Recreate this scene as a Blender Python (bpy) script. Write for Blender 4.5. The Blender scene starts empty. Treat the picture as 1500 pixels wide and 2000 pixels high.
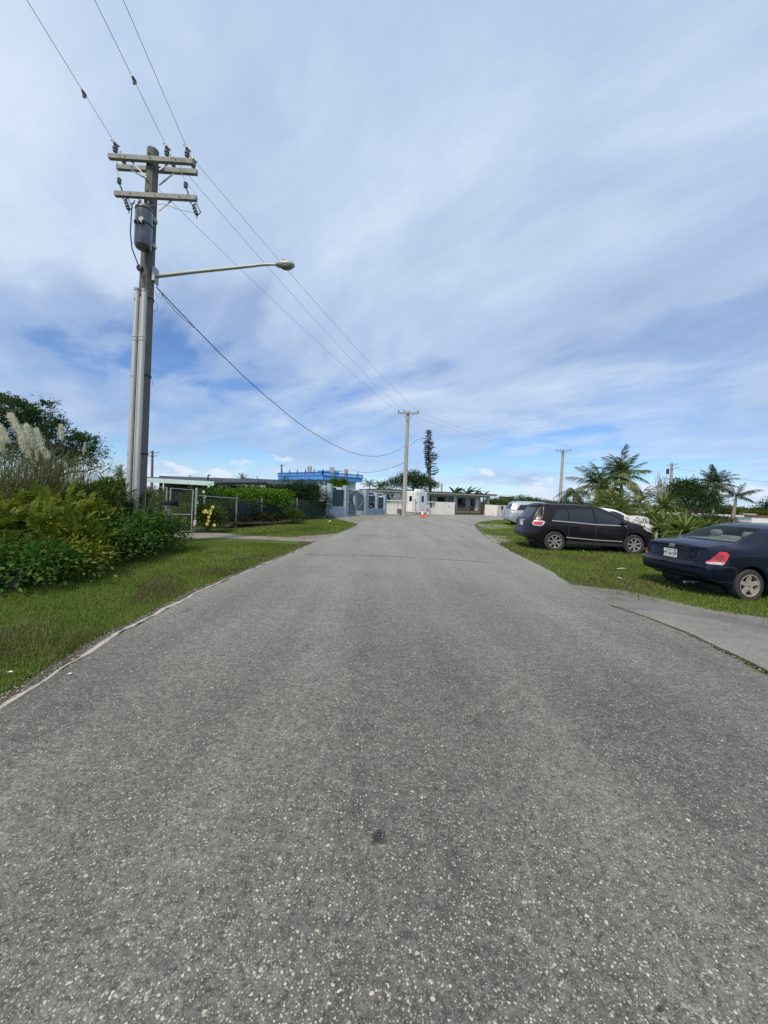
import bpy, bmesh, math, random
import numpy as np
from mathutils import Vector, Matrix, geometry
from mathutils.bvhtree import BVHTree
D = bpy.data
SC = bpy.context.scene
COL = SC.collection
random.seed(11)
RNG = np.random.default_rng(7)
PI = math.pi
rad = math.radians

# ---------------------------------------------------------------- camera, sky, sun, exposure
EYE, FPX, HZ, ROLL = 1.57, 750.0, 973.0, rad(2.3)
CR, SR = math.cos(ROLL), math.sin(ROLL)
cam = D.objects.new('camera', D.cameras.new('camera'))
COL.objects.link(cam)
cam.data.sensor_fit = 'VERTICAL'
cam.data.sensor_height = 36.0
cam.data.lens = 36.0 * FPX / 2000.0
cam.data.shift_y = -(1000.0 - HZ) / 2000.0
cam.data.clip_start, cam.data.clip_end = 0.05, 2000
cam.matrix_world = Matrix(((CR, -SR, 0, 0), (0, 0, -1, 0), (SR, CR, 0, EYE), (0, 0, 0, 1)))
SC.camera = cam

SUN_ELEV, SUN_AZ = rad(50), rad(-156)          # azimuth measured from +Y (ahead) towards +X (right)
W = D.worlds.new('World'); SC.world = W; W.use_nodes = True


def N(nt, typ, **kw):
    n = nt.nodes.new('ShaderNode' + typ)
    for k, v in kw.items():
        if k.startswith('i_'):
            key = k[2:]
            key = int(key) if key.isdigit() else key.replace('_', ' ')
            n.inputs[key].default_value = v
        else:
            setattr(n, k, v)
    return n


def LK(nt, a, b):
    nt.links.new(a, b)


def ramp(nt, fac, stops, interp='LINEAR'):
    r = nt.nodes.new('ShaderNodeValToRGB')
    r.color_ramp.interpolation = interp
    el = r.color_ramp.elements
    while len(el) < len(stops):
        el.new(0.5)
    for e, (p, c) in zip(el, stops):
        e.position = p
        e.color = (c, c, c, 1) if isinstance(c, (int, float)) else (c[0], c[1], c[2], 1)
    nt.links.new(fac, r.inputs[0])
    return r.outputs[0]


def mth(nt, op, a, b=None, c=None, clamp=False):
    n = nt.nodes.new('ShaderNodeMath'); n.operation = op; n.use_clamp = clamp
    for i, v in enumerate((a, b, c)):
        if v is None: continue
        if isinstance(v, (int, float)): n.inputs[i].default_value = v
        else: nt.links.new(v, n.inputs[i])
    return n.outputs[0]


def mixc(nt, fac, a, b, blend='MIX'):
    n = nt.nodes.new('ShaderNodeMix'); n.data_type = 'RGBA'; n.blend_type = blend
    for sock, v in ((n.inputs[0], fac), (n.inputs[6], a), (n.inputs[7], b)):
        if isinstance(v, (int, float)): sock.default_value = v
        elif isinstance(v, tuple): sock.default_value = (v[0], v[1], v[2], 1)
        else: nt.links.new(v, sock)
    return n.outputs[2]


def build_world():
    nt = W.node_tree; nt.nodes.clear()
    out = N(nt, 'OutputWorld'); bg = N(nt, 'Background'); bg.inputs[1].default_value = 0.1
    LK(nt, bg.outputs[0], out.inputs[0])
    sky = N(nt, 'TexSky', sky_type='NISHITA', sun_disc=False, sun_elevation=SUN_ELEV, sun_rotation=SUN_AZ,
            altitude=20, air_density=1.0, dust_density=0.3, ozone_density=1.5)
    tc = N(nt, 'TexCoord'); sep = N(nt, 'SeparateXYZ'); LK(nt, tc.outputs['Generated'], sep.inputs[0])
    x, y, z = sep.outputs
    zc = mth(nt, 'MAXIMUM', z, 0.0)
    dz = mth(nt, 'ADD', zc, 0.16)
    px, py = mth(nt, 'DIVIDE', x, dz), mth(nt, 'DIVIDE', y, dz)
    cmb = N(nt, 'CombineXYZ'); LK(nt, px, cmb.inputs[0]); LK(nt, py, cmb.inputs[1])
    # slow warp so that the streaks bend
    wn = N(nt, 'TexNoise', i_Scale=0.55, i_Detail=2.0); LK(nt, cmb.outputs[0], wn.inputs['Vector'])
    wv = N(nt, 'VectorMath', operation='MULTIPLY_ADD'); LK(nt, wn.outputs['Color'], wv.inputs[0])
    wv.inputs[1].default_value = (0.85, 0.85, 0); LK(nt, cmb.outputs[0], wv.inputs[2])
    mp = N(nt, 'Mapping', vector_type='TEXTURE'); LK(nt, wv.outputs[0], mp.inputs[0])
    mp.inputs['Rotation'].default_value = (0, 0, rad(126)); mp.inputs['Scale'].default_value = (1.35, 0.85, 1)
    mp.inputs['Location'].default_value = (3.7, 1.3, 0)
    n1 = N(nt, 'TexNoise', i_Scale=1.0, i_Detail=9.0, i_Roughness=0.56); LK(nt, mp.outputs[0], n1.inputs['Vector'])
    n2 = N(nt, 'TexNoise', i_Scale=0.42, i_Detail=3.0, i_Roughness=0.5); LK(nt, wv.outputs[0], n2.inputs['Vector'])
    mp3 = N(nt, 'Mapping', vector_type='TEXTURE'); LK(nt, wv.outputs[0], mp3.inputs[0]); mp3.inputs['Rotation'].default_value = (0, 0, rad(138))
    mp3.inputs['Scale'].default_value = (0.95, 0.45, 1); mp3.inputs['Location'].default_value = (1.2, 7.7, 0)
    n3 = N(nt, 'TexNoise', i_Scale=1.7, i_Detail=7.0, i_Roughness=0.52); LK(nt, mp3.outputs[0], n3.inputs['Vector'])
    dens = mth(nt, 'ADD', mth(nt, 'MULTIPLY', n1.outputs[0], 0.50), mth(nt, 'MULTIPLY', n2.outputs[0], 0.33))
    dens = mth(nt, 'ADD', dens, mth(nt, 'MULTIPLY', n3.outputs[0], 0.17))
    # the veil thins out towards the horizon
    cov = ramp(nt, zc, [(0.0, 0.03), (0.06, 0.0), (0.15, 0.032), (0.32, 0.085), (0.7, 0.19)])
    d2 = mth(nt, 'ADD', dens, cov)
    mask = ramp(nt, d2, [(0.455, 0.04), (0.52, 0.55), (0.60, 0.90), (0.85, 0.97)], 'EASE')
    # cloud brightness: thin cloud bright, thick cloud greyer and lavender
    shade = N(nt, 'TexNoise', i_Scale=0.8, i_Detail=7.0, i_Roughness=0.6); LK(nt, mp.outputs[0], shade.inputs['Vector'])
    mp2 = N(nt, 'Mapping', vector_type='TEXTURE'); LK(nt, wv.outputs[0], mp2.inputs[0]); mp2.inputs['Location'].default_value = (9, 4, 0)
    mp2.inputs['Rotation'].default_value = (0, 0, rad(110)); mp2.inputs['Scale'].default_value = (2.0, 1.3, 1)
    sh2 = N(nt, 'TexNoise', i_Scale=1.0, i_Detail=5.0); LK(nt, mp2.outputs[0], sh2.inputs['Vector'])
    sv = mth(nt, 'ADD', mth(nt, 'MULTIPLY', shade.outputs[0], 0.40), mth(nt, 'MULTIPLY', sh2.outputs[0], 0.36))
    sv = mth(nt, 'ADD', sv, mth(nt, 'MULTIPLY', n3.outputs[0], 0.20))
    ccol = ramp(nt, sv, [(0.36, (3.0, 3.95, 5.8)), (0.48, (4.15, 5.25, 7.0)), (0.61, (6.1, 7.0, 8.2))])
    skc = mixc(nt, 1.0, sky.outputs[0], (0.66, 0.86, 1.16), 'MULTIPLY')
    c1 = mixc(nt, mask, skc, ccol)
    # small low cumulus above the horizon
    sp = N(nt, 'CombineXYZ')
    az = mth(nt, 'ARCTAN2', x, y)
    LK(nt, mth(nt, 'MULTIPLY', az, 7.0), sp.inputs[0]); LK(nt, mth(nt, 'MULTIPLY', z, 15.0), sp.inputs[1])
    cn = N(nt, 'TexNoise', i_Scale=1.25, i_Detail=6.0, i_Roughness=0.52); LK(nt, sp.outputs[0], cn.inputs['Vector'])
    band = ramp(nt, z, [(0.0, 0.42), (0.05, 0.36), (0.11, 0.18), (0.17, 0.0)])
    cum = ramp(nt, mth(nt, 'ADD', cn.outputs[0], band), [(0.86, 0.0), (0.96, 0.85)], 'EASE')
    hz = ramp(nt, z, [(0.0, (5.6, 6.5, 8.2)), (0.09, (7.0, 7.6, 8.5)), (0.2, (8.2, 8.5, 8.9))])
    c2 = mixc(nt, cum, c1, hz)
    LK(nt, c2, bg.inputs[0])
    W.cycles.sampling_method = 'MANUAL'; W.cycles.sample_map_resolution = 512


build_world()
sl = D.lights.new('sun', 'SUN'); sl.energy = 2.9; sl.angle = rad(8); sl.color = (1.0, 0.90, 0.75)
sun = D.objects.new('sun', sl); COL.objects.link(sun)
sdir = Vector((math.sin(SUN_AZ) * math.cos(SUN_ELEV), math.cos(SUN_AZ) * math.cos(SUN_ELEV), math.sin(SUN_ELEV)))
sun.rotation_euler = sdir.to_track_quat('Z', 'Y').to_euler()
sun.location = sdir * 60
SC.view_settings.view_transform = 'Standard'
SC.view_settings.look = 'None'
SC.view_settings.exposure = 0.3
SC.view_settings.gamma = 1.0
SC.view_settings.use_curve_mapping = False
SC.cycles.use_denoising = False
SC.cycles.max_bounces = 6
SC.cycles.transparent_max_bounces = 12

# ---------------------------------------------------------------- helpers


def ray(px, py):
    u, v = (px - 750) / FPX, (HZ - py) / FPX
    return Vector((u * CR - v * SR, 1.0, u * SR + v * CR))


def P(px, py, d):
    return Vector((0, 0, EYE)) + ray(px, py) * d


def G(px, py, z=0.0):
    r = ray(px, py)
    return Vector((0, 0, EYE)) + r * ((z - EYE) / r.z)


def X_at(px, d, z=0.0):
    """world x that shows at picture column px for depth d, height z"""
    u = (px - 750) / FPX
    return ((u * d) - (z - EYE) * SR) / CR


class MB:
    def __init__(self):
        self.v = []; self.f = []; self.m = []; self.cur = 0

    def mat(self, i):
        self.cur = i; return self

    def add(self, vs, fs):
        o = len(self.v)
        self.v += [tuple(p) for p in vs]
        self.f += [tuple(i + o for i in f) for f in fs]
        self.m += [self.cur] * len(fs)
        return self

    def box(self, c, s, M=None, rz=0.0, taper=1.0):
        hx, hy, hz = s[0] / 2, s[1] / 2, s[2] / 2
        vs = []
        for z, t in ((-hz, 1.0), (hz, taper)):
            for x, y in ((-hx, -hy), (hx, -hy), (hx, hy), (-hx, hy)):
                vs.append(Vector((x * t, y * t, z)))
        R = M if M is not None else Matrix.Rotation(rz, 3, 'Z')
        vs = [R @ p + Vector(c) for p in vs]
        return self.add(vs, [(3, 2, 1, 0), (4, 5, 6, 7), (0, 1, 5, 4), (1, 2, 6, 5), (2, 3, 7, 6), (3, 0, 4, 7)])

    def bbox(self, c, s, b=0.01, rz=0.0, M=None):
        """box with chamfered edges"""
        hx, hy, hz = s[0] / 2, s[1] / 2, s[2] / 2
        b = min(b, hx * .9, hy * .9, hz * .9)
        bm = bmesh.new()
        bmesh.ops.create_cube(bm, size=1.0)
        for v in bm.verts: v.co = Vector((v.co.x * 2 * hx, v.co.y * 2 * hy, v.co.z * 2 * hz))
        bmesh.ops.bevel(bm, geom=bm.edges[:], offset=b, segments=1, affect='EDGES')
        R = M if M is not None else Matrix.Rotation(rz, 3, 'Z')
        bm.verts.index_update()
        vs = [R @ v.co + Vector(c) for v in bm.verts]
        fs = [[v.index for v in f.verts] for f in bm.faces]
        bm.free()
        return self.add(vs, fs)

    def beam(self, a, b, w, h, up=(0, 0, 1)):
        a, b = Vector(a), Vector(b)
        d = (b - a).normalized(); u = Vector(up)
        s = d.cross(u)
        if s.length < 1e-4: s = Vector((1, 0, 0))
        s.normalize(); u = s.cross(d)
        vs = []
        for p in (a, b):
            for i, j in ((-1, -1), (1, -1), (1, 1), (-1, 1)):
                vs.append(p + s * (i * w / 2) + u * (j * h / 2))
        return self.add(vs, [(0, 1, 2, 3), (7, 6, 5, 4), (1, 0, 4, 5), (2, 1, 5, 6), (3, 2, 6, 7), (0, 3, 7, 4)])

    def tube(self, pts, r, n=8, cap=True):
        pts = [Vector(p) for p in pts]
        rs = r if isinstance(r, (list, tuple)) else [r] * len(pts)
        rings = []; prev = None
        for i, p in enumerate(pts):
            d = (pts[min(i + 1, len(pts) - 1)] - pts[max(i - 1, 0)])
            d = d.normalized() if d.length > 1e-9 else Vector((0, 0, 1))
            if prev is None:
                a = Vector((0, 0, 1)) if abs(d.z) < 0.9 else Vector((1, 0, 0))
                s = d.cross(a).normalized()
            else:
                s = prev - d * prev.dot(d)
                s = s.normalized() if s.length > 1e-6 else d.orthogonal().normalized()
            prev = s; t = d.cross(s)
            rings.append([p + (s * math.cos(2 * PI * k / n) + t * math.sin(2 * PI * k / n)) * rs[i] for k in range(n)])
        vs = [q for ring in rings for q in ring]; fs = []
        for i in range(len(pts) - 1):
            for k in range(n):
                k2 = (k + 1) % n
                fs.append((i * n + k, i * n + k2, (i + 1) * n + k2, (i + 1) * n + k))
        if cap:
            fs.append(tuple(reversed(range(n))))
            fs.append(tuple((len(pts) - 1) * n + k for k in range(n)))
        return self.add(vs, fs)

    def cyl(self, a, b, r0, r1=None, n=12):
        return self.tube([a, b], [r0, r0 if r1 is None else r1], n)

    def lathe(self, prof, c=(0, 0, 0), n=16, M=None, close=False, cap=True):
        """prof: (r, z) rows about local z"""
        vs = []; fs = []
        R = M if M is not None else Matrix.Identity(3)
        for r, z in prof:
            for k in range(n):
                a = 2 * PI * k / n
                vs.append(R @ Vector((r * math.cos(a), r * math.sin(a), z)) + Vector(c))
        m = len(prof)
        for i in range(m if close else m - 1):
            i2 = (i + 1) % m
            for k in range(n):
                k2 = (k + 1) % n
                fs.append((i * n + k, i * n + k2, i2 * n + k2, i2 * n + k))
        if not close and cap:
            if prof[0][0] > 1e-5: fs.append(tuple(reversed(range(n))))
            if prof[-1][0] > 1e-5: fs.append(tuple((m - 1) * n + k for k in range(n)))
        return self.add(vs, fs)

    def prism(self, poly, M, t):
        """poly: 2-D points; M: 4x4 taking (x, y, 0) to place; extruded by t along local z"""
        n = len(poly)
        vs = [M @ Vector((x, y, 0)) for x, y in poly] + [M @ Vector((x, y, t)) for x, y in poly]
        fs = [tuple(reversed(range(n))), tuple(range(n, 2 * n))]
        fs += [(i, (i + 1) % n, n + (i + 1) % n, n + i) for i in range(n)]
        return self.add(vs, fs)

    def sphere(self, c, r, n=10, m=6):
        rx, ry, rz = r if isinstance(r, tuple) else (r, r, r)
        vs = [Vector(c) + Vector((0, 0, -rz))]
        for i in range(1, m):
            ph = -PI / 2 + PI * i / m
            for k in range(n):
                a = 2 * PI * k / n
                vs.append(Vector(c) + Vector((rx * math.cos(ph) * math.cos(a), ry * math.cos(ph) * math.sin(a), rz * math.sin(ph))))
        vs.append(Vector(c) + Vector((0, 0, rz)))
        fs = []
        for k in range(n):
            k2 = (k + 1) % n
            fs.append((0, 1 + k2, 1 + k)); L = 1 + (m - 2) * n
            fs.append((len(vs) - 1, L + k, L + k2))
            for i in range(m - 2):
                a = 1 + i * n
                fs.append((a + k, a + k2, a + n + k2, a + n + k))
        return self.add(vs, fs)

    def mesh(self, name, mats, smooth=None):
        me = D.meshes.new(name)
        me.from_pydata(self.v, [], self.f)
        for m in (mats if isinstance(mats, (list, tuple)) else [mats]): me.materials.append(m)
        if any(self.m): me.polygons.foreach_set('material_index', self.m)
        if smooth is not None:
            me.polygons.foreach_set('use_smooth', [True] * len(me.polygons))
            me.set_sharp_from_angle(angle=rad(smooth))
        me.update()
        return me

    def build(self, name, mats, parent=None, smooth=None, kind=None):
        return link(name, self.mesh(name, mats, smooth), parent, kind)


def link(name, me, parent=None, kind=None):
    o = D.objects.new(name, me); COL.objects.link(o)
    if parent is not None:
        o.parent = parent
        # every parent of ours stays unscaled; children are given in the parent's own space
    if kind: o['kind'] = kind
    return o


def thing(name, label, cat, loc=(0, 0, 0), rz=0.0, group=None):
    o = D.objects.new(name, None); COL.objects.link(o)
    o.empty_display_size = 0.3
    o.location = loc; o.rotation_euler = (0, 0, rz)
    o['label'] = label; o['category'] = cat
    if group: o['group'] = group
    return o


def tag(o, label, cat, group=None):
    o['label'] = label; o['category'] = cat
    if group: o['group'] = group
    return o


def copy_tree(o, parent=None):
    c = o.copy(); COL.objects.link(c)
    if parent is not None: c.parent = parent
    for ch in list(o.children): copy_tree(ch, c)
    return c


def np_mesh(name, V, F, mat, smooth=False):
    """V (n,3) float array, F (m,k) int array with constant k"""
    me = D.meshes.new(name)
    k = F.shape[1]
    me.vertices.add(len(V)); me.vertices.foreach_set('co', np.ascontiguousarray(V, dtype=np.float32).ravel())
    me.loops.add(F.size); me.loops.foreach_set('vertex_index', np.ascontiguousarray(F, dtype=np.int32).ravel())
    me.polygons.add(len(F)); me.polygons.foreach_set('loop_start', np.arange(0, F.size, k, dtype=np.int32))
    me.polygons.foreach_set('loop_total', np.full(len(F), k, dtype=np.int32))
    if smooth: me.polygons.foreach_set('use_smooth', np.ones(len(F), dtype=bool))
    me.materials.append(mat)
    me.update(calc_edges=True); me.validate()
    return me


# ---------------------------------------------------------------- materials
def new_mat(name):
    m = D.materials.new(name); m.use_nodes = True
    nt = m.node_tree; nt.nodes.clear()
    out = nt.nodes.new('ShaderNodeOutputMaterial'); b = nt.nodes.new('ShaderNodeBsdfPrincipled')
    nt.links.new(b.outputs[0], out.inputs[0])
    return m, nt, b, out


def M_(name, col, rough=0.7, metal=0.0, var=0.18, scale=6.0, bump=0.0, bscale=60.0, coat=0.0, spec=0.5, dirt=None, streak=False, crough=0.16):
    """plain surface with uneven colour, fine relief and optional dirt"""
    m, nt, b, out = new_mat(name)
    tc = N(nt, 'TexCoord'); src = tc.outputs['Object']
    if streak:
        mp = N(nt, 'Mapping'); LK(nt, src, mp.inputs[0]); mp.inputs['Scale'].default_value = (1, 1, 0.12); src = mp.outputs[0]
    n = N(nt, 'TexNoise', i_Scale=scale, i_Detail=6.0, i_Roughness=0.62); LK(nt, src, n.inputs['Vector'])
    lo = tuple(c * (1 - var) for c in col); hi = tuple(min(c * (1 + var), 1) for c in col)
    c = ramp(nt, n.outputs[0], [(0.3, lo), (0.7, hi)])
    if dirt:
        n2 = N(nt, 'TexNoise', i_Scale=scale * 0.45, i_Detail=8.0, i_Roughness=0.7); LK(nt, src, n2.inputs['Vector'])
        c = mixc(nt, ramp(nt, n2.outputs[0], [(0.5, 0.0), (0.72, 0.75)]), c, dirt)
    LK(nt, c, b.inputs['Base Color'])
    b.inputs['Roughness'].default_value = rough; b.inputs['Metallic'].default_value = metal
    b.inputs['Coat Weight'].default_value = coat; b.inputs['Coat Roughness'].default_value = crough
    b.inputs['Specular IOR Level'].default_value = spec
    if bump:
        bn = N(nt, 'TexNoise', i_Scale=bscale, i_Detail=4.0); LK(nt, tc.outputs['Object'], bn.inputs['Vector'])
        bp = N(nt, 'Bump', i_Strength=bump, i_Distance=0.01); LK(nt, bn.outputs[0], bp.inputs['Height'])
        LK(nt, bp.outputs[0], b.inputs['Normal'])
    return m


def leaf_mat(name, stops, trans=0.3, rough=0.6, clump=0.0, spec=0.12):
    """stops: colours from dark to light picked per leaf"""
    m, nt, b, out = new_mat(name)
    g = N(nt, 'NewGeometry')
    r = g.outputs['Random Per Island']
    if clump:
        tc = N(nt, 'TexCoord'); n = N(nt, 'TexNoise', i_Scale=clump, i_Detail=2.0); LK(nt, tc.outputs['Object'], n.inputs['Vector'])
        r = mth(nt, 'ADD', mth(nt, 'MULTIPLY', r, 0.55), mth(nt, 'MULTIPLY', ramp(nt, n.outputs[0], [(0.32, 0.0), (0.68, 1.0)]), 0.45))
    k = len(stops)
    c = ramp(nt, r, [(i / (k - 1), s) for i, s in enumerate(stops)])
    LK(nt, c, b.inputs['Base Color']); b.inputs['Roughness'].default_value = rough
    b.inputs['Specular IOR Level'].default_value = spec
    t = N(nt, 'BsdfTranslucent'); LK(nt, mixc(nt, 1.0, c, (1.3, 1.35, 0.7), 'MULTIPLY'), t.inputs[0])
    mx = N(nt, 'MixShader'); mx.inputs[0].default_value = trans
    LK(nt, b.outputs[0], mx.inputs[1]); LK(nt, t.outputs[0], mx.inputs[2]); LK(nt, mx.outputs[0], out.inputs[0])
    return m


def mat_asphalt():
    m, nt, b, out = new_mat('asphalt')
    tc = N(nt, 'TexCoord'); o = tc.outputs['Object']
    big = N(nt, 'TexNoise', i_Scale=0.55, i_Detail=5.0, i_Roughness=0.6); LK(nt, o, big.inputs['Vector'])
    mp = N(nt, 'Mapping'); LK(nt, o, mp.inputs[0]); mp.inputs['Scale'].default_value = (1.3, 0.10, 1); mp.inputs['Rotation'].default_value = (0, 0, rad(-2))
    lane = N(nt, 'TexNoise', i_Scale=1.0, i_Detail=4.0, i_Roughness=0.5); LK(nt, mp.outputs[0], lane.inputs['Vector'])
    fine = N(nt, 'TexNoise', i_Scale=55.0, i_Detail=6.0, i_Roughness=0.72); LK(nt, o, fine.inputs['Vector'])
    mid = N(nt, 'TexNoise', i_Scale=9.0, i_Detail=6.0, i_Roughness=0.65); LK(nt, o, mid.inputs['Vector'])
    tone = mth(nt, 'ADD', mth(nt, 'MULTIPLY', big.outputs[0], 0.20), mth(nt, 'MULTIPLY', lane.outputs[0], 0.28))
    tone = mth(nt, 'ADD', tone, mth(nt, 'MULTIPLY', mid.outputs[0], 0.18))
    tone = mth(nt, 'ADD', tone, mth(nt, 'MULTIPLY', fine.outputs[0], 0.28))
    # paler with distance: older worn surface plus grazing-angle brightening painted into the colour
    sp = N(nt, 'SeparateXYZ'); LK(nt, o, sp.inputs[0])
    old = ramp(nt, mth(nt, 'MULTIPLY', sp.outputs[1], 0.04), [(0.12, 0.0), (0.36, 0.8), (0.7, 1.0)])  # distance weight for both the wear and the painted brightening
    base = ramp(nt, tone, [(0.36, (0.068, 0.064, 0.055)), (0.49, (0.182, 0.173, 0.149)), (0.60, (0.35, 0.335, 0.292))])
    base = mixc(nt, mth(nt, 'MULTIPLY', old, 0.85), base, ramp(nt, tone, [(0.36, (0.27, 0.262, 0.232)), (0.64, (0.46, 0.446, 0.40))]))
    c = base
    hsum = None
    for sc, th, amt, colr in ((170.0, 0.42, 0.85, (0.45, 0.43, 0.36)), (85.0, 0.36, 0.95, (0.56, 0.53, 0.42))):
        wv = N(nt, 'VectorMath', operation='MULTIPLY_ADD'); LK(nt, fine.outputs['Color'], wv.inputs[0])
        wv.inputs[1].default_value = (0.9 / sc, 0.9 / sc, 0); LK(nt, o, wv.inputs[2])
        v = N(nt, 'TexVoronoi', i_Scale=sc); LK(nt, wv.outputs[0], v.inputs['Vector'])
        cs = N(nt, 'SeparateColor'); LK(nt, v.outputs['Color'], cs.inputs[0])
        rr = mth(nt, 'MULTIPLY', mth(nt, 'SUBTRACT', cs.outputs[0], mth(nt, 'SUBTRACT', 0.95, mth(nt, 'MULTIPLY', mid.outputs[0], 0.95))), th * 2.0)
        msk = mth(nt, 'MULTIPLY', mth(nt, 'SUBTRACT', rr, mth(nt, 'SUBTRACT', v.outputs['Distance'], 0.04)), 14.0, clamp=True)
        cc = mixc(nt, cs.outputs[1], colr, tuple(q * 0.62 for q in colr))
        c = mixc(nt, mth(nt, 'MULTIPLY', msk, amt), c, cc)
        hsum = msk if hsum is None else mth(nt, 'ADD', hsum, msk)
    # dark binder showing between the stones
    ev = N(nt, 'TexVoronoi', i_Scale=78.0, feature='DISTANCE_TO_EDGE'); wv2 = N(nt, 'VectorMath', operation='MULTIPLY_ADD'); LK(nt, fine.outputs['Color'], wv2.inputs[0])
    wv2.inputs[1].default_value = (0.022, 0.022, 0); LK(nt, o, wv2.inputs[2]); LK(nt, wv2.outputs[0], ev.inputs['Vector'])
    gn = N(nt, 'TexNoise', i_Scale=30.0, i_Detail=3.0); LK(nt, o, gn.inputs['Vector'])
    gap = mth(nt, 'MULTIPLY', ramp(nt, ev.outputs['Distance'], [(0.0, 0.85), (0.12, 0.40), (0.26, 0.0)]), ramp(nt, gn.outputs[0], [(0.38, 0.25), (0.60, 1.0)]))
    c = mixc(nt, gap, c, (0.030, 0.029, 0.027))
    # dark pits in the binder
    pv = N(nt, 'TexVoronoi', i_Scale=95.0); LK(nt, o, pv.inputs['Vector'])
    pc = N(nt, 'SeparateColor'); LK(nt, pv.outputs['Color'], pc.inputs[0])
    pit = mth(nt, 'MULTIPLY', mth(nt, 'SUBTRACT', mth(nt, 'MULTIPLY', mth(nt, 'SUBTRACT', pc.outputs[1], 0.6), 0.8), pv.outputs['Distance']), 10.0, clamp=True)
    c = mixc(nt, mth(nt, 'MULTIPLY', pit, 0.55), c, (0.028, 0.028, 0.030))
    # a few oil drips
    on = N(nt, 'TexNoise', i_Scale=1.7, i_Detail=3.0); LK(nt, o, on.inputs['Vector'])
    c = mixc(nt, ramp(nt, on.outputs[0], [(0.70, 0.0), (0.76, 0.55)]), c, (0.035, 0.033, 0.03))
    LK(nt, c, b.inputs['Base Color']); b.inputs['Roughness'].default_value = 0.82; b.inputs['Specular IOR Level'].default_value = 0.35
    h = mth(nt, 'ADD', mth(nt, 'MULTIPLY', hsum, 0.5), fine.outputs[0])
    bp = N(nt, 'Bump', i_Strength=0.55, i_Distance=0.006); LK(nt, h, bp.inputs['Height']); LK(nt, bp.outputs[0], b.inputs['Normal'])
    return m


def mat_concrete(name, col, stain=(0.10, 0.10, 0.085), chips=True):
    m, nt, b, out = new_mat(name)
    tc = N(nt, 'TexCoord'); o = tc.outputs['Object']
    n1 = N(nt, 'TexNoise', i_Scale=0.9, i_Detail=8.0, i_Roughness=0.68); LK(nt, o, n1.inputs['Vector'])
    n2 = N(nt, 'TexNoise', i_Scale=45.0, i_Detail=5.0, i_Roughness=0.7); LK(nt, o, n2.inputs['Vector'])
    c = ramp(nt, n1.outputs[0], [(0.33, stain), (0.5, col), (0.7, tuple(min(1, q * 1.25) for q in col))])
    c = mixc(nt, ramp(nt, n2.outputs[0], [(0.35, 0.55), (0.6, 0.0)]), c, tuple(q * 0.4 for q in col))
    LK(nt, c, b.inputs['Base Color']); b.inputs['Roughness'].default_value = 0.88
    bp = N(nt, 'Bump', i_Strength=0.4, i_Distance=0.006); LK(nt, n2.outputs[0], bp.inputs['Height']); LK(nt, bp.outputs[0], b.inputs['Normal'])
    return m


def feather_edge(m, src, lo=.10, hi=.55, scale=42.0, grain=.75):
    """let a worn patch break up into grains towards its rim (rim distance is stored as the UV's v)"""
    nt = m.node_tree; b = next(n for n in nt.nodes if n.type == 'BSDF_PRINCIPLED'); out = next(n for n in nt.nodes if n.type == 'OUTPUT_MATERIAL')
    uv = N(nt, 'UVMap'); sp = N(nt, 'SeparateXYZ'); LK(nt, uv.outputs[0], sp.inputs[0])
    tc = N(nt, 'TexCoord'); n = N(nt, 'TexNoise', i_Scale=scale, i_Detail=5.0, i_Roughness=0.75); LK(nt, tc.outputs['Object'], n.inputs['Vector'])
    n2 = N(nt, 'TexNoise', i_Scale=scale * .16, i_Detail=3.0); LK(nt, tc.outputs['Object'], n2.inputs['Vector'])
    q = mth(nt, 'ADD', sp.outputs[1], mth(nt, 'MULTIPLY', mth(nt, 'ADD', mth(nt, 'SUBTRACT', n.outputs[0], .5), mth(nt, 'SUBTRACT', n2.outputs[0], .5)), grain * 1.6))
    a = ramp(nt, q, [(lo, 0.0), (hi, 1.0)])
    t = N(nt, 'BsdfTransparent'); mx = N(nt, 'MixShader'); LK(nt, a, mx.inputs[0]); LK(nt, t.outputs[0], mx.inputs[1]); LK(nt, b.outputs[0], mx.inputs[2]); LK(nt, mx.outputs[0], out.inputs[0])
    return m


def mat_ground():
    m, nt, b, out = new_mat('lawn soil')
    tc = N(nt, 'TexCoord'); o = tc.outputs['Object']
    n1 = N(nt, 'TexNoise', i_Scale=0.45, i_Detail=8.0, i_Roughness=0.65); LK(nt, o, n1.inputs['Vector'])
    n2 = N(nt, 'TexNoise', i_Scale=14.0, i_Detail=8.0, i_Roughness=0.75); LK(nt, o, n2.inputs['Vector'])
    mx = mth(nt, 'ADD', mth(nt, 'MULTIPLY', n1.outputs[0], 0.5), mth(nt, 'MULTIPLY', n2.outputs[0], 0.5))
    c = ramp(nt, mx, [(0.34, (0.070, 0.060, 0.034)), (0.43, (0.060, 0.075, 0.020)), (0.55, (0.085, 0.125, 0.026)), (0.70, (0.125, 0.150, 0.042))])
    LK(nt, c, b.inputs['Base Color']); b.inputs['Roughness'].default_value = 0.95; b.inputs['Specular IOR Level'].default_value = 0.15
    bp = N(nt, 'Bump', i_Strength=0.8, i_Distance=0.03); LK(nt, n2.outputs[0], bp.inputs['Height']); LK(nt, bp.outputs[0], b.inputs['Normal'])
    return m


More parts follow.
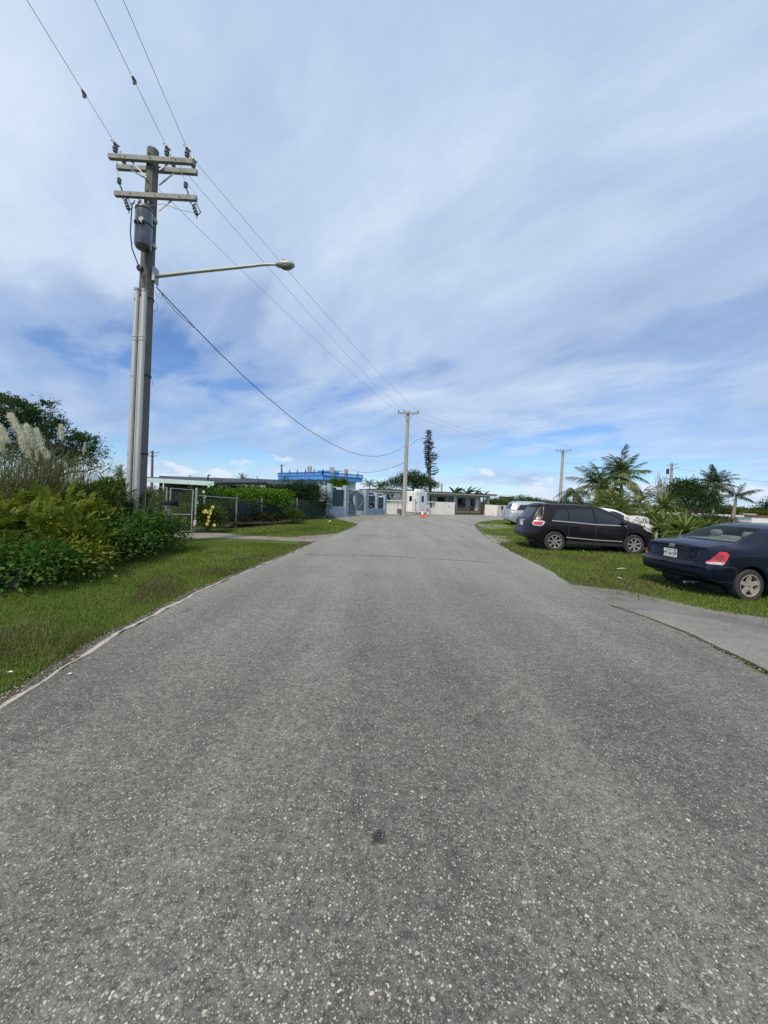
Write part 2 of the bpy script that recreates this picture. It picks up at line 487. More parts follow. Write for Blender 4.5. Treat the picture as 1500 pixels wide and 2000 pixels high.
def mat_glass(name, tint, opac, rough=0.03):
    m, nt, b, out = new_mat(name)
    b.inputs['Base Color'].default_value = (*tint, 1); b.inputs['Roughness'].default_value = rough
    b.inputs['Specular IOR Level'].default_value = 0.6
    if opac < 1:
        t = N(nt, 'BsdfTransparent'); t.inputs[0].default_value = (0.75, 0.82, 0.82, 1)
        mx = N(nt, 'MixShader')
        fr = N(nt, 'Fresnel'); fr.inputs[0].default_value = 1.5
        LK(nt, mth(nt, 'ADD', mth(nt, 'MULTIPLY', fr.outputs[0], 0.9), opac, clamp=True), mx.inputs[0])
        LK(nt, t.outputs[0], mx.inputs[1]); LK(nt, b.outputs[0], mx.inputs[2]); LK(nt, mx.outputs[0], out.inputs[0])
    return m


MT = dict(
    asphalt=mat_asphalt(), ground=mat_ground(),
    drive=mat_concrete('driveway concrete', (0.225, 0.215, 0.19), (0.11, 0.105, 0.09)),
    apron=mat_concrete('apron asphalt', (0.18, 0.172, 0.155), (0.085, 0.08, 0.07)),
    path=mat_concrete('path concrete', (0.25, 0.222, 0.185), (0.12, 0.098, 0.075)),
    lime=mat_concrete('worn road edge', (0.50, 0.48, 0.41), (0.26, 0.24, 0.20)),
    mud=mat_concrete('bare soil', (0.070, 0.054, 0.035), (0.045, 0.035, 0.022)),
    limeworn=feather_edge(mat_concrete('worn pale edge', (0.47, 0.45, 0.375), (0.25, 0.24, 0.20)), None, .30, .75, 38, 1.1),
    soil=feather_edge(mat_concrete('soil edge', (0.075, 0.060, 0.040), (0.045, 0.036, 0.024)), None, .15, .5, 30, .7),
    wornpath=feather_edge(mat_concrete('worn pale shoulder', (0.30, 0.285, 0.24), (0.15, 0.14, 0.11)), None, .12, .5, 9, .6),
    mudpatch=feather_edge(mat_concrete('soil patch', (0.070, 0.050, 0.028), (0.042, 0.030, 0.017)), None, .30, 1.0, 10, 1.0),
    oil=feather_edge(M_('oil stain', (0.030, 0.028, 0.024), 0.6, var=.4, scale=60), None, .25, 1.5, 70, .9),
    moss=M_('moss', (0.085, 0.085, 0.040), 0.95, var=0.5, scale=30),
    tar=M_('joint tar', (0.05, 0.05, 0.05), 0.8),
    stone=None,
    pole=M_('weathered concrete', (0.125, 0.119, 0.109), 0.85, var=0.22, scale=3.0, bump=0.25, bscale=70, dirt=(0.095, 0.094, 0.092), streak=True),
    pole_pale=M_('pale concrete', (0.36, 0.345, 0.31), 0.85, var=0.1, scale=3.0, bump=0.2),
    wood=M_('pole wood', (0.16, 0.10, 0.075), 0.85, var=0.25, scale=8, streak=True),
    arm=M_('grey crossarm timber', (0.28, 0.272, 0.258), 0.8, var=0.25, scale=7, bump=0.3, dirt=(0.16, 0.12, 0.09)),
    galv=M_('galvanised steel', (0.36, 0.37, 0.37), 0.5, 0.4, var=0.12, scale=9),
    pvc=M_('grey conduit', (0.50, 0.50, 0.48), 0.45, 0.25, var=0.10, scale=5, streak=True, dirt=(0.30, 0.29, 0.26)),
    steel=M_('dull steel', (0.30, 0.30, 0.30), 0.5, 0.6),
    meshwire=M_('dull wire mesh', (0.12, 0.125, 0.12), 0.7),
    dark=M_('black steel', (0.022, 0.022, 0.024), 0.5, 0.2),
    porcelain=M_('grey porcelain', (0.13, 0.14, 0.155), 0.25, var=0.1),
    tank=M_('transformer paint', (0.12, 0.13, 0.14), 0.25, 0.45, var=0.3, scale=4, dirt=(0.05, 0.055, 0.065), coat=0.4),
    wire=M_('wire', (0.22, 0.23, 0.26), 0.6),
    wire_dark=M_('dark cable', (0.06, 0.05, 0.06), 0.7),
    lampshell=M_('lamp housing', (0.38, 0.39, 0.35), 0.5, 0.2),
    lens=M_('lamp lens', (0.17, 0.20, 0.165), 0.2),
    white=M_('white paint', (0.76, 0.76, 0.74), 0.6, var=0.05, scale=3),
    wallwhite=M_('white render', (0.72, 0.70, 0.645), 0.85, var=0.06, scale=2.5, bump=0.15, dirt=(0.56, 0.53, 0.46)),
    housewall=M_('house wall', (0.54, 0.56, 0.585), 0.85, var=0.05, scale=2, dirt=(0.44, 0.45, 0.46)),
    maroon=M_('maroon paint', (0.10, 0.030, 0.028), 0.7),
    roofgrey=M_('roof deck', (0.25, 0.24, 0.23), 0.85),
    brown=M_('brown iron', (0.075, 0.042, 0.030), 0.6, var=0.3),
    bluewall=M_('powder blue paint', (0.29, 0.37, 0.435), 0.8, var=0.07, scale=3, dirt=(0.22, 0.28, 0.33)),
    bluelit=M_('lit powder blue paint', (0.46, 0.52, 0.56), 0.8, var=0.06),
    screen=M_('dark mesh screen', (0.022, 0.045, 0.058), 0.8, var=0.25, scale=20),
    gateiron=M_('grey blue iron', (0.17, 0.22, 0.26), 0.55, 0.2),
    blue=M_('bright blue paint', (0.085, 0.285, 0.70), 0.7, var=0.08),
    bluedeep=M_('blue trim paint', (0.035, 0.10, 0.30), 0.7, var=0.1),
    bluelight=M_('light blue paint', (0.28, 0.47, 0.72), 0.7, var=0.06),
    offwhite=M_('off white wall', (0.66, 0.67, 0.69), 0.8, var=0.05),
    rawcon=M_('raw concrete', (0.34, 0.29, 0.245), 0.9, var=0.15),
    mint=M_('mint fascia', (0.52, 0.66, 0.65), 0.6, var=0.06, scale=4, dirt=(0.42, 0.54, 0.54)),
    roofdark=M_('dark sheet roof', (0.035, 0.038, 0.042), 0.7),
    rooflight=M_('pale sheet roof', (0.36, 0.40, 0.42), 0.6, 0.2),
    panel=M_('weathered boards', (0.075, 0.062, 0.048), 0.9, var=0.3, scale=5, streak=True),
    shade=M_('green shade cloth', (0.010, 0.034, 0.028), 0.9, var=0.5, scale=3.0),
    timber=M_('old timber edging', (0.17, 0.125, 0.085), 0.9, var=0.3, scale=6),
    bark=M_('bark', (0.16, 0.13, 0.10), 0.9, var=0.3, scale=12, bump=0.5, bscale=30),
    palmbark=M_('palm bark', (0.26, 0.235, 0.205), 0.9, var=0.25, scale=10, bump=0.4, bscale=20),
    twig=M_('dry twig', (0.24, 0.20, 0.18), 0.9),
    orange=M_('cone orange', (0.72, 0.085, 0.025), 0.55),
    plastic=M_('black plastic', (0.012, 0.012, 0.014), 0.6, spec=0.2),
    pot=M_('dark pot', (0.03, 0.022, 0.02), 0.7),
    tyre=M_('tyre rubber', (0.030, 0.029, 0.028), 0.85, var=0.3, scale=10, dirt=(0.085, 0.078, 0.068)),
    rim=M_('alloy rim', (0.50, 0.49, 0.47), 0.38, 0.7, var=0.1),
    rimdirty=M_('dusty alloy rim', (0.40, 0.37, 0.31), 0.55, 0.4, var=0.2, scale=14),
    chrome=M_('bright trim', (0.46, 0.46, 0.47), 0.3, 0.15, var=0.03),
    navy=M_('navy car paint', (0.0022, 0.0048, 0.016), 0.45, 0.0, var=0.12, scale=3, coat=0.5, spec=0.12, crough=0.07),
    aubergine=M_('dark plum car paint', (0.0085, 0.0060, 0.0080), 0.45, 0.0, var=0.12, scale=3, coat=0.4, spec=0.15),
    silver=M_('silver car paint', (0.42, 0.46, 0.49), 0.36, 0.55, var=0.05, scale=3, coat=0.7),
    carwhite=M_('white car paint', (0.78, 0.78, 0.77), 0.35, 0.0, var=0.03, coat=0.7),
    cladding=M_('dark cladding', (0.026, 0.026, 0.030), 0.55),
    tint=mat_glass('tinted car glass', (0.016, 0.020, 0.024), 1.0, 0.04),
    clear=mat_glass('clear car glass', (0.02, 0.03, 0.03), 0.10, 0.02),
    winglass=mat_glass('dark window glass', (0.012, 0.014, 0.018), 1.0, 0.08),
    red=M_('red lens', (0.55, 0.018, 0.022), 0.12, var=0.25, scale=25, coat=1.0),
    reddark=M_('dark red lens', (0.30, 0.010, 0.014), 0.12, coat=1.0),
    clearlens=M_('clear lens', (0.62, 0.60, 0.58), 0.15, 0.3, var=0.35, scale=30, coat=1.0),
    plate=M_('plate white', (0.66, 0.67, 0.64), 0.5, var=0.06),
    ink=M_('plate ink', (0.02, 0.02, 0.035), 0.6),
    seat=M_('grey seat cloth', (0.38, 0.40, 0.39), 0.9),
    interior=M_('dark trim', (0.05, 0.05, 0.05), 0.9),
    litter=M_('pale litter', (0.72, 0.71, 0.66), 0.7),
    redbrown=M_('red brown roof', (0.20, 0.06, 0.045), 0.8),
    pinkwall=M_('pink beige wall', (0.50, 0.42, 0.38), 0.85),
)


def mat_stone():
    m, nt, b, out = new_mat('pale aggregate')
    g = N(nt, 'NewGeometry')
    c = ramp(nt, g.outputs['Random Per Island'], [(0.0, (0.16, 0.155, 0.135)), (0.5, (0.30, 0.288, 0.24)), (0.92, (0.52, 0.495, 0.39)), (1.0, (0.50, 0.40, 0.29))])
    LK(nt, c, b.inputs['Base Color']); b.inputs['Roughness'].default_value = 0.75
    return m


MT['stone'] = mat_stone()
LF = dict(
    grass=leaf_mat('grass blades', [(0.088, 0.122, 0.022), (0.130, 0.185, 0.035), (0.175, 0.225, 0.055), (0.26, 0.26, 0.105)], 0.25, 0.8, 0.7, 0.08),
    drygrass=leaf_mat('dry grass', [(0.060, 0.075, 0.022), (0.10, 0.105, 0.038), (0.15, 0.135, 0.065), (0.24, 0.21, 0.12)], 0.2, 0.8, 1.5, 0.1),
    reed=leaf_mat('reed blades', [(0.055, 0.075, 0.025), (0.11, 0.125, 0.055), (0.17, 0.165, 0.085), (0.22, 0.20, 0.12)], 0.25, 0.7, 0, 0.2),
    plume=leaf_mat('reed plume', [(0.58, 0.57, 0.55), (0.70, 0.69, 0.67), (0.80, 0.79, 0.77)], 0.3, 0.9, 0, 0.1),
    vine=leaf_mat('dark vine leaves', [(0.020, 0.052, 0.009), (0.036, 0.092, 0.014), (0.062, 0.132, 0.021), (0.115, 0.178, 0.036)], 0.25, 0.65, 1.8, 0.15),
    yellow=leaf_mat('yellow green leaves', [(0.045, 0.075, 0.010), (0.090, 0.125, 0.014), (0.150, 0.180, 0.022), (0.22, 0.23, 0.040)], 0.3, 0.6, 1.4),
    feather=leaf_mat('feathery leaves', [(0.028, 0.055, 0.012), (0.050, 0.085, 0.017), (0.085, 0.120, 0.024), (0.125, 0.150, 0.035)], 0.3, 0.6, 1.2),
    tree=leaf_mat('tree leaves', [(0.018, 0.042, 0.018), (0.032, 0.068, 0.026), (0.055, 0.098, 0.038), (0.11, 0.15, 0.075)], 0.28, 0.5, 0.9),
    hedge=leaf_mat('hedge leaves', [(0.035, 0.085, 0.010), (0.070, 0.150, 0.016), (0.110, 0.210, 0.026), (0.16, 0.26, 0.05)], 0.3, 0.5, 1.5),
    darkshrub=leaf_mat('dark shrub leaves', [(0.008, 0.022, 0.009), (0.016, 0.042, 0.014), (0.030, 0.066, 0.020), (0.060, 0.100, 0.035)], 0.2, 0.5, 1.2),
    palm=leaf_mat('palm leaflets', [(0.055, 0.090, 0.026), (0.092, 0.134, 0.040), (0.145, 0.178, 0.056), (0.24, 0.25, 0.095)], 0.25, 0.45, 0),
    palmdark=leaf_mat('dark palm leaflets', [(0.034, 0.058, 0.025), (0.058, 0.088, 0.038), (0.095, 0.125, 0.055)], 0.2, 0.5, 0),
    palmpale=leaf_mat('pale palm leaflets', [(0.10, 0.13, 0.034), (0.17, 0.195, 0.06), (0.26, 0.26, 0.10)], 0.3, 0.5, 0),
    strap=leaf_mat('strap leaves', [(0.035, 0.075, 0.018), (0.070, 0.120, 0.028), (0.150, 0.190, 0.045), (0.24, 0.25, 0.075)], 0.25, 0.45, 0),
    pine=leaf_mat('pine needles', [(0.008, 0.016, 0.010), (0.016, 0.028, 0.017), (0.028, 0.044, 0.026)], 0.1, 0.6, 0),
    banana=leaf_mat('banana leaf', [(0.040, 0.075, 0.030), (0.070, 0.110, 0.045)], 0.25, 0.45, 0),
    flower=leaf_mat('yellow petals', [(0.75, 0.62, 0.12), (0.85, 0.75, 0.30)], 0.3, 0.6, 0),
    whiteflower=leaf_mat('white petals', [(0.75, 0.76, 0.70), (0.85, 0.86, 0.82)], 0.3, 0.6, 0),
    redleaf=leaf_mat('brown red leaves', [(0.022, 0.022, 0.010), (0.045, 0.032, 0.016), (0.055, 0.060, 0.020)], 0.15, 0.6, 0),
    mosstuft=leaf_mat('moss tufts', [(0.035, 0.05, 0.012), (0.07, 0.085, 0.02), (0.10, 0.10, 0.035)], 0.2, 0.8, 0),
)

# ---------------------------------------------------------------- foliage generators


def inside(poly, X, Y):
    c = np.zeros(len(X), dtype=bool); n = len(poly); j = n - 1
    for i in range(n):
        xi, yi = poly[i]; xj, yj = poly[j]
        t = ((yi > Y) != (yj > Y)) & (X < (xj - xi) * (Y - yi) / (yj - yi + 1e-12) + xi)
        c ^= t; j = i
    return c


def sample_poly(poly, dens):
    xs = [p[0] for p in poly]; ys = [p[1] for p in poly]
    n = int((max(xs) - min(xs)) * (max(ys) - min(ys)) * dens)
    X = RNG.uniform(min(xs), max(xs), n); Y = RNG.uniform(min(ys), max(ys), n)
    k = inside(poly, X, Y)
    return X[k], Y[k]


def unit(V):
    return V / np.maximum(np.linalg.norm(V, axis=1, keepdims=True), 1e-9)


def blades(X, Y, h, w, lean=0.5, z0=0.0):
    """curved grass blades, a quad and a tip triangle merged as two quads"""
    n = len(X)
    h = h * RNG.uniform(0.45, 1.25, n); a = RNG.uniform(0, 2 * PI, n); b = RNG.uniform(0, 2 * PI, n)
    L = lean * RNG.uniform(0.1, 1.2, n) * h
    dx, dy = np.cos(a) * w / 2, np.sin(a) * w / 2
    lx, ly = np.cos(b) * L, np.sin(b) * L
    z = np.full(n, z0) if np.isscalar(z0) else z0
    V = np.stack([np.stack([X - dx, Y - dy, z], 1), np.stack([X + dx, Y + dy, z], 1),
                  np.stack([X + dx * .8 + lx * .35, Y + dy * .8 + ly * .35, z + h * .6], 1), np.stack([X + lx, Y + ly, z + h * .95], 1),
                  np.stack([X - dx * .8 + lx * .35, Y - dy * .8 + ly * .35, z + h * .6], 1)], 1).reshape(-1, 3)
    i = np.arange(n)[:, None] * 5
    F = np.concatenate([i + np.array([[0, 1, 2, 4]]), i + np.array([[4, 2, 3, 3]])], 0)
    T = np.concatenate([np.concatenate([F[:n, [0, 1, 2]], F[:n, [0, 2, 3]]]), i + np.array([[4, 2, 3]])])
    return V, T


def leaf_quads(C, dirs, nrm, length, width, fold=0.25):
    """diamond leaves: C base points, dirs along the leaf, nrm rough face normal"""
    d = unit(dirs); s = unit(np.cross(d, nrm)); u = np.cross(s, d)
    l = length[:, None]; w = width[:, None]
    V = np.stack([C, C + d * l * .45 + s * w * .5 + u * w * fold, C + d * l, C + d * l * .45 - s * w * .5 + u * w * fold], 1).reshape(-1, 3)
    n = len(C); i = np.arange(n)[:, None] * 4
    F = np.concatenate([i + np.array([[0, 1, 2]]), i + np.array([[0, 2, 3]])])
    return V, F


def clump_points(lobes, per, seed, shell=0.55):
    """clump centres spread through ellipsoid lobes (centre, (rx, ry, rz))"""
    r = np.random.default_rng(seed); out = []; nor = []
    for c, R in lobes:
        n = max(3, int(per * R[0] * R[2] * 10))
        v = unit(r.normal(size=(n, 3))); v[:, 2] = np.where(v[:, 2] < -0.45, -v[:, 2], v[:, 2])
        q = (shell + (1 - shell) * r.random(n) ** .6)[:, None]
        out.append(np.array(c) + v * q * np.array(R)); nor.append(v)
    return np.concatenate(out), np.concatenate(nor)


def foliage(lobes, per, k, spread, size, seed, ratio=0.5, droop=0.1, shell=0.55, zmin=0.02):
    """k leaves round each clump centre; returns V, F"""
    r = np.random.default_rng(seed + 99)
    C, Nn = clump_points(lobes, per, seed, shell)
    m = len(C); C = np.repeat(C, k, 0); Nn = np.repeat(Nn, k, 0)
    off = r.normal(size=C.shape) * spread * np.array([1, 1, .65]); C = C + off
    d = unit(off + Nn * spread * .8 + r.normal(size=C.shape) * spread * .5); d[:, 2] -= droop
    nn = unit(np.array([0, 0, 1.0]) + r.normal(size=C.shape) * .55 + Nn * .4)
    L = size * r.uniform(.55, 1.3, len(C))
    ok = C[:, 2] > zmin
    return leaf_quads(C[ok], d[ok], nn[ok], L[ok], L[ok] * ratio)


def compound(lobes, per, nfr, length, seed, pairs=7, leaf=0.05, shell=0.5, droop=0.35, up=0.4, zmin=0.03):
    """pinnate compound leaves that arch out of clump centres"""
    r = np.random.default_rng(seed + 31)
    C, Nn = clump_points(lobes, per, seed, shell)
    C = np.repeat(C, nfr, 0); Nn = np.repeat(Nn, nfr, 0); n = len(C)
    d = unit(Nn * .7 + r.normal(size=(n, 3)) * .8 + np.array([0, 0, up]))
    L = length * r.uniform(.6, 1.25, n)
    Cs, Ds, Ns, Ls = [], [], [], []
    side = unit(np.cross(d, np.array([0, 0, 1.0]) + r.normal(size=(n, 3)) * .1))
    for j in range(pairs):
        t = (j + .6) / pairs
        p = C + d * (L * t)[:, None]; p[:, 2] -= droop * L * t * t
        tl = leaf * (1.1 - .5 * abs(t - .4)) * r.uniform(.8, 1.2, n)
        for sg in (-1, 1):
            Cs.append(p); Ds.append(side * sg + d * .45 + np.array([0, 0, -.12])); Ls.append(tl)
            Ns.append(np.cross(side, d) * -1 + r.normal(size=(n, 3)) * .15)
    C, Dv, Nv, L2 = np.concatenate(Cs), np.concatenate(Ds), np.concatenate(Ns), np.concatenate(Ls)
    ok = C[:, 2] > zmin
    return leaf_quads(C[ok], Dv[ok], Nv[ok], L2[ok], L2[ok] * .42, .1)


def merge(parts):
    Vs, Fs, o = [], [], 0
    for V, F in parts:
        Vs.append(V); Fs.append(F + o); o += len(V)
    return np.concatenate(Vs), np.concatenate(Fs)


def leaves_obj(name, parts, mat, parent=None, kind='stuff'):
    V, F = merge(parts)
    return link(name, np_mesh(name, V, F, mat), parent, kind)


def limbs(mb, base, tips, r0, seed, wob=0.12):
    """tapered limbs from a base point to each tip"""
    r = random.Random(seed); base = Vector(base)
    for t in tips:
        t = Vector(t); pts = []
        for i in range(5):
            s = i / 4
            p = base.lerp(t, s); p.z = base.z + (t.z - base.z) * (s ** .8)
            if 0 < i < 4: p += Vector((r.uniform(-1, 1), r.uniform(-1, 1), r.uniform(-.5, .5))) * wob
            pts.append(p)
        mb.tube(pts, [r0 * (1 - .8 * i / 4) for i in range(5)], 6)
    return mb


# ---------------------------------------------------------------- ground, road, verges
def jitter(pts, amp, step, seed):
    """walk an outline with small wobbles so that no edge runs dead straight"""
    r = random.Random(seed); out = []
    for a, b in zip(pts, pts[1:]):
        a, b = Vector((a[0], a[1])), Vector((b[0], b[1])); n = max(1, int((b - a).length / step))
        d = (b - a).normalized() if (b - a).length > 0 else Vector((1, 0)); q = Vector((-d.y, d.x))
        for i in range(n):
            w = 0 if i == 0 else r.gauss(0, amp)
            out.append(a.lerp(b, i / n) + q * w)
    out.append(Vector((pts[-1][0], pts[-1][1])))
    return out


def sheet(name, outline, z, mat, kind='structure', parent=None):
    me = D.meshes.new(name); bm = bmesh.new()
    vs = [bm.verts.new((p[0], p[1], z)) for p in outline]
    f = bm.faces.new(vs)
    if f.normal.z < 0: f.normal_flip()
    bmesh.ops.triangulate(bm, faces=[f])
    lo = [bm.verts.new((p[0], p[1], z - .07)) for p in outline]
    for i in range(len(vs)):
        j = (i + 1) % len(vs); bm.faces.new((vs[i], vs[j], lo[j], lo[i]))
    bm.to_mesh(me); bm.free(); me.materials.append(mat)
    for p in me.polygons:
        if p.normal.z < -.5: p.flip()
    return link(name, me, parent, kind)


def W2(px):
    return [tuple(G(x, y))[:2] for x, y in px]


gm = MB(); gm.add([(-700, -300, -.012), (700, -300, -.012), (700, 1200, -.012), (-700, 1200, -.012)], [(0, 1, 2, 3)])
gm.build('ground', MT['ground'], kind='structure')

LEFT = [(-2.75, -14), (-2.7, -4)] + W2([(0, 1385), (105, 1318), (210, 1252), (300, 1203), (380, 1160), (455, 1128), (510, 1105), (565, 1083), (620, 1057), (660, 1042), (692, 1029)])
ISLE_TIP = W2([(699, 1023), (672, 1016), (642, 1011)])
FARW = W2([(752, 1003.5), (757, 1002.6), (888, 1004.6), (946, 1005.6), (1030, 1006.5)]) + [(60, 52), (60, 40)]
RIGHT = W2([(1010, 1014), (965, 1015.5), (937, 1019), (926, 1024), (930, 1032), (945, 1046), (965, 1058), (1000, 1078), (1060, 1107), (1120, 1145), (1200, 1183), (1330, 1232), (1500, 1320)]) + [(3.95, -4), (4.1, -14)]
lj = jitter(LEFT, .022, .16, 1); rj = jitter(RIGHT, .02, .16, 2)
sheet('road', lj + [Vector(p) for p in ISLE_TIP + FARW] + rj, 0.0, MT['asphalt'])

# worn pale limestone edge along the left side, ragged on both sides
def strip(name, line, offs, widths, z, mat, amp, seed, step=.12):
    pts = jitter(line, 0, step, seed); r = random.Random(seed); L, Rr = [], []
    for i, p in enumerate(pts):
        d = (pts[min(i + 1, len(pts) - 1)] - pts[max(i - 1, 0)]).normalized(); q = Vector((-d.y, d.x))
        t = i / (len(pts) - 1) * (len(widths) - 1); k = min(int(t), len(widths) - 2)
        w = widths[k] + (widths[k + 1] - widths[k]) * (t - k)
        g1 = amp * (1.6 * math.sin(i * step * 2.9 + seed) + 1.2 * math.sin(i * step * 7.3 + 1) + .8 * math.sin(i * step * 17)); g2 = amp * (1.5 * math.sin(i * step * 3.7 + 2 * seed) + 1.2 * math.sin(i * step * 9.1))
        L.append(p + q * (offs + w / 2 + g1 + r.gauss(0, amp * .6))); Rr.append(p + q * (offs - w / 2 + g2 + r.gauss(0, amp * .6)))
    n = len(pts); me = D.meshes.new(name)
    me.from_pydata([(p.x, p.y, z) for p in L + Rr], [], [(i, n + i, n + i + 1, i + 1) for i in range(n - 1)])
    me.materials.append(mat)
    for p in me.polygons:
        if p.normal.z < 0: p.flip()
    return link(name, me, None, 'structure')


def edge_strip(name, line, offs, widths, z, mat, amp, seed, step=.06):
    """three-row strip: full in the middle, breaking up towards both rims"""
    pts = jitter(line, 0, step, seed); rows = [[], [], []]
    for i, p in enumerate(pts):
        d = (pts[min(i + 1, len(pts) - 1)] - pts[max(i - 1, 0)]).normalized(); q = Vector((-d.y, d.x))
        t = i / (len(pts) - 1) * (len(widths) - 1); k = min(int(t), len(widths) - 2); w = (widths[k] + (widths[k + 1] - widths[k]) * (t - k)) * 1.5 * (.78 + .22 * math.sin(i * step * 1.9 + seed * 2) + .18 * math.sin(i * step * 5.1 + seed))
        g = amp * (1.6 * math.sin(i * step * 2.9 + seed) + 1.2 * math.sin(i * step * 7.3 + 1) + .6 * math.sin(i * step * 15))
        for r_, s in zip(rows, (w / 2, 0, -w / 2)): r_.append(p + q * (offs + s + g))
    n = len(pts); me = D.meshes.new(name)
    F = [(a * n + i, (a + 1) * n + i, (a + 1) * n + i + 1, a * n + i + 1) for a in (0, 1) for i in range(n - 1)]
    me.from_pydata([(p.x, p.y, z) for r_ in rows for p in r_], [], F); me.materials.append(mat)
    uv = me.uv_layers.new(name='UVMap')
    for lp in me.loops: uv.data[lp.index].uv = (0, 1.0 if n <= lp.vertex_index < 2 * n else 0.0)
    for p in me.polygons:
        if p.normal.z < 0: p.flip()
    return link(name, me, None, 'structure')


def blob(name, outline, z, mat, core=.55):
    """patch on the ground that breaks up towards its rim"""
    c = sum((Vector(p) for p in outline), Vector((0, 0))) / len(outline); n = len(outline)
    vs = [c] + [c.lerp(Vector(p), core) for p in outline] + [c.lerp(Vector(p), 1.18) for p in outline]
    F = [(0, 1 + i, 1 + (i + 1) % n) for i in range(n)] + [(1 + i, 1 + n + i, 1 + n + (i + 1) % n, 1 + (i + 1) % n) for i in range(n)]
    me = D.meshes.new(name); me.from_pydata([(p.x, p.y, z) for p in vs], [], F); me.materials.append(mat)
    uv = me.uv_layers.new(name='UVMap')
    for lp in me.loops: uv.data[lp.index].uv = (0, 1.0 if lp.vertex_index <= n else 0.0)
    for p in me.polygons:
        if p.normal.z < 0: p.flip()
    return link(name, me, None, 'structure')


edge_strip('road_edge_strip', LEFT[:11], 0.02, [.13, .13, .12, .11, .11, .09, .08, .07, .06, .04, .03], .004, MT['limeworn'], .010, 5, .045)
edge_strip('soil_edge', LEFT[:11], .10, [.22, .22, .18, .16, .15, .12, .10, .08, .06], -.004, MT['soil'], .014, 6, .05)
# cross joint
strip('road_joint', [tuple(G(600, 1083.5))[:2], tuple(G(750, 1086))[:2], tuple(G(870, 1093))[:2], tuple(G(992, 1101))[:2]], 0, [.03, .035, .03, .02], .004, MT['tar'], .006, 8)
# right apron, driveway and the mossy crack between them and the road
sheet('driveway_apron', jitter(W2([(1105, 1141), (1160, 1147), (1230, 1155), (1300, 1172), (1395, 1193), (1500, 1207), (1620, 1224), (1620, 1290), (1500, 1250), (1400, 1228), (1290, 1210), (1232, 1196), (1200, 1187), (1105, 1141)]), .02, .2, 3)[:-1], .004, MT['apron'])
sheet('driveway_right', jitter(W2([(1200, 1186), (1232, 1192), (1290, 1195), (1400, 1211), (1500, 1229), (1640, 1258), (1640, 1380), (1500, 1310), (1330, 1230), (1200, 1186)]), .012, .2, 4)[:-1], .008, MT['drive'])
strip('driveway_crack', W2([(1196, 1184), (1262, 1206), (1330, 1233), (1420, 1274), (1500, 1314), (1600, 1364)]), 0, [.03, .022, .018, .02, .024, .02], .0095, MT['moss'], .005, 9)
# left driveway to the pipe gate and the pale apron by the blue wall
sheet('driveway_left', jitter(W2([(335, 1042), (420, 1040), (480, 1046.5), (560, 1050), (630, 1045), (662, 1041), (645, 1048), (610, 1058), (530, 1054), (430, 1050.5), (350, 1051), (335, 1042)]), .05, .4, 12)[:-1], .004, MT['path'])
sheet('gate_apron', jitter(W2([(641, 1011.5), (690, 1009.5), (751, 1005), (770, 1006), (740, 1012), (712, 1017), (700, 1021), (672, 1015.5), (641, 1011.5)]), .12, .5, 13)[:-1], .004, MT['path'])
# broken pale patches on the right shoulder
for i, pl in enumerate([[(932, 1023), (985, 1024), (1003, 1031), (960, 1034), (940, 1031)], [(945, 1045), (985, 1047), (1000, 1056), (978, 1064), (962, 1056)]]):
    blob('shoulder_patch', jitter(W2(pl + pl[:1]), .12, .4, 20 + i)[:-1], .004, MT['wornpath'])
for i, pl in enumerate([[(985, 1068), (1015, 1076), (1045, 1088), (1020, 1086)], [(1060, 1112), (1160, 1110), (1225, 1112), (1150, 1117)], [(1190, 1139), (1260, 1146), (1300, 1158), (1230, 1150)], [(955, 1040), (1000, 1040), (1010, 1044), (965, 1046)], [(1030, 1092), (1070, 1096), (1095, 1107), (1060, 1109)], [(1100, 1130), (1150, 1132), (1190, 1140), (1150, 1147), (1112, 1142)], [(960, 1062), (1010, 1060), (1030, 1072), (1000, 1077)],
                        [(560, 1066), (600, 1052), (615, 1056), (575, 1078)]]):
    blob('bare_soil', jitter(W2(pl + pl[:1]), .06, .25, 30 + i)[:-1], -.006, MT['mudpatch'])

blob('oil_stain', [Vector(p) for p in W2([(716, 1660), (722, 1632), (736, 1616), (754, 1624), (757, 1645), (740, 1652)])], .0006, MT['oil'], .12)
blob('oil_stain', [Vector(p) for p in W2([(1272, 1975), (1278, 1962), (1296, 1958), (1306, 1972), (1290, 1985)])], .0006, MT['oil'], .12)
# loose and bedded pale stones that show one by one close to the camera
def chips(n, y0, y1, x0, x1, s, seed, pw=1.6):
    r = np.random.default_rng(seed)
    Y = y0 + (y1 - y0) * r.random(n) ** pw; X = r.uniform(x0, x1, n)
    S = s * (0.35 + 0.9 * r.random(n) ** 3.0); k = 6
    a = r.uniform(0, 2 * PI, n); el = r.uniform(.5, .95, n)
    V = np.zeros((n, k + 1, 3)); ca, sa = np.cos(a), np.sin(a)
    for j in range(k):
        t = 2 * PI * j / k + r.uniform(-.35, .35, n); q = S * r.uniform(.7, 1.1, n)
        ex, ey = np.cos(t) * q, np.sin(t) * q * el
        V[:, j, 0] = X + ex * ca - ey * sa; V[:, j, 1] = Y + ex * sa + ey * ca; V[:, j, 2] = .0003
    V[:, k, 0] = X + r.normal(size=n) * S * .2; V[:, k, 1] = Y + r.normal(size=n) * S * .2; V[:, k, 2] = S * r.uniform(.12, .32, n)
    i = np.arange(n)[:, None] * (k + 1)
    F = np.concatenate([i + np.array([[j, (j + 1) % k, k]]) for j in range(k)])
    return V.reshape(-1, 3), F


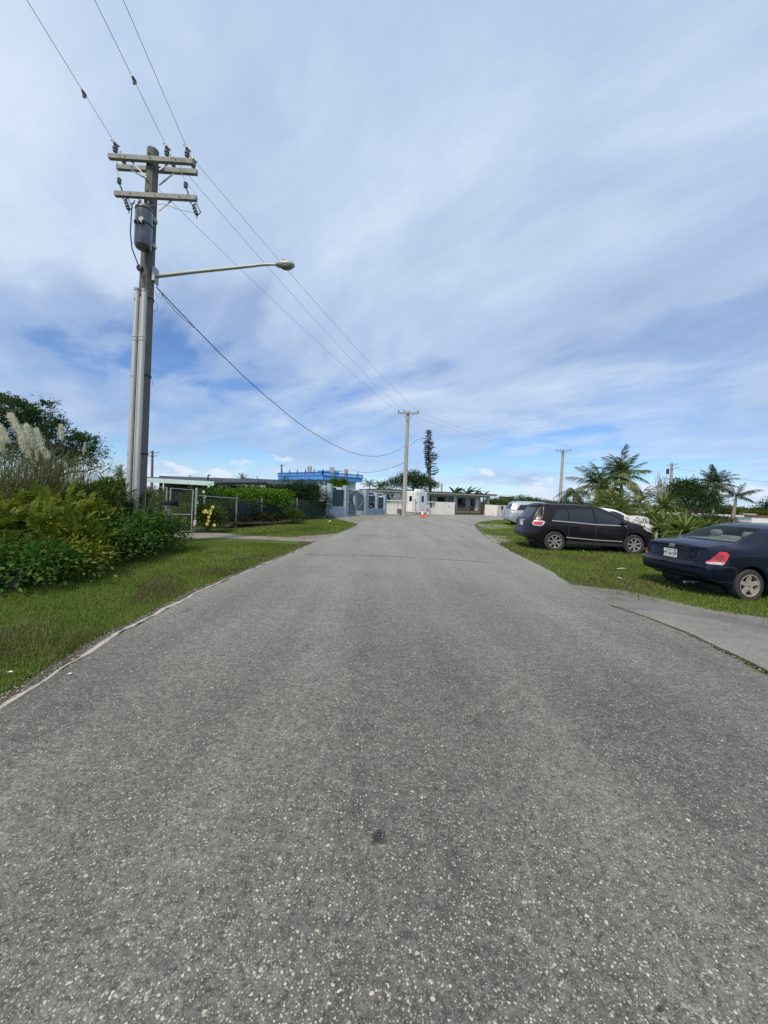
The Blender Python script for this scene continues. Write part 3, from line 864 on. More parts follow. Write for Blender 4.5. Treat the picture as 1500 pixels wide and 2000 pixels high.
def line_chips(line, n, spread, s, seed, off=0.0, z=0.0):
    """grit gathered along an edge"""
    r = np.random.default_rng(seed); L = np.array([(p[0], p[1]) for p in line]); d = np.linalg.norm(np.diff(L, axis=0), axis=1); cum = np.concatenate([[0], np.cumsum(d)])
    t = r.uniform(0, cum[-1], n); X = np.interp(t, cum, L[:, 0]) + r.normal(size=n) * spread + off; Y = np.interp(t, cum, L[:, 1]) + r.normal(size=n) * spread
    V, F = chips(n, 0, 1, 0, 1, s, seed + 1)
    k = 7; C = V.reshape(n, k, 3); m = C[:, :6].mean(1); C = C - np.stack([m[:, 0], m[:, 1], np.zeros(n)], 1)[:, None] + np.stack([X, Y, np.full(n, z)], 1)[:, None]
    return C.reshape(-1, 3), F


EDGE_STONES = [line_chips([p for p in lj if 1.5 < p.y < 12], 5200, .07, .009, 61, -.08, -.002), line_chips(W2([(1120, 1145), (1200, 1184), (1262, 1206), (1330, 1233), (1420, 1274), (1500, 1314)]), 2600, .05, .009, 62, 0, .008),
               line_chips(W2([(1120, 1145), (1230, 1157), (1300, 1174), (1395, 1195), (1500, 1209)]), 2200, .09, .011, 63, 0, .005), line_chips(W2([(930, 1032), (945, 1046), (965, 1058), (1000, 1078), (1060, 1107), (1120, 1145)]), 2200, .10, .014, 64, 0, .0)]
leaves_obj('road_stones', [chips(125000, .9, 10.5, -2.6, 3.8, .0056, 3, 2.3), chips(2600, .9, 6, -2.3, 3.5, .0098, 4, 2.2)] + EDGE_STONES, MT['stone'])

# grass
VERGE_L = [(p.x - .16, p.y) for p in lj if -1 < p.y < 12.5] + W2([(560, 1062), (430, 1056), (350, 1055)]) + [(-7.5, 11.5), (-7.6, 5), (-7.6, -1)]
VERGE_R = W2([(1620, 1226), (1500, 1209), (1395, 1195), (1300, 1174), (1230, 1157), (1160, 1148), (1120, 1143), (1060, 1105), (1000, 1077), (968, 1057), (952, 1044), (940, 1030)])
VERGE_R += W2([(935, 1021), (975, 1016), (1010, 1015)]) + [(12, 34), (34, 34), (34, 6)]
ISLE = W2([(696, 1024), (670, 1017), (642, 1013), (600, 1016), (560, 1020), (500, 1030), (440, 1035), (425, 1038), (480, 1044), (560, 1047), (630, 1042), (662, 1039)])


def turf(name, poly, dens, h, w, mat, near=0, far=1e9, keep=None):
    X, Y = sample_poly(poly, dens); k = (Y >= near) & (Y < far)
    if keep is not None: k &= keep(X, Y)
    V, F = blades(X[k], Y[k], h, w, .6, -.014)
    return V, F


def patchy(X, Y, s=1.7, t=-.35):
    q = np.sin(X * s + 1.3 * np.sin(Y * s * .7)) + np.sin(Y * s * 1.3 + 1.7 * np.sin(X * s * .6)) + RNG.normal(size=len(X)) * .5
    return q > t


PATCHES = [W2(p) for p in ([(985, 1068), (1015, 1076), (1045, 1088), (1020, 1086)], [(1060, 1112), (1160, 1110), (1225, 1112), (1150, 1117)], [(1190, 1139), (1260, 1146), (1300, 1158), (1230, 1150)], [(955, 1040), (1000, 1040), (1010, 1044), (965, 1046)], [(1030, 1092), (1070, 1096), (1095, 1107), (1060, 1109)], [(1100, 1130), (1150, 1132), (1190, 1140), (1150, 1147), (1112, 1142)], [(932, 1023), (985, 1024), (1003, 1031), (960, 1034), (940, 1031)], [(945, 1045), (985, 1047), (1000, 1056), (978, 1064), (962, 1056)])]


def off_patch(X, Y):
    k = np.ones(len(X), dtype=bool)
    for p in PATCHES: k &= ~(inside(p, X, Y) & (RNG.random(len(X)) > .45))
    return k


LN = np.array([(p.x, p.y) for p in lj])


def edge_dist(X, Y):
    return np.interp(Y, LN[:, 1], LN[:, 0]) - X


leaves_obj('grass_verge', [turf('g', VERGE_L, 5600, .047, .0065, None, 2.0, 7.5), turf('g', VERGE_L, 2800, .048, .010, None, 7.5, 14)], LF['grass'])
leaves_obj('edge_grass', [turf('g', VERGE_L, 2600, .105, .0055, None, 1.8, 9, lambda X, Y: (edge_dist(X, Y) < .95 + .3 * np.sin(Y * 2.1)) & (edge_dist(X, Y) > .06 + .07 * np.sin(Y * 5)) & patchy(X, Y, 2.6, -.2)),
                          turf('g', VERGE_L, 700, .09, .008, None, 7, 12, lambda X, Y: (edge_dist(X, Y) < .8) & patchy(X, Y, 2.2, -.4))], LF['drygrass'])
leaves_obj('grass_lawn', [turf('g', VERGE_R, 1500, .06, .011, None, 5, 11, off_patch), turf('g', VERGE_R, 620, .07, .016, None, 11, 18, off_patch), turf('g', VERGE_R, 210, .08, .03, None, 18, 34, off_patch)], LF['grass'])
APB = W2([(1105, 1140), (1160, 1146), (1230, 1154), (1300, 1171), (1395, 1192), (1500, 1206), (1500, 1222), (1395, 1203), (1300, 1184), (1230, 1168), (1160, 1156)])
leaves_obj('lawn_tufts', [turf('g', APB, 900, .05, .010, None, 0, 99, lambda X, Y: patchy(X, Y, 4.5, .5)), turf('g', VERGE_R, 330, .11, .012, None, 5, 17, lambda X, Y: patchy(X, Y, 1.5, .4) & off_patch(X, Y))], LF['drygrass'])
leaves_obj('grass_island', [turf('g', ISLE, 480, .075, .018, None)], LF['grass'])
mp = [np.array(q) for q in W2([(1196, 1184), (1262, 1206), (1330, 1233), (1420, 1274), (1500, 1314), (1600, 1364)])]
mx = np.concatenate([np.linspace(a[0], b[0], 700) for a, b in zip(mp, mp[1:])]) + RNG.normal(size=3500) * .009
my = np.concatenate([np.linspace(a[1], b[1], 700) for a, b in zip(mp, mp[1:])]) + RNG.normal(size=3500) * .009
leaves_obj('crack_moss', [blades(mx[::2], my[::2], .011, .009, .9, .006)], LF['mosstuft'])
# bits of litter and pale sticks lying in the grass
for i, (x0, y0, x1, y1, lb) in enumerate([(1127, 1074, 1142, 1079, 'pale stick lying in the grass below the dark suv'), (1205, 1114, 1222, 1113, 'long pale stick in the grass left of the navy sedan'),
                                          (1206, 1131, 1215, 1134, 'short white stick on the grass nearest the driveway')]):
    a, b = G(x0, y0), G(x1, y1); a.z = b.z = .035
    tag(MB().tube([a, (a + b) / 2 + Vector((0, 0, .01)), b], [.009, .013, .007], 6).build('stick', MT['litter']), lb, 'stick', 'sticks lying on the right lawn')
for x, y, lb in ((178, 1141, 'small white scrap of paper on the left grass verge'), (20, 1324, 'white scrap of paper at the worn road edge'), (136, 1317, 'thin white scrap lying flat on the asphalt near the left edge'), (644, 1020, 'white scrap on the grass island by the blue wall')):
    p = G(x, y); s = .011 if y > 1100 else .07
    z = .05 if x != 136 else .006
    tag(MB().add([(p.x - s * 1.6, p.y - s, z), (p.x + s * 1.7, p.y - s * .7, z + s * .25), (p.x + s * 1.2, p.y + s, z + s * .1), (p.x, p.y + s * .5, z + s * .6), (p.x - s * 1.1, p.y + s * .9, z)],
                 [(0, 1, 3), (1, 2, 3), (0, 3, 4)]).build('paper_scrap', MT['litter']), lb, 'litter', 'scraps of litter')

# ---------------------------------------------------------------- utility poles and wires
def insulator(c, h=.30):
    """pin insulator with stacked sheds"""
    pr = [(.018, 0), (.018, .07), (.055, .09), (.06, .13), (.035, .15), (.065, .17), (.065, .21), (.03, .23), (.05, .26), (.03, h)]
    return MB().lathe([(r, z * h / .30) for r, z in pr], c, 10)


def arm_frame(a, b):
    d = (b - a).normalized()
    return d


def big_pole():
    d = 10.4
    base = G(262, 1068); top = P(299, 294, d)
    base = Vector((X_at(262, d), d, 0))
    root = thing('utility_pole', 'tall concrete utility pole with crossarms, transformer and street lamp rising from the left bushes', 'utility pole', base)
    L = lambda p: Vector(p) - base
    ax = (top - base)
    def on(t): return base + ax * t
    def at_py(py):
        t = (py - 1068) / (294 - 1068); return base.lerp(top, max(0, min(1, t)))
    mb = MB(); pts = [L(base) - Vector((0, 0, .3))] + [L(on(t)) for t in (.25, .5, .75, 1)]
    mb.tube(pts, [.245, .22, .195, .17, .145], 10)
    mb.build('shaft', MT['pole'], root, 35)
    # step-bolt holes
    for py in (309, 363, 382, 399, 330):
        p = at_py(py); MB().lathe([(.022, 0), (.022, .03)], L(p) + Vector((-.01, -.155, 0)), 8, Matrix.Rotation(PI / 2, 3, 'X')).build('bolt_hole', MT['dark'], root)
    arms = [((213, 306), (378, 317), d - .22, 'front'), ((229, 327), (385, 337), d + .22, 'rear'), ((225, 379), (384, 388), d - .24, 'lower')]
    res = {}
    for (a, b, dd, k) in arms:
        pa, pb = P(*a, dd), P(*b, dd)
        o = MB().beam(L(pa), L(pb), .10, .12).build('crossarm', MT['arm'], root)
        res[k] = (o, pa, pb, dd)
        for s in (.2, .5, .8):
            q = pa.lerp(pb, s); MB().lathe([(.016, 0), (.016, .02)], L(q) + Vector((0, -.05, 0)), 6, Matrix.Rotation(PI / 2, 3, 'X')).build('bolt', MT['dark'], o)
    # flat braces
    for (x0, y0), (x1, y1), dd in (((256, 313), (286, 347), d - .20), ((328, 320), (311, 332), d - .20), ((340, 338), (311, 362), d + .20), ((338, 389), (310, 412), d - .22), ((268, 385), (285, 402), d - .22), ((256, 332), (286, 349), d + .2)):
        MB().beam(L(P(x0, y0, dd)), L(P(x1, y1, dd * .5 + d * .5 - .1)), .02, .035).build('brace', MT['steel'], root)
    tops = {}
    for k, px in (('front', 224), ('front', 324), ('front', 364), ('rear', 240), ('rear', 338), ('rear', 376)):
        o, pa, pb, dd = res[k]
        s = (px - 0) ; ap = pa; f = None
        for i in range(101):
            q = pa.lerp(pb, i / 100); u = 750 + FPX * ((q - Vector((0, 0, EYE))).dot(Vector((CR, 0, SR)))) / q.y
            if u >= px: f = q; break
        f = f if f is not None else pb
        f = f + Vector((0, 0, .06))
        insulator(L(f), .27).build('insulator', MT['porcelain'], o, 40)
        cl = MB().box(L(f) + Vector((0, 0, .28)), (.06, .16, .035)).tube([L(f) + Vector((-.05, -.1, .30)), L(f) + Vector((0, 0, .31)), L(f) + Vector((.05, .1, .30))], .014, 6)
        cl.build('wire_clamp', MT['steel'], o)
        tops[(k, px)] = f + Vector((0, 0, .29))
    # arresters above the lower arm and fused cutouts below it
    o = res['lower'][0]
    for px, ya, yb, cx, cy, sg in ((233, 350, 372, 248, 400, 1), (363, 358, 380, 381, 410, 1)):
        a = P(px, yb, d - .27); b = P(px, ya, d - .27)
        MB().lathe([(.03, 0), (.055, .02), (.04, .05), (.055, .07), (.04, .10), (.055, .12), (.03, .15)], L(b) - Vector((0, 0, .12)), 10).build('surge_arrester', MT['porcelain'], o, 40)
        MB().tube([L(b) - Vector((0, 0, .12)), L(b) + Vector((.05, 0, -.20)), L(a) + Vector((.08, 0, -.02)), L(P(cx - 8, cy - 12, d - .27))], .018, 6).build('bracket', MT['dark'], o)
        c = P(cx, cy, d - .30); R = Matrix.Rotation(rad(-22), 3, 'Y')
        MB().lathe([(.03, -.14), (.05, -.12), (.035, -.08), (.055, -.05), (.035, 0), (.055, .04), (.035, .08), (.05, .12), (.03, .14)], L(c), 10, R).build('cutout', MT['porcelain'], o, 40)
        MB().tube([L(c) + R @ Vector((0, 0, .15)), L(c) + R @ Vector((.09, -.02, .13)), L(c) + R @ Vector((.12, -.02, -.13)), L(c) + R @ Vector((0, 0, -.16)), L(c) + R @ Vector((-.03, 0, -.22))], .013, 6).build('fuse_tube', MT['dark'], o)
    # transformer can
    ct, cb = P(282, 410, d - .42), P(279, 484, d - .42)
    R = ct - cb; h = R.length; q = R.normalized().to_track_quat('Z', 'Y').to_matrix()
    tr = MB().lathe([(.165, -.02), (.19, .02), (.20, .05), (.20, h - .06), (.21, h - .05), (.21, h - .01), (.19, h + .03), (.10, h + .06), (.0, h + .065)], L(cb), 20, q).build('transformer', MT['tank'], root, 40)
    for z in (h * .58, h * .97):
        MB().lathe([(.203, z - .02), (.213, z - .015), (.213, z + .015), (.203, z + .02)], L(cb), 20, q).build('band', MT['dark'], tr, 40)
    for x, y in ((-.10, -.05), (.10, .0)):
        MB().lathe([(.03, 0), (.05, .03), (.03, .06), (.05, .09), (.03, .13), (.015, .20)], L(ct) + Vector((x, y, .05)), 8).build('bushing', MT['porcelain'], tr, 40)
    MB().box(L(ct) + Vector((.10, .20, -.12)), (.16, .18, .10)).build('hanger', MT['steel'], tr)
    MB().box(L(cb) + Vector((.10, .20, .18)), (.16, .18, .08)).build('hanger', MT['steel'], tr)
    for x in (-.10, .0, .10):
        MB().lathe([(.022, 0), (.032, .04), (.02, .09)], L(cb) + Vector((x + .04, -.20, h * .50)), 8, Matrix.Rotation(rad(70), 3, 'X')).build('bushing', MT['dark'], tr, 40)
    MB().box(L(cb) + Vector((.06, -.205, h * .60)), (.11, .012, .14)).build('nameplate', MT['steel'], tr)
    MB().add([], []).tube([L(ct) + Vector((-.19, -.10, .16)), L(ct) + Vector((-.245, -.12, .02)), L(cb) + Vector((-.245, -.14, .3)), L(cb) + Vector((-.20, -.12, -.1)), L(P(271, 520, d - .3)), L(P(280, 545, d - .26)), L(P(285, 566, d - .26))], .014, 6).build('lead_wire', MT['dark'], tr)
    # drop leads between arms
    for pts in ([P(233, 350, d - .26), P(230, 336, d - .1), P(228, 312, d - .2)], [P(363, 357, d - .26), P(358, 345, d), P(348, 326, d + .2)], [P(246, 407, d - .3), P(258, 396, d - .4), P(272, 400, d - .42)], [P(380, 416, d - .3), P(352, 410, d - .2), P(318, 398, d - .4), P(288, 402, d - .42)], [P(384, 400, d - .26), P(384, 382, d - .1), P(372, 366, d), P(363, 357, d - .26)]):
        MB().tube([L(p) for p in pts], .006, 5).build('jumper', MT['wire'], root)
    # two service conduits strapped to the left of the shaft
    for (x0, y0, x1, r, dd) in ((268, 568, 250, .062, d - .30), (282, 570, 266, .066, d - .30)):
        a = P(x0, y0, dd); b = Vector((X_at(x1 - 4, dd), dd, 0))
        c = MB().cyl(L(b), L(a), r, r, 14).build('conduit', MT['pvc'], root, 40)
        for py in (656, 663):
            t = (py - y0) / (1068 - y0); q = a.lerp(b, t); u = (a - b).normalized()
            MB().cyl(L(q) - u * .03, L(q) + u * .03, r + .012, None, 14).build('coupling', MT['pvc'], c, 40)
        MB().cyl(L(a), L(a) + (a - b).normalized() * .06, r + .01, None, 14).build('cap', MT['steel'], c, 40)
    a, b = P(275, 580, d - .27), Vector((X_at(255, d - .27), d - .27, 0)); MB().cyl(L(b), L(a), .022, None, 8).build('ground_rod_pipe', MT['pvc'], root)
    for py in (585, 735, 887):
        p = at_py(py); r = .245 - .1 * (1068 - py) / 774
        MB().lathe([(r + .006, -.02), (r + .016, -.02), (r + .016, .02), (r + .006, .02)], L(p), 14, None, True).build('strap', MT['dark'], root)
        q0 = P(263 - 21 * (py - 568) / 500, py, d - .37); q1 = p + Vector((.02, -r - .02, 0))
        MB().beam(L(q0), L(q1), .012, .04).build('strap', MT['dark'], root)
    # lamp arm and head
    pb = P(303, 540, d - .1); pe = P(541, 517, d - .1)
    la = MB().tube([L(pb), L(P(380, 531, d - .1)), L(P(460, 523, d - .1)), L(P(515, 517, d - .1)), L(P(530, 516.5, d - .1)), L(pe)], [.052, .046, .041, .035, .032, .030], 10).build('lamp_arm', MT['lampshell'], root, 40)
    MB().box(L(P(302, 536, d - .12)), (.07, .12, .36)).build('bracket', MT['galv'], la)
    MB().box(L(P(306, 541, d - .05)), (.03, .14, .42)).build('bracket', MT['galv'], la)
    hc = P(557, 518, d - .1)
    head = MB(); ring = []
    prof = [(-.25, .05, .045, .04), (-.19, .095, .075, .07), (-.05, .13, .10, .085), (.08, .135, .10, .085), (.19, .115, .085, .07), (.245, .06, .05, .045)]
    hv = []; k = 12
    for x, wy, up, dn in prof:
        for j in range(k):
            t = 2 * PI * j / k; s = math.sin(t)
            hv.append(L(hc) + Vector((x, math.cos(t) * wy, s * (up if s > 0 else dn) + .01)))
    hf = [(i * k + j, i * k + (j + 1) % k, (i + 1) * k + (j + 1) % k, (i + 1) * k + j) for i in range(len(prof) - 1) for j in range(k)]
    hf += [tuple(range(k)), tuple((len(prof) - 1) * k + j for j in reversed(range(k)))]
    head.add(hv, hf).build('lamp_head', MT['lampshell'], la, 50)
    MB().sphere(L(hc) + Vector((.035, 0, -.045)), (.175, .115, .075), 14, 8).build('lens', MT['lens'], la, 60)
    MB().lathe([(.03, 0), (.03, .05), (.02, .065)], L(hc) + Vector((-.05, 0, .085)), 8).build('photocell', MT['dark'], la)
    MB().lathe([(.09, 0), (.08, .05), (.05, .06)], L(at_py(532)) + Vector((-.08, -.17, 0)), 10, Matrix.Rotation(PI / 2, 3, 'X')).build('junction_box', MT['dark'], root, 40)
    # loose loops of cable hanging by the lamp bracket
    for pts in ([P(304, 590, d - .2), P(308, 597, d - .2), P(306, 606, d - .2), P(300, 608, d - .2)], [P(303, 570, d - .2), P(307, 580, d - .2), P(315, 583, d - .2), P(317, 576, d - .2), P(310, 572, d - .2)], [P(296, 742, d - .2), P(299, 746, d - .2), P(297, 752, d - .2)]):
        MB().tube([L(p) for p in pts], .006, 5).build('cable_loop', MT['wire_dark'], root)
    return tops


TOPS = big_pole()


def small_pole(px0, py0, px1, py1, d, r, mat, arms, label, lamp=None, can=None, vbrace=True, group='distant utility poles'):
    base = Vector((X_at(px0, d), d, 0)); top = P(px1, py1, d)
    root = thing('utility_pole', label, 'utility pole', base, group=group)
    L = lambda p: Vector(p) - base
    MB().tube([Vector((0, 0, -.2)), L(top) * .5, L(top)], [r, r * .85, r * .68], 8).build('shaft', mat, root, 40)
    for (x0, y0, x1, y1) in arms:
        a, b = P(x0, y0, d - r), P(x1, y1, d - r)
        o = MB().beam(L(a), L(b), .10, .12).build('crossarm', MT['arm'] if mat is not MT['wood'] else MT['wood'], root)
        for s in (.04, .30, .96):
            q = a.lerp(b, s) + Vector((0, 0, .05)); MB().lathe([(.02, 0), (.06, .08), (.03, .14), (.06, .18), (.03, .26)], L(q), 6).build('insulator', MT['porcelain'], o)
        if vbrace:
            m = a.lerp(b, .5)
            for s in (.22, .78):
                q = a.lerp(b, s); MB().beam(L(q), L(m) - Vector((0, 0, .75)), .03, .05).build('brace', MT['steel'], root)
    if lamp:
        pts = [L(P(x, y, d - .1)) for x, y in lamp]
        la = MB().tube(pts, .045, 6).build('lamp_arm', MT['steel'], root)
        e = pts[-1]; MB().sphere(e + Vector((.25, 0, 0)), (.34, .13, .09), 8, 5).build('lamp_head', MT['lampshell'], la, 60)
    if can:
        c = P(can[0], can[1], d - .3); MB().lathe([(.26, -.55), (.28, -.5), (.28, .5), (.2, .55), (.05, .62)], L(c), 10).build('transformer', MT['dark'], root, 40)
    return root


small_pole(788.5, 1007, 797, 803, 36.3, .22, MT['pole_pale'], [(777, 806.5, 818, 807.5)], 'grey concrete utility pole with a curved lamp arm beside the small white guard booth', lamp=[(797, 872), (806, 865), (814, 858), (822, 855.5), (826, 855)], group=None)
small_pole(1092, 987, 1100, 878, 62, .30, MT['pole_pale'], [(1086, 881, 1116, 880.5)], 'concrete utility pole rising behind the parked dark suv, one crossarm')
small_pole(1308, 996, 1312.5, 904, 86, .36, MT['pole_pale'], [(1302, 909, 1323, 907), (1304, 917, 1324, 913.5)], 'distant concrete utility pole with a dark transformer behind the round green tree', can=(1304, 921), vbrace=False)
small_pole(296, 962, 298, 880, 80, .30, MT['wood'], [(288, 884, 311, 884.5), (291, 891, 306, 890.5)], 'distant reddish timber utility pole just right of the tall concrete pole', vbrace=False)
small_pole(550, 966, 550, 907, 128, .34, MT['wood'], [(545.5, 909, 555.5, 909)], 'tiny far utility pole above the bright blue house roof', vbrace=False)
small_pole(371, 958, 371, 928, 150, .22, MT['wood'], [(367, 929, 375, 929)], 'tiny far utility pole over the mint carport roof', vbrace=False)
small_pole(863, 978, 863, 945, 140, .25, MT['wood'], [(860, 947, 866, 947)], 'tiny far utility pole above the low white house roof', vbrace=False)


def wire(a, b, sag, r, label, mat='wire', n=28, group='overhead power lines', name='overhead_wire', wob=0.0):
    pts = []
    for i in range(n + 1):
        t = i / n; p = Vector(a).lerp(Vector(b), t); p.z -= 4 * sag * t * (1 - t)
        if wob and 0 < i < n: p += Vector((random.uniform(-wob, wob), 0, random.uniform(-wob, wob)))
        pts.append(p)
    return tag(MB().tube(pts, r, 5).build(name, MT[mat]), label, 'cable', group)


T1, T2, T3 = TOPS[('front', 224)], TOPS[('front', 324)], TOPS[('front', 364)]
R1, R2, R3 = TOPS[('rear', 240)], TOPS[('rear', 338)], TOPS[('rear', 376)]
E1, E2, E3 = P(778, 804, 36.1), P(787.5, 803, 36.1), P(816.5, 804.5, 36.1)
for a, e, px, lb in ((T1, E1, 40, 'left'), (T2, E2, 175, 'middle'), (T3, E3, 232, 'right')):
    # the span behind: passes through the top of the picture where the photograph shows it, at nearly the same height
    z = a.z - .35; dq = (z - EYE) / ray(px, 0).z
    q = P(px, 0, dq); far = a + (q - a) * (34 / max(.5, (a - q).length)); far.z = a.z + .2
    w = wire(a, far, .55, .006, lb.replace('middle', 'middle') + ('most' if lb != 'middle' else '') + ' thin wire from the tall pole up out of the top of the photo', n=24)
    if lb != 'right':
        v = far - a; pt = a + v * (.041 if lb == 'left' else .052); pt.z -= 4 * .55 * .045
        MB().tube([pt - v.normalized() * .09, pt - v.normalized() * .03, pt + v.normalized() * .09], [.02, .045, .02], 6).box(pt - Vector((0, 0, .05)), (.035, .05, .09)).build('wire_clamp', MT['porcelain'], w)
for a, e, lb in ((R1, E1, 'lowest of three thin wires between the tall pole and the booth pole'), (R2, E2, 'middle of three thin wires between the tall pole and the booth pole'), (R3, E3, 'topmost of three thin wires between the tall pole and the booth pole')):
    wire(a, e, .32, .006, lb)
for i, (e, q) in enumerate(((E2, P(1088, 880, 61.8)), (E3, P(1114, 879, 61.8)))):
    wire(e, q, .9, .007, ('lower' if i == 0 else 'upper') + ' thin wire running right from the booth pole to the pole behind the suv')
wire(P(305, 560, 10.3), P(793, 868, 36.2), 2.55, .014, 'thick dark service cable sagging from the tall pole to the booth pole', 'wire_dark', 44, None, 'service_cable', .012)
wire(P(306, 562, 10.25), P(382, 641, 13.1), .10, .008, 'thin lashing wire twisted along the start of the sagging service cable', 'wire_dark', 12, None, 'lashing_wire', .03)
wire(P(690, 918, 78), P(790, 904, 36.2), .7, .022, 'cable dropping from the booth pole towards the bright blue house', 'wire_dark', 20, None, 'service_cable')
wire(P(1101, 905, 61.8), P(1165, 896, 45), .3, .014, 'thin cable from the pole behind the suv to the palm tops', 'wire_dark', 10, None, 'service_cable')
wire(P(1322, 914, 86), P(1640, 950, 70), .8, .02, 'thin cable running right from the distant transformer pole', 'wire_dark', 12, None, 'service_cable')

# ---------------------------------------------------------------- walls, houses, gates
def frame_of(a, b):
    """unit along, unit outward (towards the camera), length, for a ground line a-b"""
    a, b = Vector((a[0], a[1], 0)), Vector((b[0], b[1], 0))
    u = (b - a); Ln = u.length; u.normalize(); n = Vector((u.y, -u.x, 0))
    if n.dot(-a) < 0: n = -n
    return a, u, n, Ln


def along(a, u, px):
    """distance along ground line a + u s that shows at column px (height about 1 m)"""
    lo, hi = -5.0, 60.0
    def col(s):
        q = a + u * s; q.z = 1.0; q -= Vector((0, 0, EYE)); return 750 + FPX * q.dot(Vector((CR, 0, SR))) / q.y
    for _ in range(50):
        m = (lo + hi) / 2
        if (col(m) < px) == (col(hi) > col(lo)): lo = m
        else: hi = m
    return (lo + hi) / 2


def rot_of(u):
    return math.atan2(u.y, u.x)


# ---- powder blue gate wall
A, U, NV, LEN = frame_of(G(642, 1010.3), G(752, 1004.2))
RZ = rot_of(U); S = lambda px: along(A, U, px)
root = thing('garden_wall', 'powder blue boundary wall with pillars, dark screens and an arched iron gate', 'wall', A, RZ)
hgt = lambda s: 2.36 + (1.78 - 2.36) * s / LEN
for k, (x0, x1, ex) in enumerate(((641, 645.5, .12), (671.5, 677.5, .22), (710.5, 717, .20), (732.5, 736, .12), (749, 752, .08))):
    s0, s1 = S(x0), S(x1); h = hgt((s0 + s1) / 2) + ex
    MB().bbox(((s0 + s1) / 2, 0, h / 2 - .05), (s1 - s0, .34, h + .1), .015).build('pillar', MT['bluewall'], root)
    MB().bbox(((s0 + s1) / 2 - .22, .42, h / 2 - .15), (.34, .5, h - .1), .015).build('pillar', MT['bluelit'], root)  # pillar return: sunlit side painted in as a paler blue
for x0, x1, zb in ((645.5, 671.5, .78), (717, 732.5, .62), (736, 749, .55)):
    s0, s1 = S(x0), S(x1); c = (s0 + s1) / 2; w = s1 - s0; ht = hgt(c) - .22
    MB().bbox((c, .02, zb / 2 - .05), (w - .006, .24, zb + .1), .01).build('wall_panel', MT['bluewall'], root)
    sc = MB().box((c, .06, (zb + ht) / 2), (w - .02, .02, ht - zb)).build('screen', MT['screen'], root)
    n = int(w / .16)
    f = MB()
    for i in range(n + 1): f.box((s0 + .02 + (w - .04) * i / n, .035, (zb + ht) / 2), (.018, .018, ht - zb))
    for z in (zb + .02, ht): f.box((c, .033, z), (w - .02, .03, .045))
    f.build('grille', MT['gateiron'], sc, kind='stuff')
# arched double gate
s0, s1 = S(677.5), S(710.5); w = s1 - s0; c = (s0 + s1) / 2; hs, hp = 1.50, 2.10
gt = thing('arched_gate', 'arched double iron gate with diagonal bars in the powder blue wall', 'gate', A + U * c, RZ)
zt = lambda x: hs + (hp - hs) * math.sqrt(max(0, 1 - (x / (w / 2)) ** 2))
arc = [(-w / 2 + w * i / 20) for i in range(21)]
for sg in (-1, 1):
    lf = MB()
    xs = [x for x in arc if x * sg >= -1e-6]
    lf.tube([(x * .985, -.02, zt(x)) for x in xs], .03, 6)
    lf.tube([(x * .96, -.02, zt(x) - .14) for x in xs], .02, 6)
    for x in (.03 * sg, (w / 2 - .03) * sg): lf.box((x, -.02, zt(x) / 2), (.055, .05, zt(x)))
    for z in (.12, .42): lf.box((sg * w / 4, -.02, z), (w / 2, .04, .045))
    leaf = lf.build('gate_leaf', MT['bluewall'], gt)
    MB().add([(sg * .03, .01, .40)] + [(x, .01, zt(x) - .08) for x in xs] + [(sg * (w / 2 - .02), .01, .40)], [tuple(range(len(xs) + 2))]).build('screen', MT['gateiron'], leaf)
    b = MB()
    for i in range(1, 9):
        x = sg * (w / 2) * i / 9; b.box((x, -.012, (zt(x) + .1) / 2), (.016, .016, zt(x) - .12))
    b.build('bars', MT['steel'], leaf, kind='stuff')
    b = MB().beam((sg * .06, -.045, .45), (sg * (w / 2 - .08), -.045, 1.35), .03, .03)
    for i in range(9):
        x = sg * (w / 2) * (i + .5) / 9; b.box((x, -.04, .22), (.02, .02, .30))
    b.build('scroll_bar', MT['bluewall'], leaf)
# carport roof behind the wall
a0, a1 = P(606, 945, 30.5), P(747, 965.5, 40)
rf = thing('carport', 'dark low carport roof with a white edge behind the powder blue wall', 'carport', (a0.x, a0.y, 0))
L = lambda p: Vector(p) - Vector((a0.x, a0.y, 0))
back = Vector((-5.5, 2.4, 0))
MB().add([L(a0), L(a1), L(a1 + back), L(a0 + back), L(a0 - Vector((0, 0, .16))), L(a1 - Vector((0, 0, .16))), L(a1 + back - Vector((0, 0, .16))), L(a0 + back - Vector((0, 0, .16)))],
         [(0, 1, 2, 3), (7, 6, 5, 4), (0, 4, 5, 1), (1, 5, 6, 2), (2, 6, 7, 3), (3, 7, 4, 0)]).build('roof', MT['roofdark'], rf)
e = Vector((.04, -.04, .02)); MB().beam(L(a0 + e), L(a1 + e), .05, .10).build('edge_trim', MT['white'], rf)
for t in (.06, .5, .92):
    q = a0.lerp(a1, t) + Vector((-.5, .3, -.16)); MB().box(L((q.x, q.y, q.z / 2)), (.12, .12, q.z)).build('post', MT['steel'], rf)
q0, q1 = a0 + back * .75, a1 + back * .75
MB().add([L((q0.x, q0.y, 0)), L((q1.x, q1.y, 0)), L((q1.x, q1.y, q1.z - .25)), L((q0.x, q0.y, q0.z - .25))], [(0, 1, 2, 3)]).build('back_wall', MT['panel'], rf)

# ---- black kerbside mailbox by the blue wall
p = G(722.5, 1005.6); d = p.y
mb = thing('mailbox', 'black mailbox on a thick black post in front of the powder blue wall', 'mailbox', p, rad(20), 'mailboxes')
MB().bbox((0, 0, .42), (.26, .26, .84), .02).build('post', MT['plastic'], mb)
MB().bbox((0, 0, .98), (.62, .34, .26), .05).build('box', MT['plastic'], mb)
MB().bbox((0, -.03, 1.13), (.70, .42, .05), .015).build('lid', MT['steel'], mb)
MB().box((.0, -.185, .80), (.16, .012, .09)).build('number_plate', MT['white'], mb)
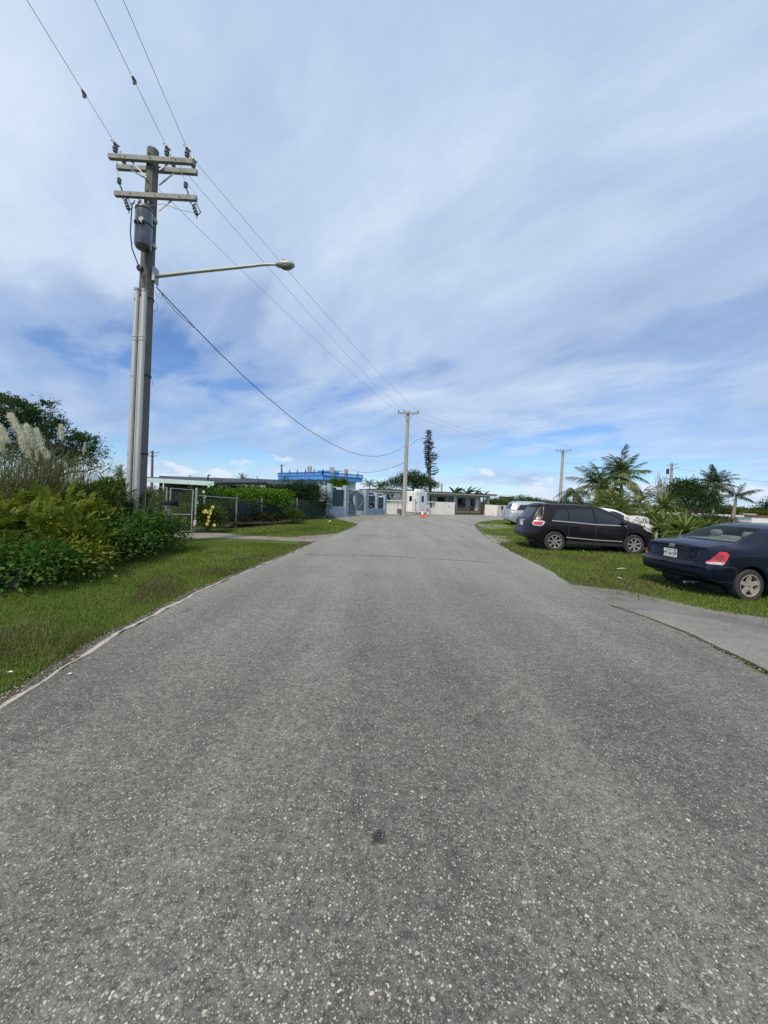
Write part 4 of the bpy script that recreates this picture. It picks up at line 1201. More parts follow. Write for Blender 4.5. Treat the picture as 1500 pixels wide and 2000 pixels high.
# ---- near black mailbox on the grey post by the pipe gate
p = Vector((X_at(328, 11.6), 11.6, 0))
mb = thing('mailbox', 'black arched mailbox on a grey post standing in the bushes before the pipe gate', 'mailbox', p, rad(14), 'mailboxes')
MB().bbox((0, 0, .48), (.10, .10, 1.14), .01).build('post', MT['galv'], mb)
poly = [(-.085, 0), (.085, 0), (.085, .10)] + [(.085 * math.cos(t), .10 + .085 * math.sin(t)) for t in (rad(30), rad(60), rad(90), rad(120), rad(150))] + [(-.085, .10)]
Mx = Matrix.Translation((-.24, 0, 1.06)) @ Matrix(((0, 0, 1, 0), (1, 0, 0, 0), (0, 1, 0, 0), (0, 0, 0, 1)))
MB().prism(poly, Mx, .46).build('box', MT['plastic'], mb, 40)
MB().beam((-.24, -.088, 1.065), (.20, -.088, 1.07), .012, .03).build('trim', MT['steel'], mb)
Mx2 = Matrix.Translation((.222, 0, 1.058)) @ Matrix(((0, 0, 1, 0), (1, 0, 0, 0), (0, 1, 0, 0), (0, 0, 0, 1)))
MB().prism([(x * 1.06, y * 1.05) for x, y in poly], Mx2, .03).build('door', MT['plastic'], mb, 40)
MB().sphere((.262, -.02, 1.19), .020, 8, 5).build('knob', MT['galv'], mb)

# ---- pipe and chain-link gate
ga, gu, gn, gl = frame_of(G(286, 1043), G(380.5, 1040.5))
gz = rot_of(gu)


def chain_mesh(w, h, pitch, r, z0=0.0):
    """woven diagonal wires clipped to a w x h rectangle in the local x-z plane"""
    m = MB()
    for sg in (-1, 1):
        k = -h if sg > 0 else 0.0
        end = w if sg > 0 else w + h
        while k < end:
            pts = []
            x0, x1 = (max(0, k), min(w, k + h)) if sg > 0 else (max(0, k - h), min(w, k))
            if x1 - x0 > .03:
                za, zb = (x0 - k, x1 - k) if sg > 0 else (k - x0, k - x1)
                a, b = Vector((x0, sg * .003, z0 + za)), Vector((x1, sg * .003, z0 + zb))
                m.tube([a, b], r, 3, False)
            k += pitch
    return m


gate = thing('pipe_gate', 'double galvanised pipe gate with chain-link infill at the left driveway', 'gate', ga, gz)
mid = along(ga, gu, 328.5)
for x0, x1, tp in ((0.0, mid - .06, 1.66), (mid + .06, gl - .12, 1.62)):
    f = MB()
    f.tube([(x0, 0, .06), (x0, 0, tp), (x1, 0, tp - .03), (x1, 0, .06), (x0, 0, .06)], .028, 8)
    f.tube([(x0, 0, .68), (x1, 0, .68)], .022, 8)
    lf = f.build('gate_leaf', MT['galv'], gate, 40)
    o = chain_mesh(x1 - x0, tp - .1, .075, .0022, .05); o.v = [(v[0] + x0, v[1], v[2]) for v in o.v]
    o.build('chain_mesh', MT['meshwire'], lf, kind='stuff')
MB().cyl((gl, 0, -.1), (gl, 0, 1.62), .042, None, 10).sphere((gl, 0, 1.63), .045, 8, 5).build('gate_post', MT['galv'], gate, 40)
MB().cyl((-.1, 0, -.1), (-.1, 0, 1.7), .042, None, 10).build('gate_post', MT['galv'], gate, 40)
MB().bbox((gl - .02, -.05, .36), (.10, .06, .22), .02).build('latch', MT['white'], gate)
MB().cyl((gl - .04, -.03, .0), (gl - .04, -.03, .30), .05, None, 8).build('drop_bolt', MT['timber'], gate, 40)

# ---- chain-link fence with green shade cloth
fa, fu, fn, fl = frame_of(G(381, 1040.5), G(637, 1011))
fz = rot_of(fu)
fence = thing('chain_link_fence', 'chain-link fence with dark green shade cloth and a hedge behind it', 'fence', fa, fz)
FH = 1.27
posts = [.45] + [along(fa, fu, x) for x in (462, 511, 554, 580)] + [fl]
for s in posts:
    MB().cyl((s, 0, -.1), (s, 0, FH + .05), .030, None, 8).sphere((s, 0, FH + .06), .034, 6, 4).build('post', MT['galv'], fence, 40)
MB().tube([(.05, 0, FH + .12), (posts[1], 0, FH + .02)], .020, 6).build('top_rail', MT['galv'], fence)
o = chain_mesh(fl - .05, FH - .05, .11, .0022, .06); o.v = [(v[0] + .05, v[1], v[2]) for v in o.v]
o.build('chain_mesh', MT['meshwire'], fence, kind='stuff')
for i, (s0, s1) in enumerate(zip(posts[1:], posts[2:])):
    n = 10; vs = []
    for k in range(n + 1):
        t = k / n; sg = .05 * math.sin(PI * t) + random.uniform(0, .015)
        yy = .03 + .03 * math.sin(t * 19 + i)
        vs += [(s0 + .03 + (s1 - s0 - .06) * t, yy + .02, .10), (s0 + .03 + (s1 - s0 - .06) * t, yy, FH - .04 - sg)]
    MB().add(vs, [(2 * k, 2 * k + 2, 2 * k + 3, 2 * k + 1) for k in range(n)]).build('shade_cloth', MT['shade'], fence)
# timber-edged bed in front of the fence
ba, bu, bn, bl = frame_of(G(417, 1034.5), G(578, 1023.5))
bed = thing('timber_edging', 'old timber bed edging on short stakes below the green fence', 'edging', ba, rot_of(bu))
x = 0.0
for k, ln in enumerate((.9, 3.0, 2.6, 2.2, 2.0, 3.0)):
    if x + .4 > bl: break
    e = min(x + ln, bl)
    MB().bbox(((x + e) / 2, random.uniform(-.04, .04), .17 + random.uniform(-.03, .02)), (e - x - .03, .06, .09), .008, M=Matrix.Rotation(random.uniform(-.03, .03), 3, 'Y')).build('beam', MT['timber'], bed)
    MB().bbox((x + .3, .05, .07), (.06, .05, .30), .006).build('stake', MT['timber'], bed)
    x = e

# ---- low roofs on the left
def lean_roof(name, label, cat, f0, f1, depth, thick, fascia, roofm, under=True, back_h=None, wallm='panel', posts_at=(.1, .5, .9), slope=.05):
    """a slab roof whose front edge runs f0-f1, on posts, with a back wall"""
    o = Vector((f0.x, f0.y, 0)); r = thing(name, label, cat, o)
    L = lambda p: Vector(p) - o
    u = (f1 - f0); u.z = 0; u.normalize(); b = Vector((-u.y, u.x, 0)) * depth
    if b.y < 0: b = -b
    b.z = slope * depth
    t = Vector((0, 0, thick))
    MB().add([L(f0), L(f1), L(f1 + b), L(f0 + b), L(f0 - t), L(f1 - t), L(f1 + b - t), L(f0 + b - t)],
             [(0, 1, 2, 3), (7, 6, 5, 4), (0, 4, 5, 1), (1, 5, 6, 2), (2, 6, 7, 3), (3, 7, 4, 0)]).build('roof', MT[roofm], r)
    e = -b.normalized() * .03; e.z = -thick / 2 + .012
    MB().beam(L(f0 + e), L(f1 + e), .05, thick + .05).build('fascia', MT[fascia], r)
    for s in posts_at:
        q = f0.lerp(f1, s) + b * .08; MB().box(L((q.x, q.y, (q.z - thick) / 2)), (.11, .11, q.z - thick)).build('post', MT['brown'], r)
    q0, q1 = f0 + b * .9, f1 + b * .9; h0 = q0.z - thick - .25
    n = max(2, int((q1 - q0).length / .9))
    for k in range(n):
        a, c = q0.lerp(q1, k / n), q0.lerp(q1, (k + .985) / n)
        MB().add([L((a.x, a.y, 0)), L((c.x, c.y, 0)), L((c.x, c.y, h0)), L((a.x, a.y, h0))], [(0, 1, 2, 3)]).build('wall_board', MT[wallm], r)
    return r


lean_roof('carport', 'carport with a pale mint fascia and dark underside behind the pipe gate', 'carport', P(196, 930, 18.8), P(419, 942, 17.4), 4.5, .15, 'mint', 'roofdark')
hr = lean_roof('house', 'long low house with a pale metal roof edge behind the hedge', 'house', P(416, 939.5, 22.5), P(607, 944.5, 30), 5.5, .09, 'rooflight', 'roofdark', posts_at=(.03, .3, .6, .95))
p0, p1 = P(424, 944.5, 22.2), P(600, 950.5, 29.4); o = Vector(hr.location)
MB().beam(p0 - o, p1 - o, .10, .05).build('gutter', MT['rooflight'], hr)
# stove pipe on the mint carport
p = P(406, 941, 18.6)
tag(MB().tube([p - Vector((0, 0, .12)), p + Vector((0, 0, .30)), p + Vector((.04, 0, .34)), p + Vector((.10, 0, .31))], .035, 8).build('vent_pipe', MT['dark']), 'black bent vent pipe at the right end of the mint carport roof', 'pipe')


def simple_house(name, label, a, b, h, depth, wall, roof, wins, over=.3, th=.14, group=None, trim=None):
    A, U, NV, LN = frame_of(a, b)
    r = thing(name, label, 'house', A, rot_of(U), group)
    sy = 1
    MB().box((LN / 2, sy * depth / 2, h / 2), (LN, depth, h)).build('wall', MT[wall], r)
    MB().box((LN / 2, sy * depth / 2, h + th / 2), (LN + 2 * over, depth + 2 * over, th)).build('roof', MT[roof], r)
    for (s0, s1, z0, z1) in wins:
        wf = MB()
        for (x, z, sx, sz) in (((s0 + s1) / 2, z0, s1 - s0 + .1, .06), ((s0 + s1) / 2, z1, s1 - s0 + .1, .06), (s0, (z0 + z1) / 2, .06, z1 - z0), (s1, (z0 + z1) / 2, .06, z1 - z0)):
            wf.box((x, -.02, z), (sx, .06, sz))
        f = wf.build('window', MT[trim or 'white'], r)
        MB().box(((s0 + s1) / 2, -.008, (z0 + z1) / 2), (s1 - s0 - .06, .02, z1 - z0 - .06)).build('pane', MT['winglass'], f)
    return r


q = lambda px, d: Vector((X_at(px, d), d, 0))
simple_house('house', 'small pinkish beige house far behind the mint carport roof', q(388, 62), q(420, 62), 3.6, 6, 'pinkwall', 'roofgrey', [(1.6, 2.4, 1.2, 2.2)], .15)
simple_house('house', 'low far house with a dark red roof above the hedge', q(424, 70), q(452, 70), 3.3, 6, 'offwhite', 'redbrown', [(.8, 1.6, 1.2, 2.2)], .3, .35)
simple_house('house', 'low far house with a flat dark blue roof left of the bright blue house', q(482, 66), q(545, 66), 3.55, 7, 'offwhite', 'bluedeep', [(1.0, 2.0, 1.2, 2.2), (3.0, 4.0, 1.2, 2.2)], .4, .45)

# ---- bright blue house with balustraded roof terrace
C0 = q(628, 74); Lf = q(541, 84); Rt = q(706, 80)
root = thing('house', 'two-storey white house with a bright blue balustraded roof terrace', 'house', C0)
L = lambda p: Vector(p) - Vector((C0.x, C0.y, 0))
ul = (Lf - C0); ll = ul.length; ul.normalize(); ur = (Rt - C0); lr = ur.length; ur.normalize()
zT = P(628, 922, 74).z; zB = P(628, 936.5, 74).z; zM = zB + (zT - zB) * .62


def quadbox(o, u, w, v, dep, z0, z1):
    ps = [o, o + u * w, o + u * w + v * dep, o + v * dep]
    vs = [(p.x, p.y, z0) for p in ps] + [(p.x, p.y, z1) for p in ps]
    return vs, [(3, 2, 1, 0), (4, 5, 6, 7), (0, 1, 5, 4), (1, 2, 6, 5), (2, 3, 7, 6), (3, 0, 4, 7)]


Z0 = Vector((0, 0, 0))
MB().add(*quadbox(Z0 + ul * .9 + ur * .9, ul, ll - 1.8, ur, lr - 1.8, 0, zB)).build('wall', MT['offwhite'], root)
MB().add(*quadbox(Z0, ul, ll, ur, lr, zB, zM - .1)).build('parapet', MT['blue'], root)
MB().add(*quadbox(Z0 - (ul + ur) * .12, ul, ll + .24, ur, lr + .24, zM - .1, zM + .03)).build('ledge', MT['blue'], root)
MB().add(*quadbox(Z0 + (ul + ur) * .1, ul, ll - .2, ur, lr - .2, zM + .03, zM + .06)).build('terrace_floor', MT['bluelight'], root)
bal = MB().lathe([(.08, 0), (.11, .12), (.07, .30), (.11, .62), (.08, .76)], (0, 0, 0), 6).mesh('baluster', MT['blue'])
hb = zT - zM - .05
for u, ln in ((ul, ll), (ur, lr)):
    o = MB().beam(u * 0 + Vector((0, 0, zT)), u * ln + Vector((0, 0, zT)), .22, .14).build('handrail', MT['bluedeep'], root)
    n = int(ln / .30)
    for i in range(n + 1):
        pp = u * (ln * i / n)
        if i % 9 == 0:
            MB().box((pp.x, pp.y, (zM + zT) / 2 + .15), (.24, .24, zT - zM + .3)).lathe([(.13, 0), (.05, .3), (.0, .55)], (pp.x, pp.y, zT + .3), 6).build('newel_post', MT['bluedeep'], root)
        else:
            b = link('baluster', bal, root); b.location = (pp.x, pp.y, zM + .03); b.scale = (1, 1, hb / .76)
# rooftop shelter and raw concrete column stubs
o = ul * 1.0 + ur * 1.6
cz = P(628, 913.5, 78).z
o = L(q(640, 79))
MB().add(*quadbox(o, ul, 4.6, ur, 3.2, cz - .50, cz - .28)).build('shelter_roof', MT['bluelight'], root)
MB().add(*quadbox(o + ul * .5 + ur * .4, ul, 3.6, ur, 2.4, zM, cz - .50)).build('shelter_wall', MT['bluelight'], root)
for px, d, yt in ((605, 80, 911), (648.5, 78, 912.5), (676, 79, 916.5)):
    pt = P(px, yt, d); lp = L(pt)
    MB().box((lp.x, lp.y, (zM + lp.z) / 2), (.85, .6, lp.z - zM)).build('column_stub', MT['rawcon'], root)
# windows, pale blue panels
def face_quad(u, s0, s1, z0, z1, other, mat, name, parent, out=.03):
    nrm = -other; b = Z0 + (ul + ur) * .9 + nrm * out
    p0, p1 = b + u * (s0 - .0), b + u * s1
    return MB().add([(p0.x, p0.y, z0), (p1.x, p1.y, z0), (p1.x, p1.y, z1), (p0.x, p0.y, z1)] + [(p0.x - nrm.x * .05, p0.y - nrm.y * .05, z0), (p1.x - nrm.x * .05, p1.y - nrm.y * .05, z0), (p1.x - nrm.x * .05, p1.y - nrm.y * .05, z1), (p0.x - nrm.x * .05, p0.y - nrm.y * .05, z1)],
                    [(0, 1, 2, 3), (4, 0, 3, 7), (1, 5, 6, 2), (3, 2, 6, 7), (4, 5, 1, 0)]).build(name, MT[mat], parent)


for s0, s1 in ((.05, .75), (2.8, 3.7), (5.6, 6.6)):
    f = face_quad(ul, s0, s1, zB - 2.6, zB - .25, ur, 'bluelight', 'window', root)
    face_quad(ul, s0 + .15, s1 - .15, zB - 2.2, zB - .7, ur, 'winglass', 'pane', f, .05)
for s0, s1 in ((.4, 1.3), (5.0, 6.2)):
    f = face_quad(ur, s0, s1, zB - 2.8, zB - .2, ul, 'bluelight', 'window', root)
    face_quad(ur, s0 + .15, s1 - .15, zB - 2.2, zB - .7, ul, 'winglass', 'pane', f, .05)
for px, d in ((651, 66), (668, 67)):
    p = q(px, d); c = P(px, 946, d)
    t = thing('garden_tree', 'round clipped green shrub tree before the white wall of the blue house, ' + ('left' if px < 660 else 'right') + ' of two', 'tree', p, 0, 'round shrub trees by the blue house')
    MB().tube([(0, 0, 0), (0, 0, c.z - .3)], .10, 6).build('trunk', MT['bark'], t)
    leaves_obj('crown', [foliage([((0, 0, c.z), (.85, .7, .95))], 30, 8, .18, .22, int(px))], LF['hedge'], t)

# ---- white boundary wall and low house at the end of the road
wa, wu, wn, wl = frame_of(G(757, 1003), G(888, 1005.2))
S = lambda px: along(wa, wu, px)
root = thing('boundary_wall', 'white rendered boundary wall with baluster openings at the end of the road', 'wall', wa, rot_of(wu))
WH = 1.40
bal = MB().lathe([(.035, 0), (.065, .10), (.035, .30), (.06, .48), (.035, .60)], (0, 0, 0), 6).mesh('baluster', MT['wallwhite'])


def wall_run(s0, s1, kind, root, H=WH, wallm='wallwhite', bm=None, gap=.30):
    if kind == 'solid':
        MB().bbox(((s0 + s1) / 2, .09, H / 2 - .05), (s1 - s0 - .004, .18, H + .1), .012).build('wall_panel', MT[wallm], root)
    else:
        MB().bbox(((s0 + s1) / 2, .09, (H - .70) / 2 - .05), (s1 - s0 - .004, .18, H - .70 + .1), .012).build('wall_panel', MT[wallm], root)
        MB().bbox(((s0 + s1) / 2, .09, H - .05), (s1 - s0 - .004, .20, .10), .012).build('coping', MT[wallm], root)
        n = max(2, int((s1 - s0) / gap))
        for i in range(n):
            b = link('baluster', bm or bal, root); b.location = (s0 + (s1 - s0) * (i + .5) / n, .09, H - .70)


wall_run(-.4, S(794), 'bal', root); wall_run(S(794), S(828), 'solid', root); wall_run(S(828), S(850.5), 'bal', root, gap=.42); wall_run(S(850.5), wl, 'solid', root)
MB().bbox((wl - .9, -.012, .95), (.16, .03, .26), .005).build('meter_box', MT['rooflight'], root)
wa2, wu2, wn2, wl2 = frame_of(G(946, 1006), G(967, 1007.6))
root = thing('boundary_wall', 'white boundary wall with a rounded corner right of the brown driveway gate', 'wall', wa2, rot_of(wu2))
wall_run(0, wl2, 'solid', root, 1.28)
b2 = G(967, 1007.6); c2 = G(986, 1007.0); d2 = G(1060, 1007.5)
R_ = Matrix.Rotation(-rot_of(wu2), 3, 'Z'); lw = lambda p: R_ @ (Vector((p[0], p[1], 0)) - wa2)
MB().cyl(lw(b2) + Vector((0, .09, -.1)), lw(b2) + Vector((0, .09, 1.28)), .20, None, 16).build('corner_post', MT['wallwhite'], root, 40)
u2 = (lw(c2) - lw(b2)); n2 = Vector((-u2.y, u2.x, 0)).normalized() * .18
pa, pb = lw(b2), lw(c2)
MB().add([pa, pb, pb + n2, pa + n2] + [p + Vector((0, 0, 1.28)) for p in (pa, pb, pb + n2, pa + n2)], [(3, 2, 1, 0), (4, 5, 6, 7), (0, 1, 5, 4), (1, 2, 6, 5), (2, 3, 7, 6), (3, 0, 4, 7)]).build('wall_panel', MT['wallwhite'], root)
m = pa.lerp(pb, .62); MB().box((m.x, m.y, .98), (.30, .30, .40)).build('letter_slot', MT['dark'], root)
wa3, wu3, wn3, wl3 = frame_of(c2, d2)
root = thing('boundary_wall', 'white wall with slim balusters behind the silver van', 'wall', wa3, rot_of(wu3))
wall_run(0, wl3, 'bal', root, 1.25, gap=.28)

# low brown driveway gate between the two white walls
ga2, gu2, gn2, gl2 = frame_of(Vector(wa + wu * wl) + Vector((.1, .3, 0)), Vector(wa2) + Vector((-.1, .3, 0)))
g2 = thing('sliding_gate', 'low dark brown iron driveway gate between the white walls', 'gate', ga2, rot_of(gu2))
f = MB()
for z, t in ((.10, .22), (.46, .10), (.98, .06)): f.box((gl2 / 2, 0, z), (gl2, .06, t))
for x in (0, gl2 * .5, gl2): f.box((x, 0, .62), (.07, .07, 1.24))
f.build('frame', MT['brown'], g2)
b = MB()
n = int(gl2 / .16)
for i in range(n): b.box((gl2 * (i + .5) / n, 0, .72), (.025, .025, .54))
b.build('bars', MT['brown'], g2, kind='stuff')
hgl = Vector((gl2 * .73, -.05, 0))
MB().box((gl2 * .955, .02, .70), (gl2 * .09, .05, 1.35)).build('side_panel', MT['brown'], g2)

# the house
ha, hu, hn, hl = frame_of(q(744, 53.2), q(956, 60.5))
S = lambda px: along(ha, hu, px)
root = thing('house', 'long low white house with a maroon roof edge and veranda behind the white wall', 'house', ha, rot_of(hu))
HH = 2.55
sv = S(838)
MB().box(((0 + sv) / 2, 4, HH / 2), (sv, 8, HH)).build('wall', MT['wallwhite'], root)                     # left block, flush
MB().box(((sv + hl) / 2 + .002, 5.2, HH / 2), (hl - sv, 5.6, HH)).build('wall', MT['housewall'], root)            # set back behind the veranda
MB().box((hl / 2 + .1, 3.7, HH + .10), (hl + .8, 9.4, .20)).build('roof', MT['housewall'], root)
MB().box((hl / 2 + .1, 3.7, HH + .235), (hl + .94, 9.54, .13)).build('roof_edge', MT['maroon'], root)
MB().box(((sv + hl) / 2, .15, HH - .13), (hl - sv, .25, .26)).build('lintel', MT['housewall'], root)
for px in (889, 931.5, 953.5):
    MB().bbox((S(px), .15, (HH - .26) / 2), (.42, .36, HH - .262), .02).build('column', MT['housewall'], root)
MB().box(((sv + hl) / 2, 1.1, .10), (hl - sv, 2.3, .20)).build('veranda_floor', MT['roofgrey'], root)


def hwin(x0, x1, z0, z1, mat='winglass', y=2.4, bars=0, low=None):
    s0, s1 = S(x0), S(x1); f = MB()
    for (x, z, sx, sz) in (((s0 + s1) / 2, z0, s1 - s0 + .1, .07), ((s0 + s1) / 2, z1, s1 - s0 + .1, .07), (s0, (z0 + z1) / 2, .07, z1 - z0), (s1, (z0 + z1) / 2, .07, z1 - z0), ((s0 + s1) / 2, (z0 + z1) / 2, .05, z1 - z0)):
        f.box((x, y - .03, z), (sx, .07, sz))
    w = f.build('window', MT['brown' if bars else 'roofgrey'], root)
    MB().box(((s0 + s1) / 2, y - .01, (z0 + z1) / 2), (s1 - s0 - .02, .03, z1 - z0 - .02)).build('pane', MT[mat], w)
    if bars:
        b = MB()
        for i in range(1, bars): b.box((s0 + (s1 - s0) * i / bars, y - .10, (z0 + z1) / 2), (.03, .03, z1 - z0))
        b.build('bars', MT['brown'], w, kind='stuff')
    if low: MB().box(((s0 + s1) / 2, y - .13, z0 + (z1 - z0) * .25), (s1 - s0, .04, (z1 - z0) * .45)).build('lower_panel', MT['maroon'], w)


for a, b, z0, z1, br, lo in ((842, 857, .95, 2.05, 7, None), (870.5, 884.5, .95, 2.05, 7, None), (911.5, 926, .55, 2.0, 5, 1), (937, 949, .2, 2.0, 0, 1)): hwin(a, b, z0, z1, bars=br, low=lo)
hwin(894, 902.5, .95, 2.05, 'rooflight')
f0, f1 = S(755), S(762)
w = MB().box(((f0 + f1) / 2, -.02, 1.55), (f1 - f0, .07, 1.1)).build('window', MT['roofgrey'], root)
for i in range(5): MB().box(((f0 + f1) / 2, -.062, 1.15 + i * .2), (f1 - f0 - .1, .03, .15), M=Matrix.Rotation(rad(25), 3, 'X')).build('pane', MT['winglass'], w)
ac = MB().bbox((S(764), -.30, 1.98), (.75, .5, .52), .03).build('air_conditioner', MT['white'], root)
MB().box((S(764) - .12, -.56, 1.98), (.34, .03, .36)).build('grille', MT['dark'], ac)

# ---- white guard booth
p = G(806, 1004.3); A0 = G(791.5, 1003.6); B0 = G(818.5, 1005.4)
ha_, hu_, hn_, hw = frame_of(A0, B0)
booth = thing('guard_booth', 'small white guard booth with a door and roof cooler beside the utility pole', 'booth', ha_, rot_of(hu_) - rad(2))
bw, bd, bh = hw, 1.5, 2.36
MB().bbox((bw / 2, bd / 2, bh / 2 + .14), (bw, bd, bh - .14), .03).build('shell', MT['white'], booth)
MB().box((bw / 2, bd / 2, .10), (bw + .12, bd + .1, .16)).build('skid', MT['lampshell'], booth)
MB().bbox((bw * .66, bd / 2, bh + .19), (.78, .7, .26), .04).build('roof_cooler', MT['white'], booth)
dr = MB().bbox((bw * .34, -.018, 1.20), (.66, .035, 1.90), .006).build('door', MT['white'], booth)
fr = MB()
for x, z, sx, sz in ((bw * .34 - .345, 1.20, .03, 1.96), (bw * .34 + .345, 1.20, .03, 1.96), (bw * .34, 2.17, .72, .03), (bw * .34, .23, .72, .03)): fr.box((x, -.012, z), (sx, .03, sz))
fr.build('door_frame', MT['steel'], booth)
w = MB().bbox((bw * .37, -.042, 1.63), (.34, .014, .56), .004).build('window', MT['winglass'], dr)
MB().sphere((bw * .34 - .24, -.065, 1.24), .04, 8, 5).build('handle', MT['dark'], dr)
bx = MB().bbox((bw * .80, -.05, 1.50), (.34, .10, .42), .01).build('meter_box', MT['white'], booth)
MB().bbox((bw * .72, -.11, 1.48), (.12, .05, .16), .01).build('socket', MT['dark'], bx)
MB().tube([(bw * .73, -.12, 1.40), (bw * .75, -.10, 1.1), (bw * .72, -.06, .7), (bw * .70, -.05, .4)], .018, 6).build('cable', MT['wire_dark'], booth)
MB().box((bw * .90, -.012, 2.16), (.12, .02, .10)).build('vent', MT['steel'], booth)
MB().box((bw * .76, -.012, .42), (.26, .02, .08)).build('sticker', MT['rooflight'], booth)
MB().box((bw + .004, bd * .42, 1.65), (.02, .46, .62)).build('side_window', MT['winglass'], booth)
MB().bbox((-.05, .10, .62), (.12, .10, .55), .02).build('corner_guard', MT['white'], booth)
MB().tube([G(800, 1008.5) - Vector(ha_) + Vector((0, 0, .02)), G(780, 1009.8) - Vector(ha_) + Vector((0, 0, .02)), G(764, 1012) - Vector(ha_) + Vector((0, 0, .02))], .018, 5)
# ---- traffic cones
for px, py, h, lb in ((824.8, 1010.4, .80, 'larger orange traffic cone with a white collar beside the guard booth'), (835.3, 1008.4, .62, 'smaller orange traffic cone further from the guard booth')):
    p = G(px, py); c = thing('traffic_cone', lb, 'cone', p, random.random(), 'traffic cones')
    MB().bbox((0, 0, .03), (h * .56, h * .56, .055), .02).build('base', MT['orange'], c)
    MB().lathe([(h * .19, .05), (h * .145, h * .30), (h * .142, h * .30), (h * .045, h), (.0, h)], (0, 0, 0), 16).build('body', MT['orange'], c, 40)
    MB().lathe([(h * .149, h * .34), (h * .100, h * .70)], (0, 0, 0), 16).build('collar', MT['white'], c, 40)
# ---- back of a stop sign, concrete block
p = G(775.5, 1005); r = thing('street_sign', 'small octagonal sign seen from behind on a thin post left of the booth pole', 'sign', p, rad(8))
MB().cyl((0, 0, -.1), (0, 0, 1.95), .03, None, 6).build('post', MT['galv'], r)
Mx = Matrix.Translation((0, .02, 1.86)) @ Matrix.Rotation(PI / 2, 4, 'X')
MB().prism([(.27 * math.cos(2 * PI * (k + .5) / 8), .27 * math.sin(2 * PI * (k + .5) / 8)) for k in range(8)], Mx, .015).build('plate', MT['steel'], r)
p = G(780, 1006.4)
tag(MB().bbox((p.x, p.y, .30), (.36, .36, .66), .05, rz=.2).build('concrete_block', MT['pole']), 'low mossy concrete block between the sign post and the booth pole', 'block')
p = G(769, 1006.2)
tag(MB().bbox((p.x, p.y, .06), (1.1, .3, .14), .04, rz=.1).build('kerb_stone', MT['pole_pale']), 'low pale kerb stone lying left of the sign post', 'kerb stone')
p = G(643, 1012)
tag(MB().sphere((p.x + .1, p.y - .1, .12), (.32, .24, .20), 9, 6).build('rock', MT['pole']), 'dark rock at the foot of the powder blue wall', 'rock')

# ---- white-roofed house at far right and others
simple_house('house', 'low house with a bright white roof edge behind the right palms', q(1352, 40), q(1440, 48), 1.02, 6, 'pinkwall', 'white', [(1.2, 2.0, .2, .85), (3.0, 4.2, .1, .9), (5.4, 6.2, .2, .85)], .5, .20, trim='roofgrey')
simple_house('house', 'white far house low behind the navy sedan roof', q(1447, 70), q(1475, 70), 1.3, 4, 'white', 'white', [], .1, .1)
simple_house('house', 'low reddish roofed house at the right edge of the photo', q(1468, 62), q(1540, 62), 1.0, 5, 'white', 'redbrown', [], .2, .22)
simple_house('house', 'far shed with a bright curved white roof in the tree line', q(983, 92), q(1002, 92), 3.1, 3, 'roofgrey', 'white', [(.5, 1.0, 1.0, 1.8)], .3, .3)

# ---------------------------------------------------------------- vegetation
def gp(px, d, z=0.0):
    return Vector((X_at(px, d, z), d, z))


def shrub(label, px, d, r, h, kind, seed, name='shrub', group=None, per=None, cat='shrub', mat=None, stems=5, lobes=None):
    b = gp(px, d)
    t = thing(name, label, cat, b, 0, group)
    rr = random.Random(seed)
    if lobes is None:
        lobes = [((0, 0, h * .50), (r, r * .9, h * .50))]
        for k in range(5):
            a = rr.uniform(0, 2 * PI); q = rr.uniform(.35, .8) * r
            hh = h * rr.uniform(.35, .62)
            lobes.append(((q * math.cos(a), q * math.sin(a) * .9, hh), (r * rr.uniform(.3, .5), r * rr.uniform(.3, .5), h * rr.uniform(.28, .40))))
    m = MB(); limbs(m, (0, 0, 0), [(c[0] * .8, c[1] * .8, c[2] * 1.05) for c, R in lobes][:stems], .025 + .01 * h, seed, .05)
    m.build('stem', MT['bark'], t, kind='stuff')
    parts = []
    if kind == 'vine': parts += [foliage(lobes, per or 26, 18, .14, .080, seed, .62, .15, .4), compound(lobes, (per or 26) * .12, 3, .30, seed + 3, 7, .06)]
    elif kind == 'broad': parts += [foliage(lobes, per or 13, 12, .14, .13, seed, .5, .25, .45)]
    elif kind == 'feather': parts += [compound(lobes, per or 8, 5, .34, seed, 9, .075), compound(lobes, (per or 8) * .16, 3, .62, seed + 8, 12, .085, .75, .30, 1.6), foliage(lobes, (per or 8) * .6, 8, .14, .07, seed + 1, .5)]
    elif kind == 'fine': parts.append(foliage(lobes, (per or 30) * 1.5, 14, .11, .085 if d < 40 else .16, seed, .55, .0, .42))
    mat = mat or {'vine': 'vine', 'broad': 'yellow', 'feather': 'feather', 'fine': 'darkshrub'}[kind]
    leaves_obj('foliage', parts, LF[mat], t)
    return t


GB = 'shrubs in the thicket on the left verge'
shrub('dark green leafy vine mound at the right end of the thicket nearest the pole', 300, 9.6, .72, .90, 'vine', 1, 'vine_shrub', GB)
shrub('dark green vine mound low in front of the tall pole', 246, 8.9, .75, .95, 'vine', 2, 'vine_shrub', GB)
shrub('mid height dark shrub between the pole and the yellow-green leaves', 190, 7.9, .80, .85, 'vine', 3, 'vine_shrub', GB)
shrub('low yellow-green leafy shrub at the thicket front beside the mown grass', 120, 6.7, .85, .66, 'vine', 4, 'vine_shrub', GB, mat='yellow')
shrub('dark leafy shrub at the far left front corner of the thicket', 26, 5.75, .85, .66, 'vine', 5, 'vine_shrub', GB)
shrub('small yellowish shrub with large upright pointed leaves in the middle of the thicket', 140, 7.7, .62, .98, 'broad', 6, 'broadleaf_shrub', GB, per=9)
shrub('yellow-green shrub above the dark left corner of the thicket', 60, 6.75, 1.0, 1.12, 'feather', 7, 'feathery_shrub', GB, mat='yellow', per=10)
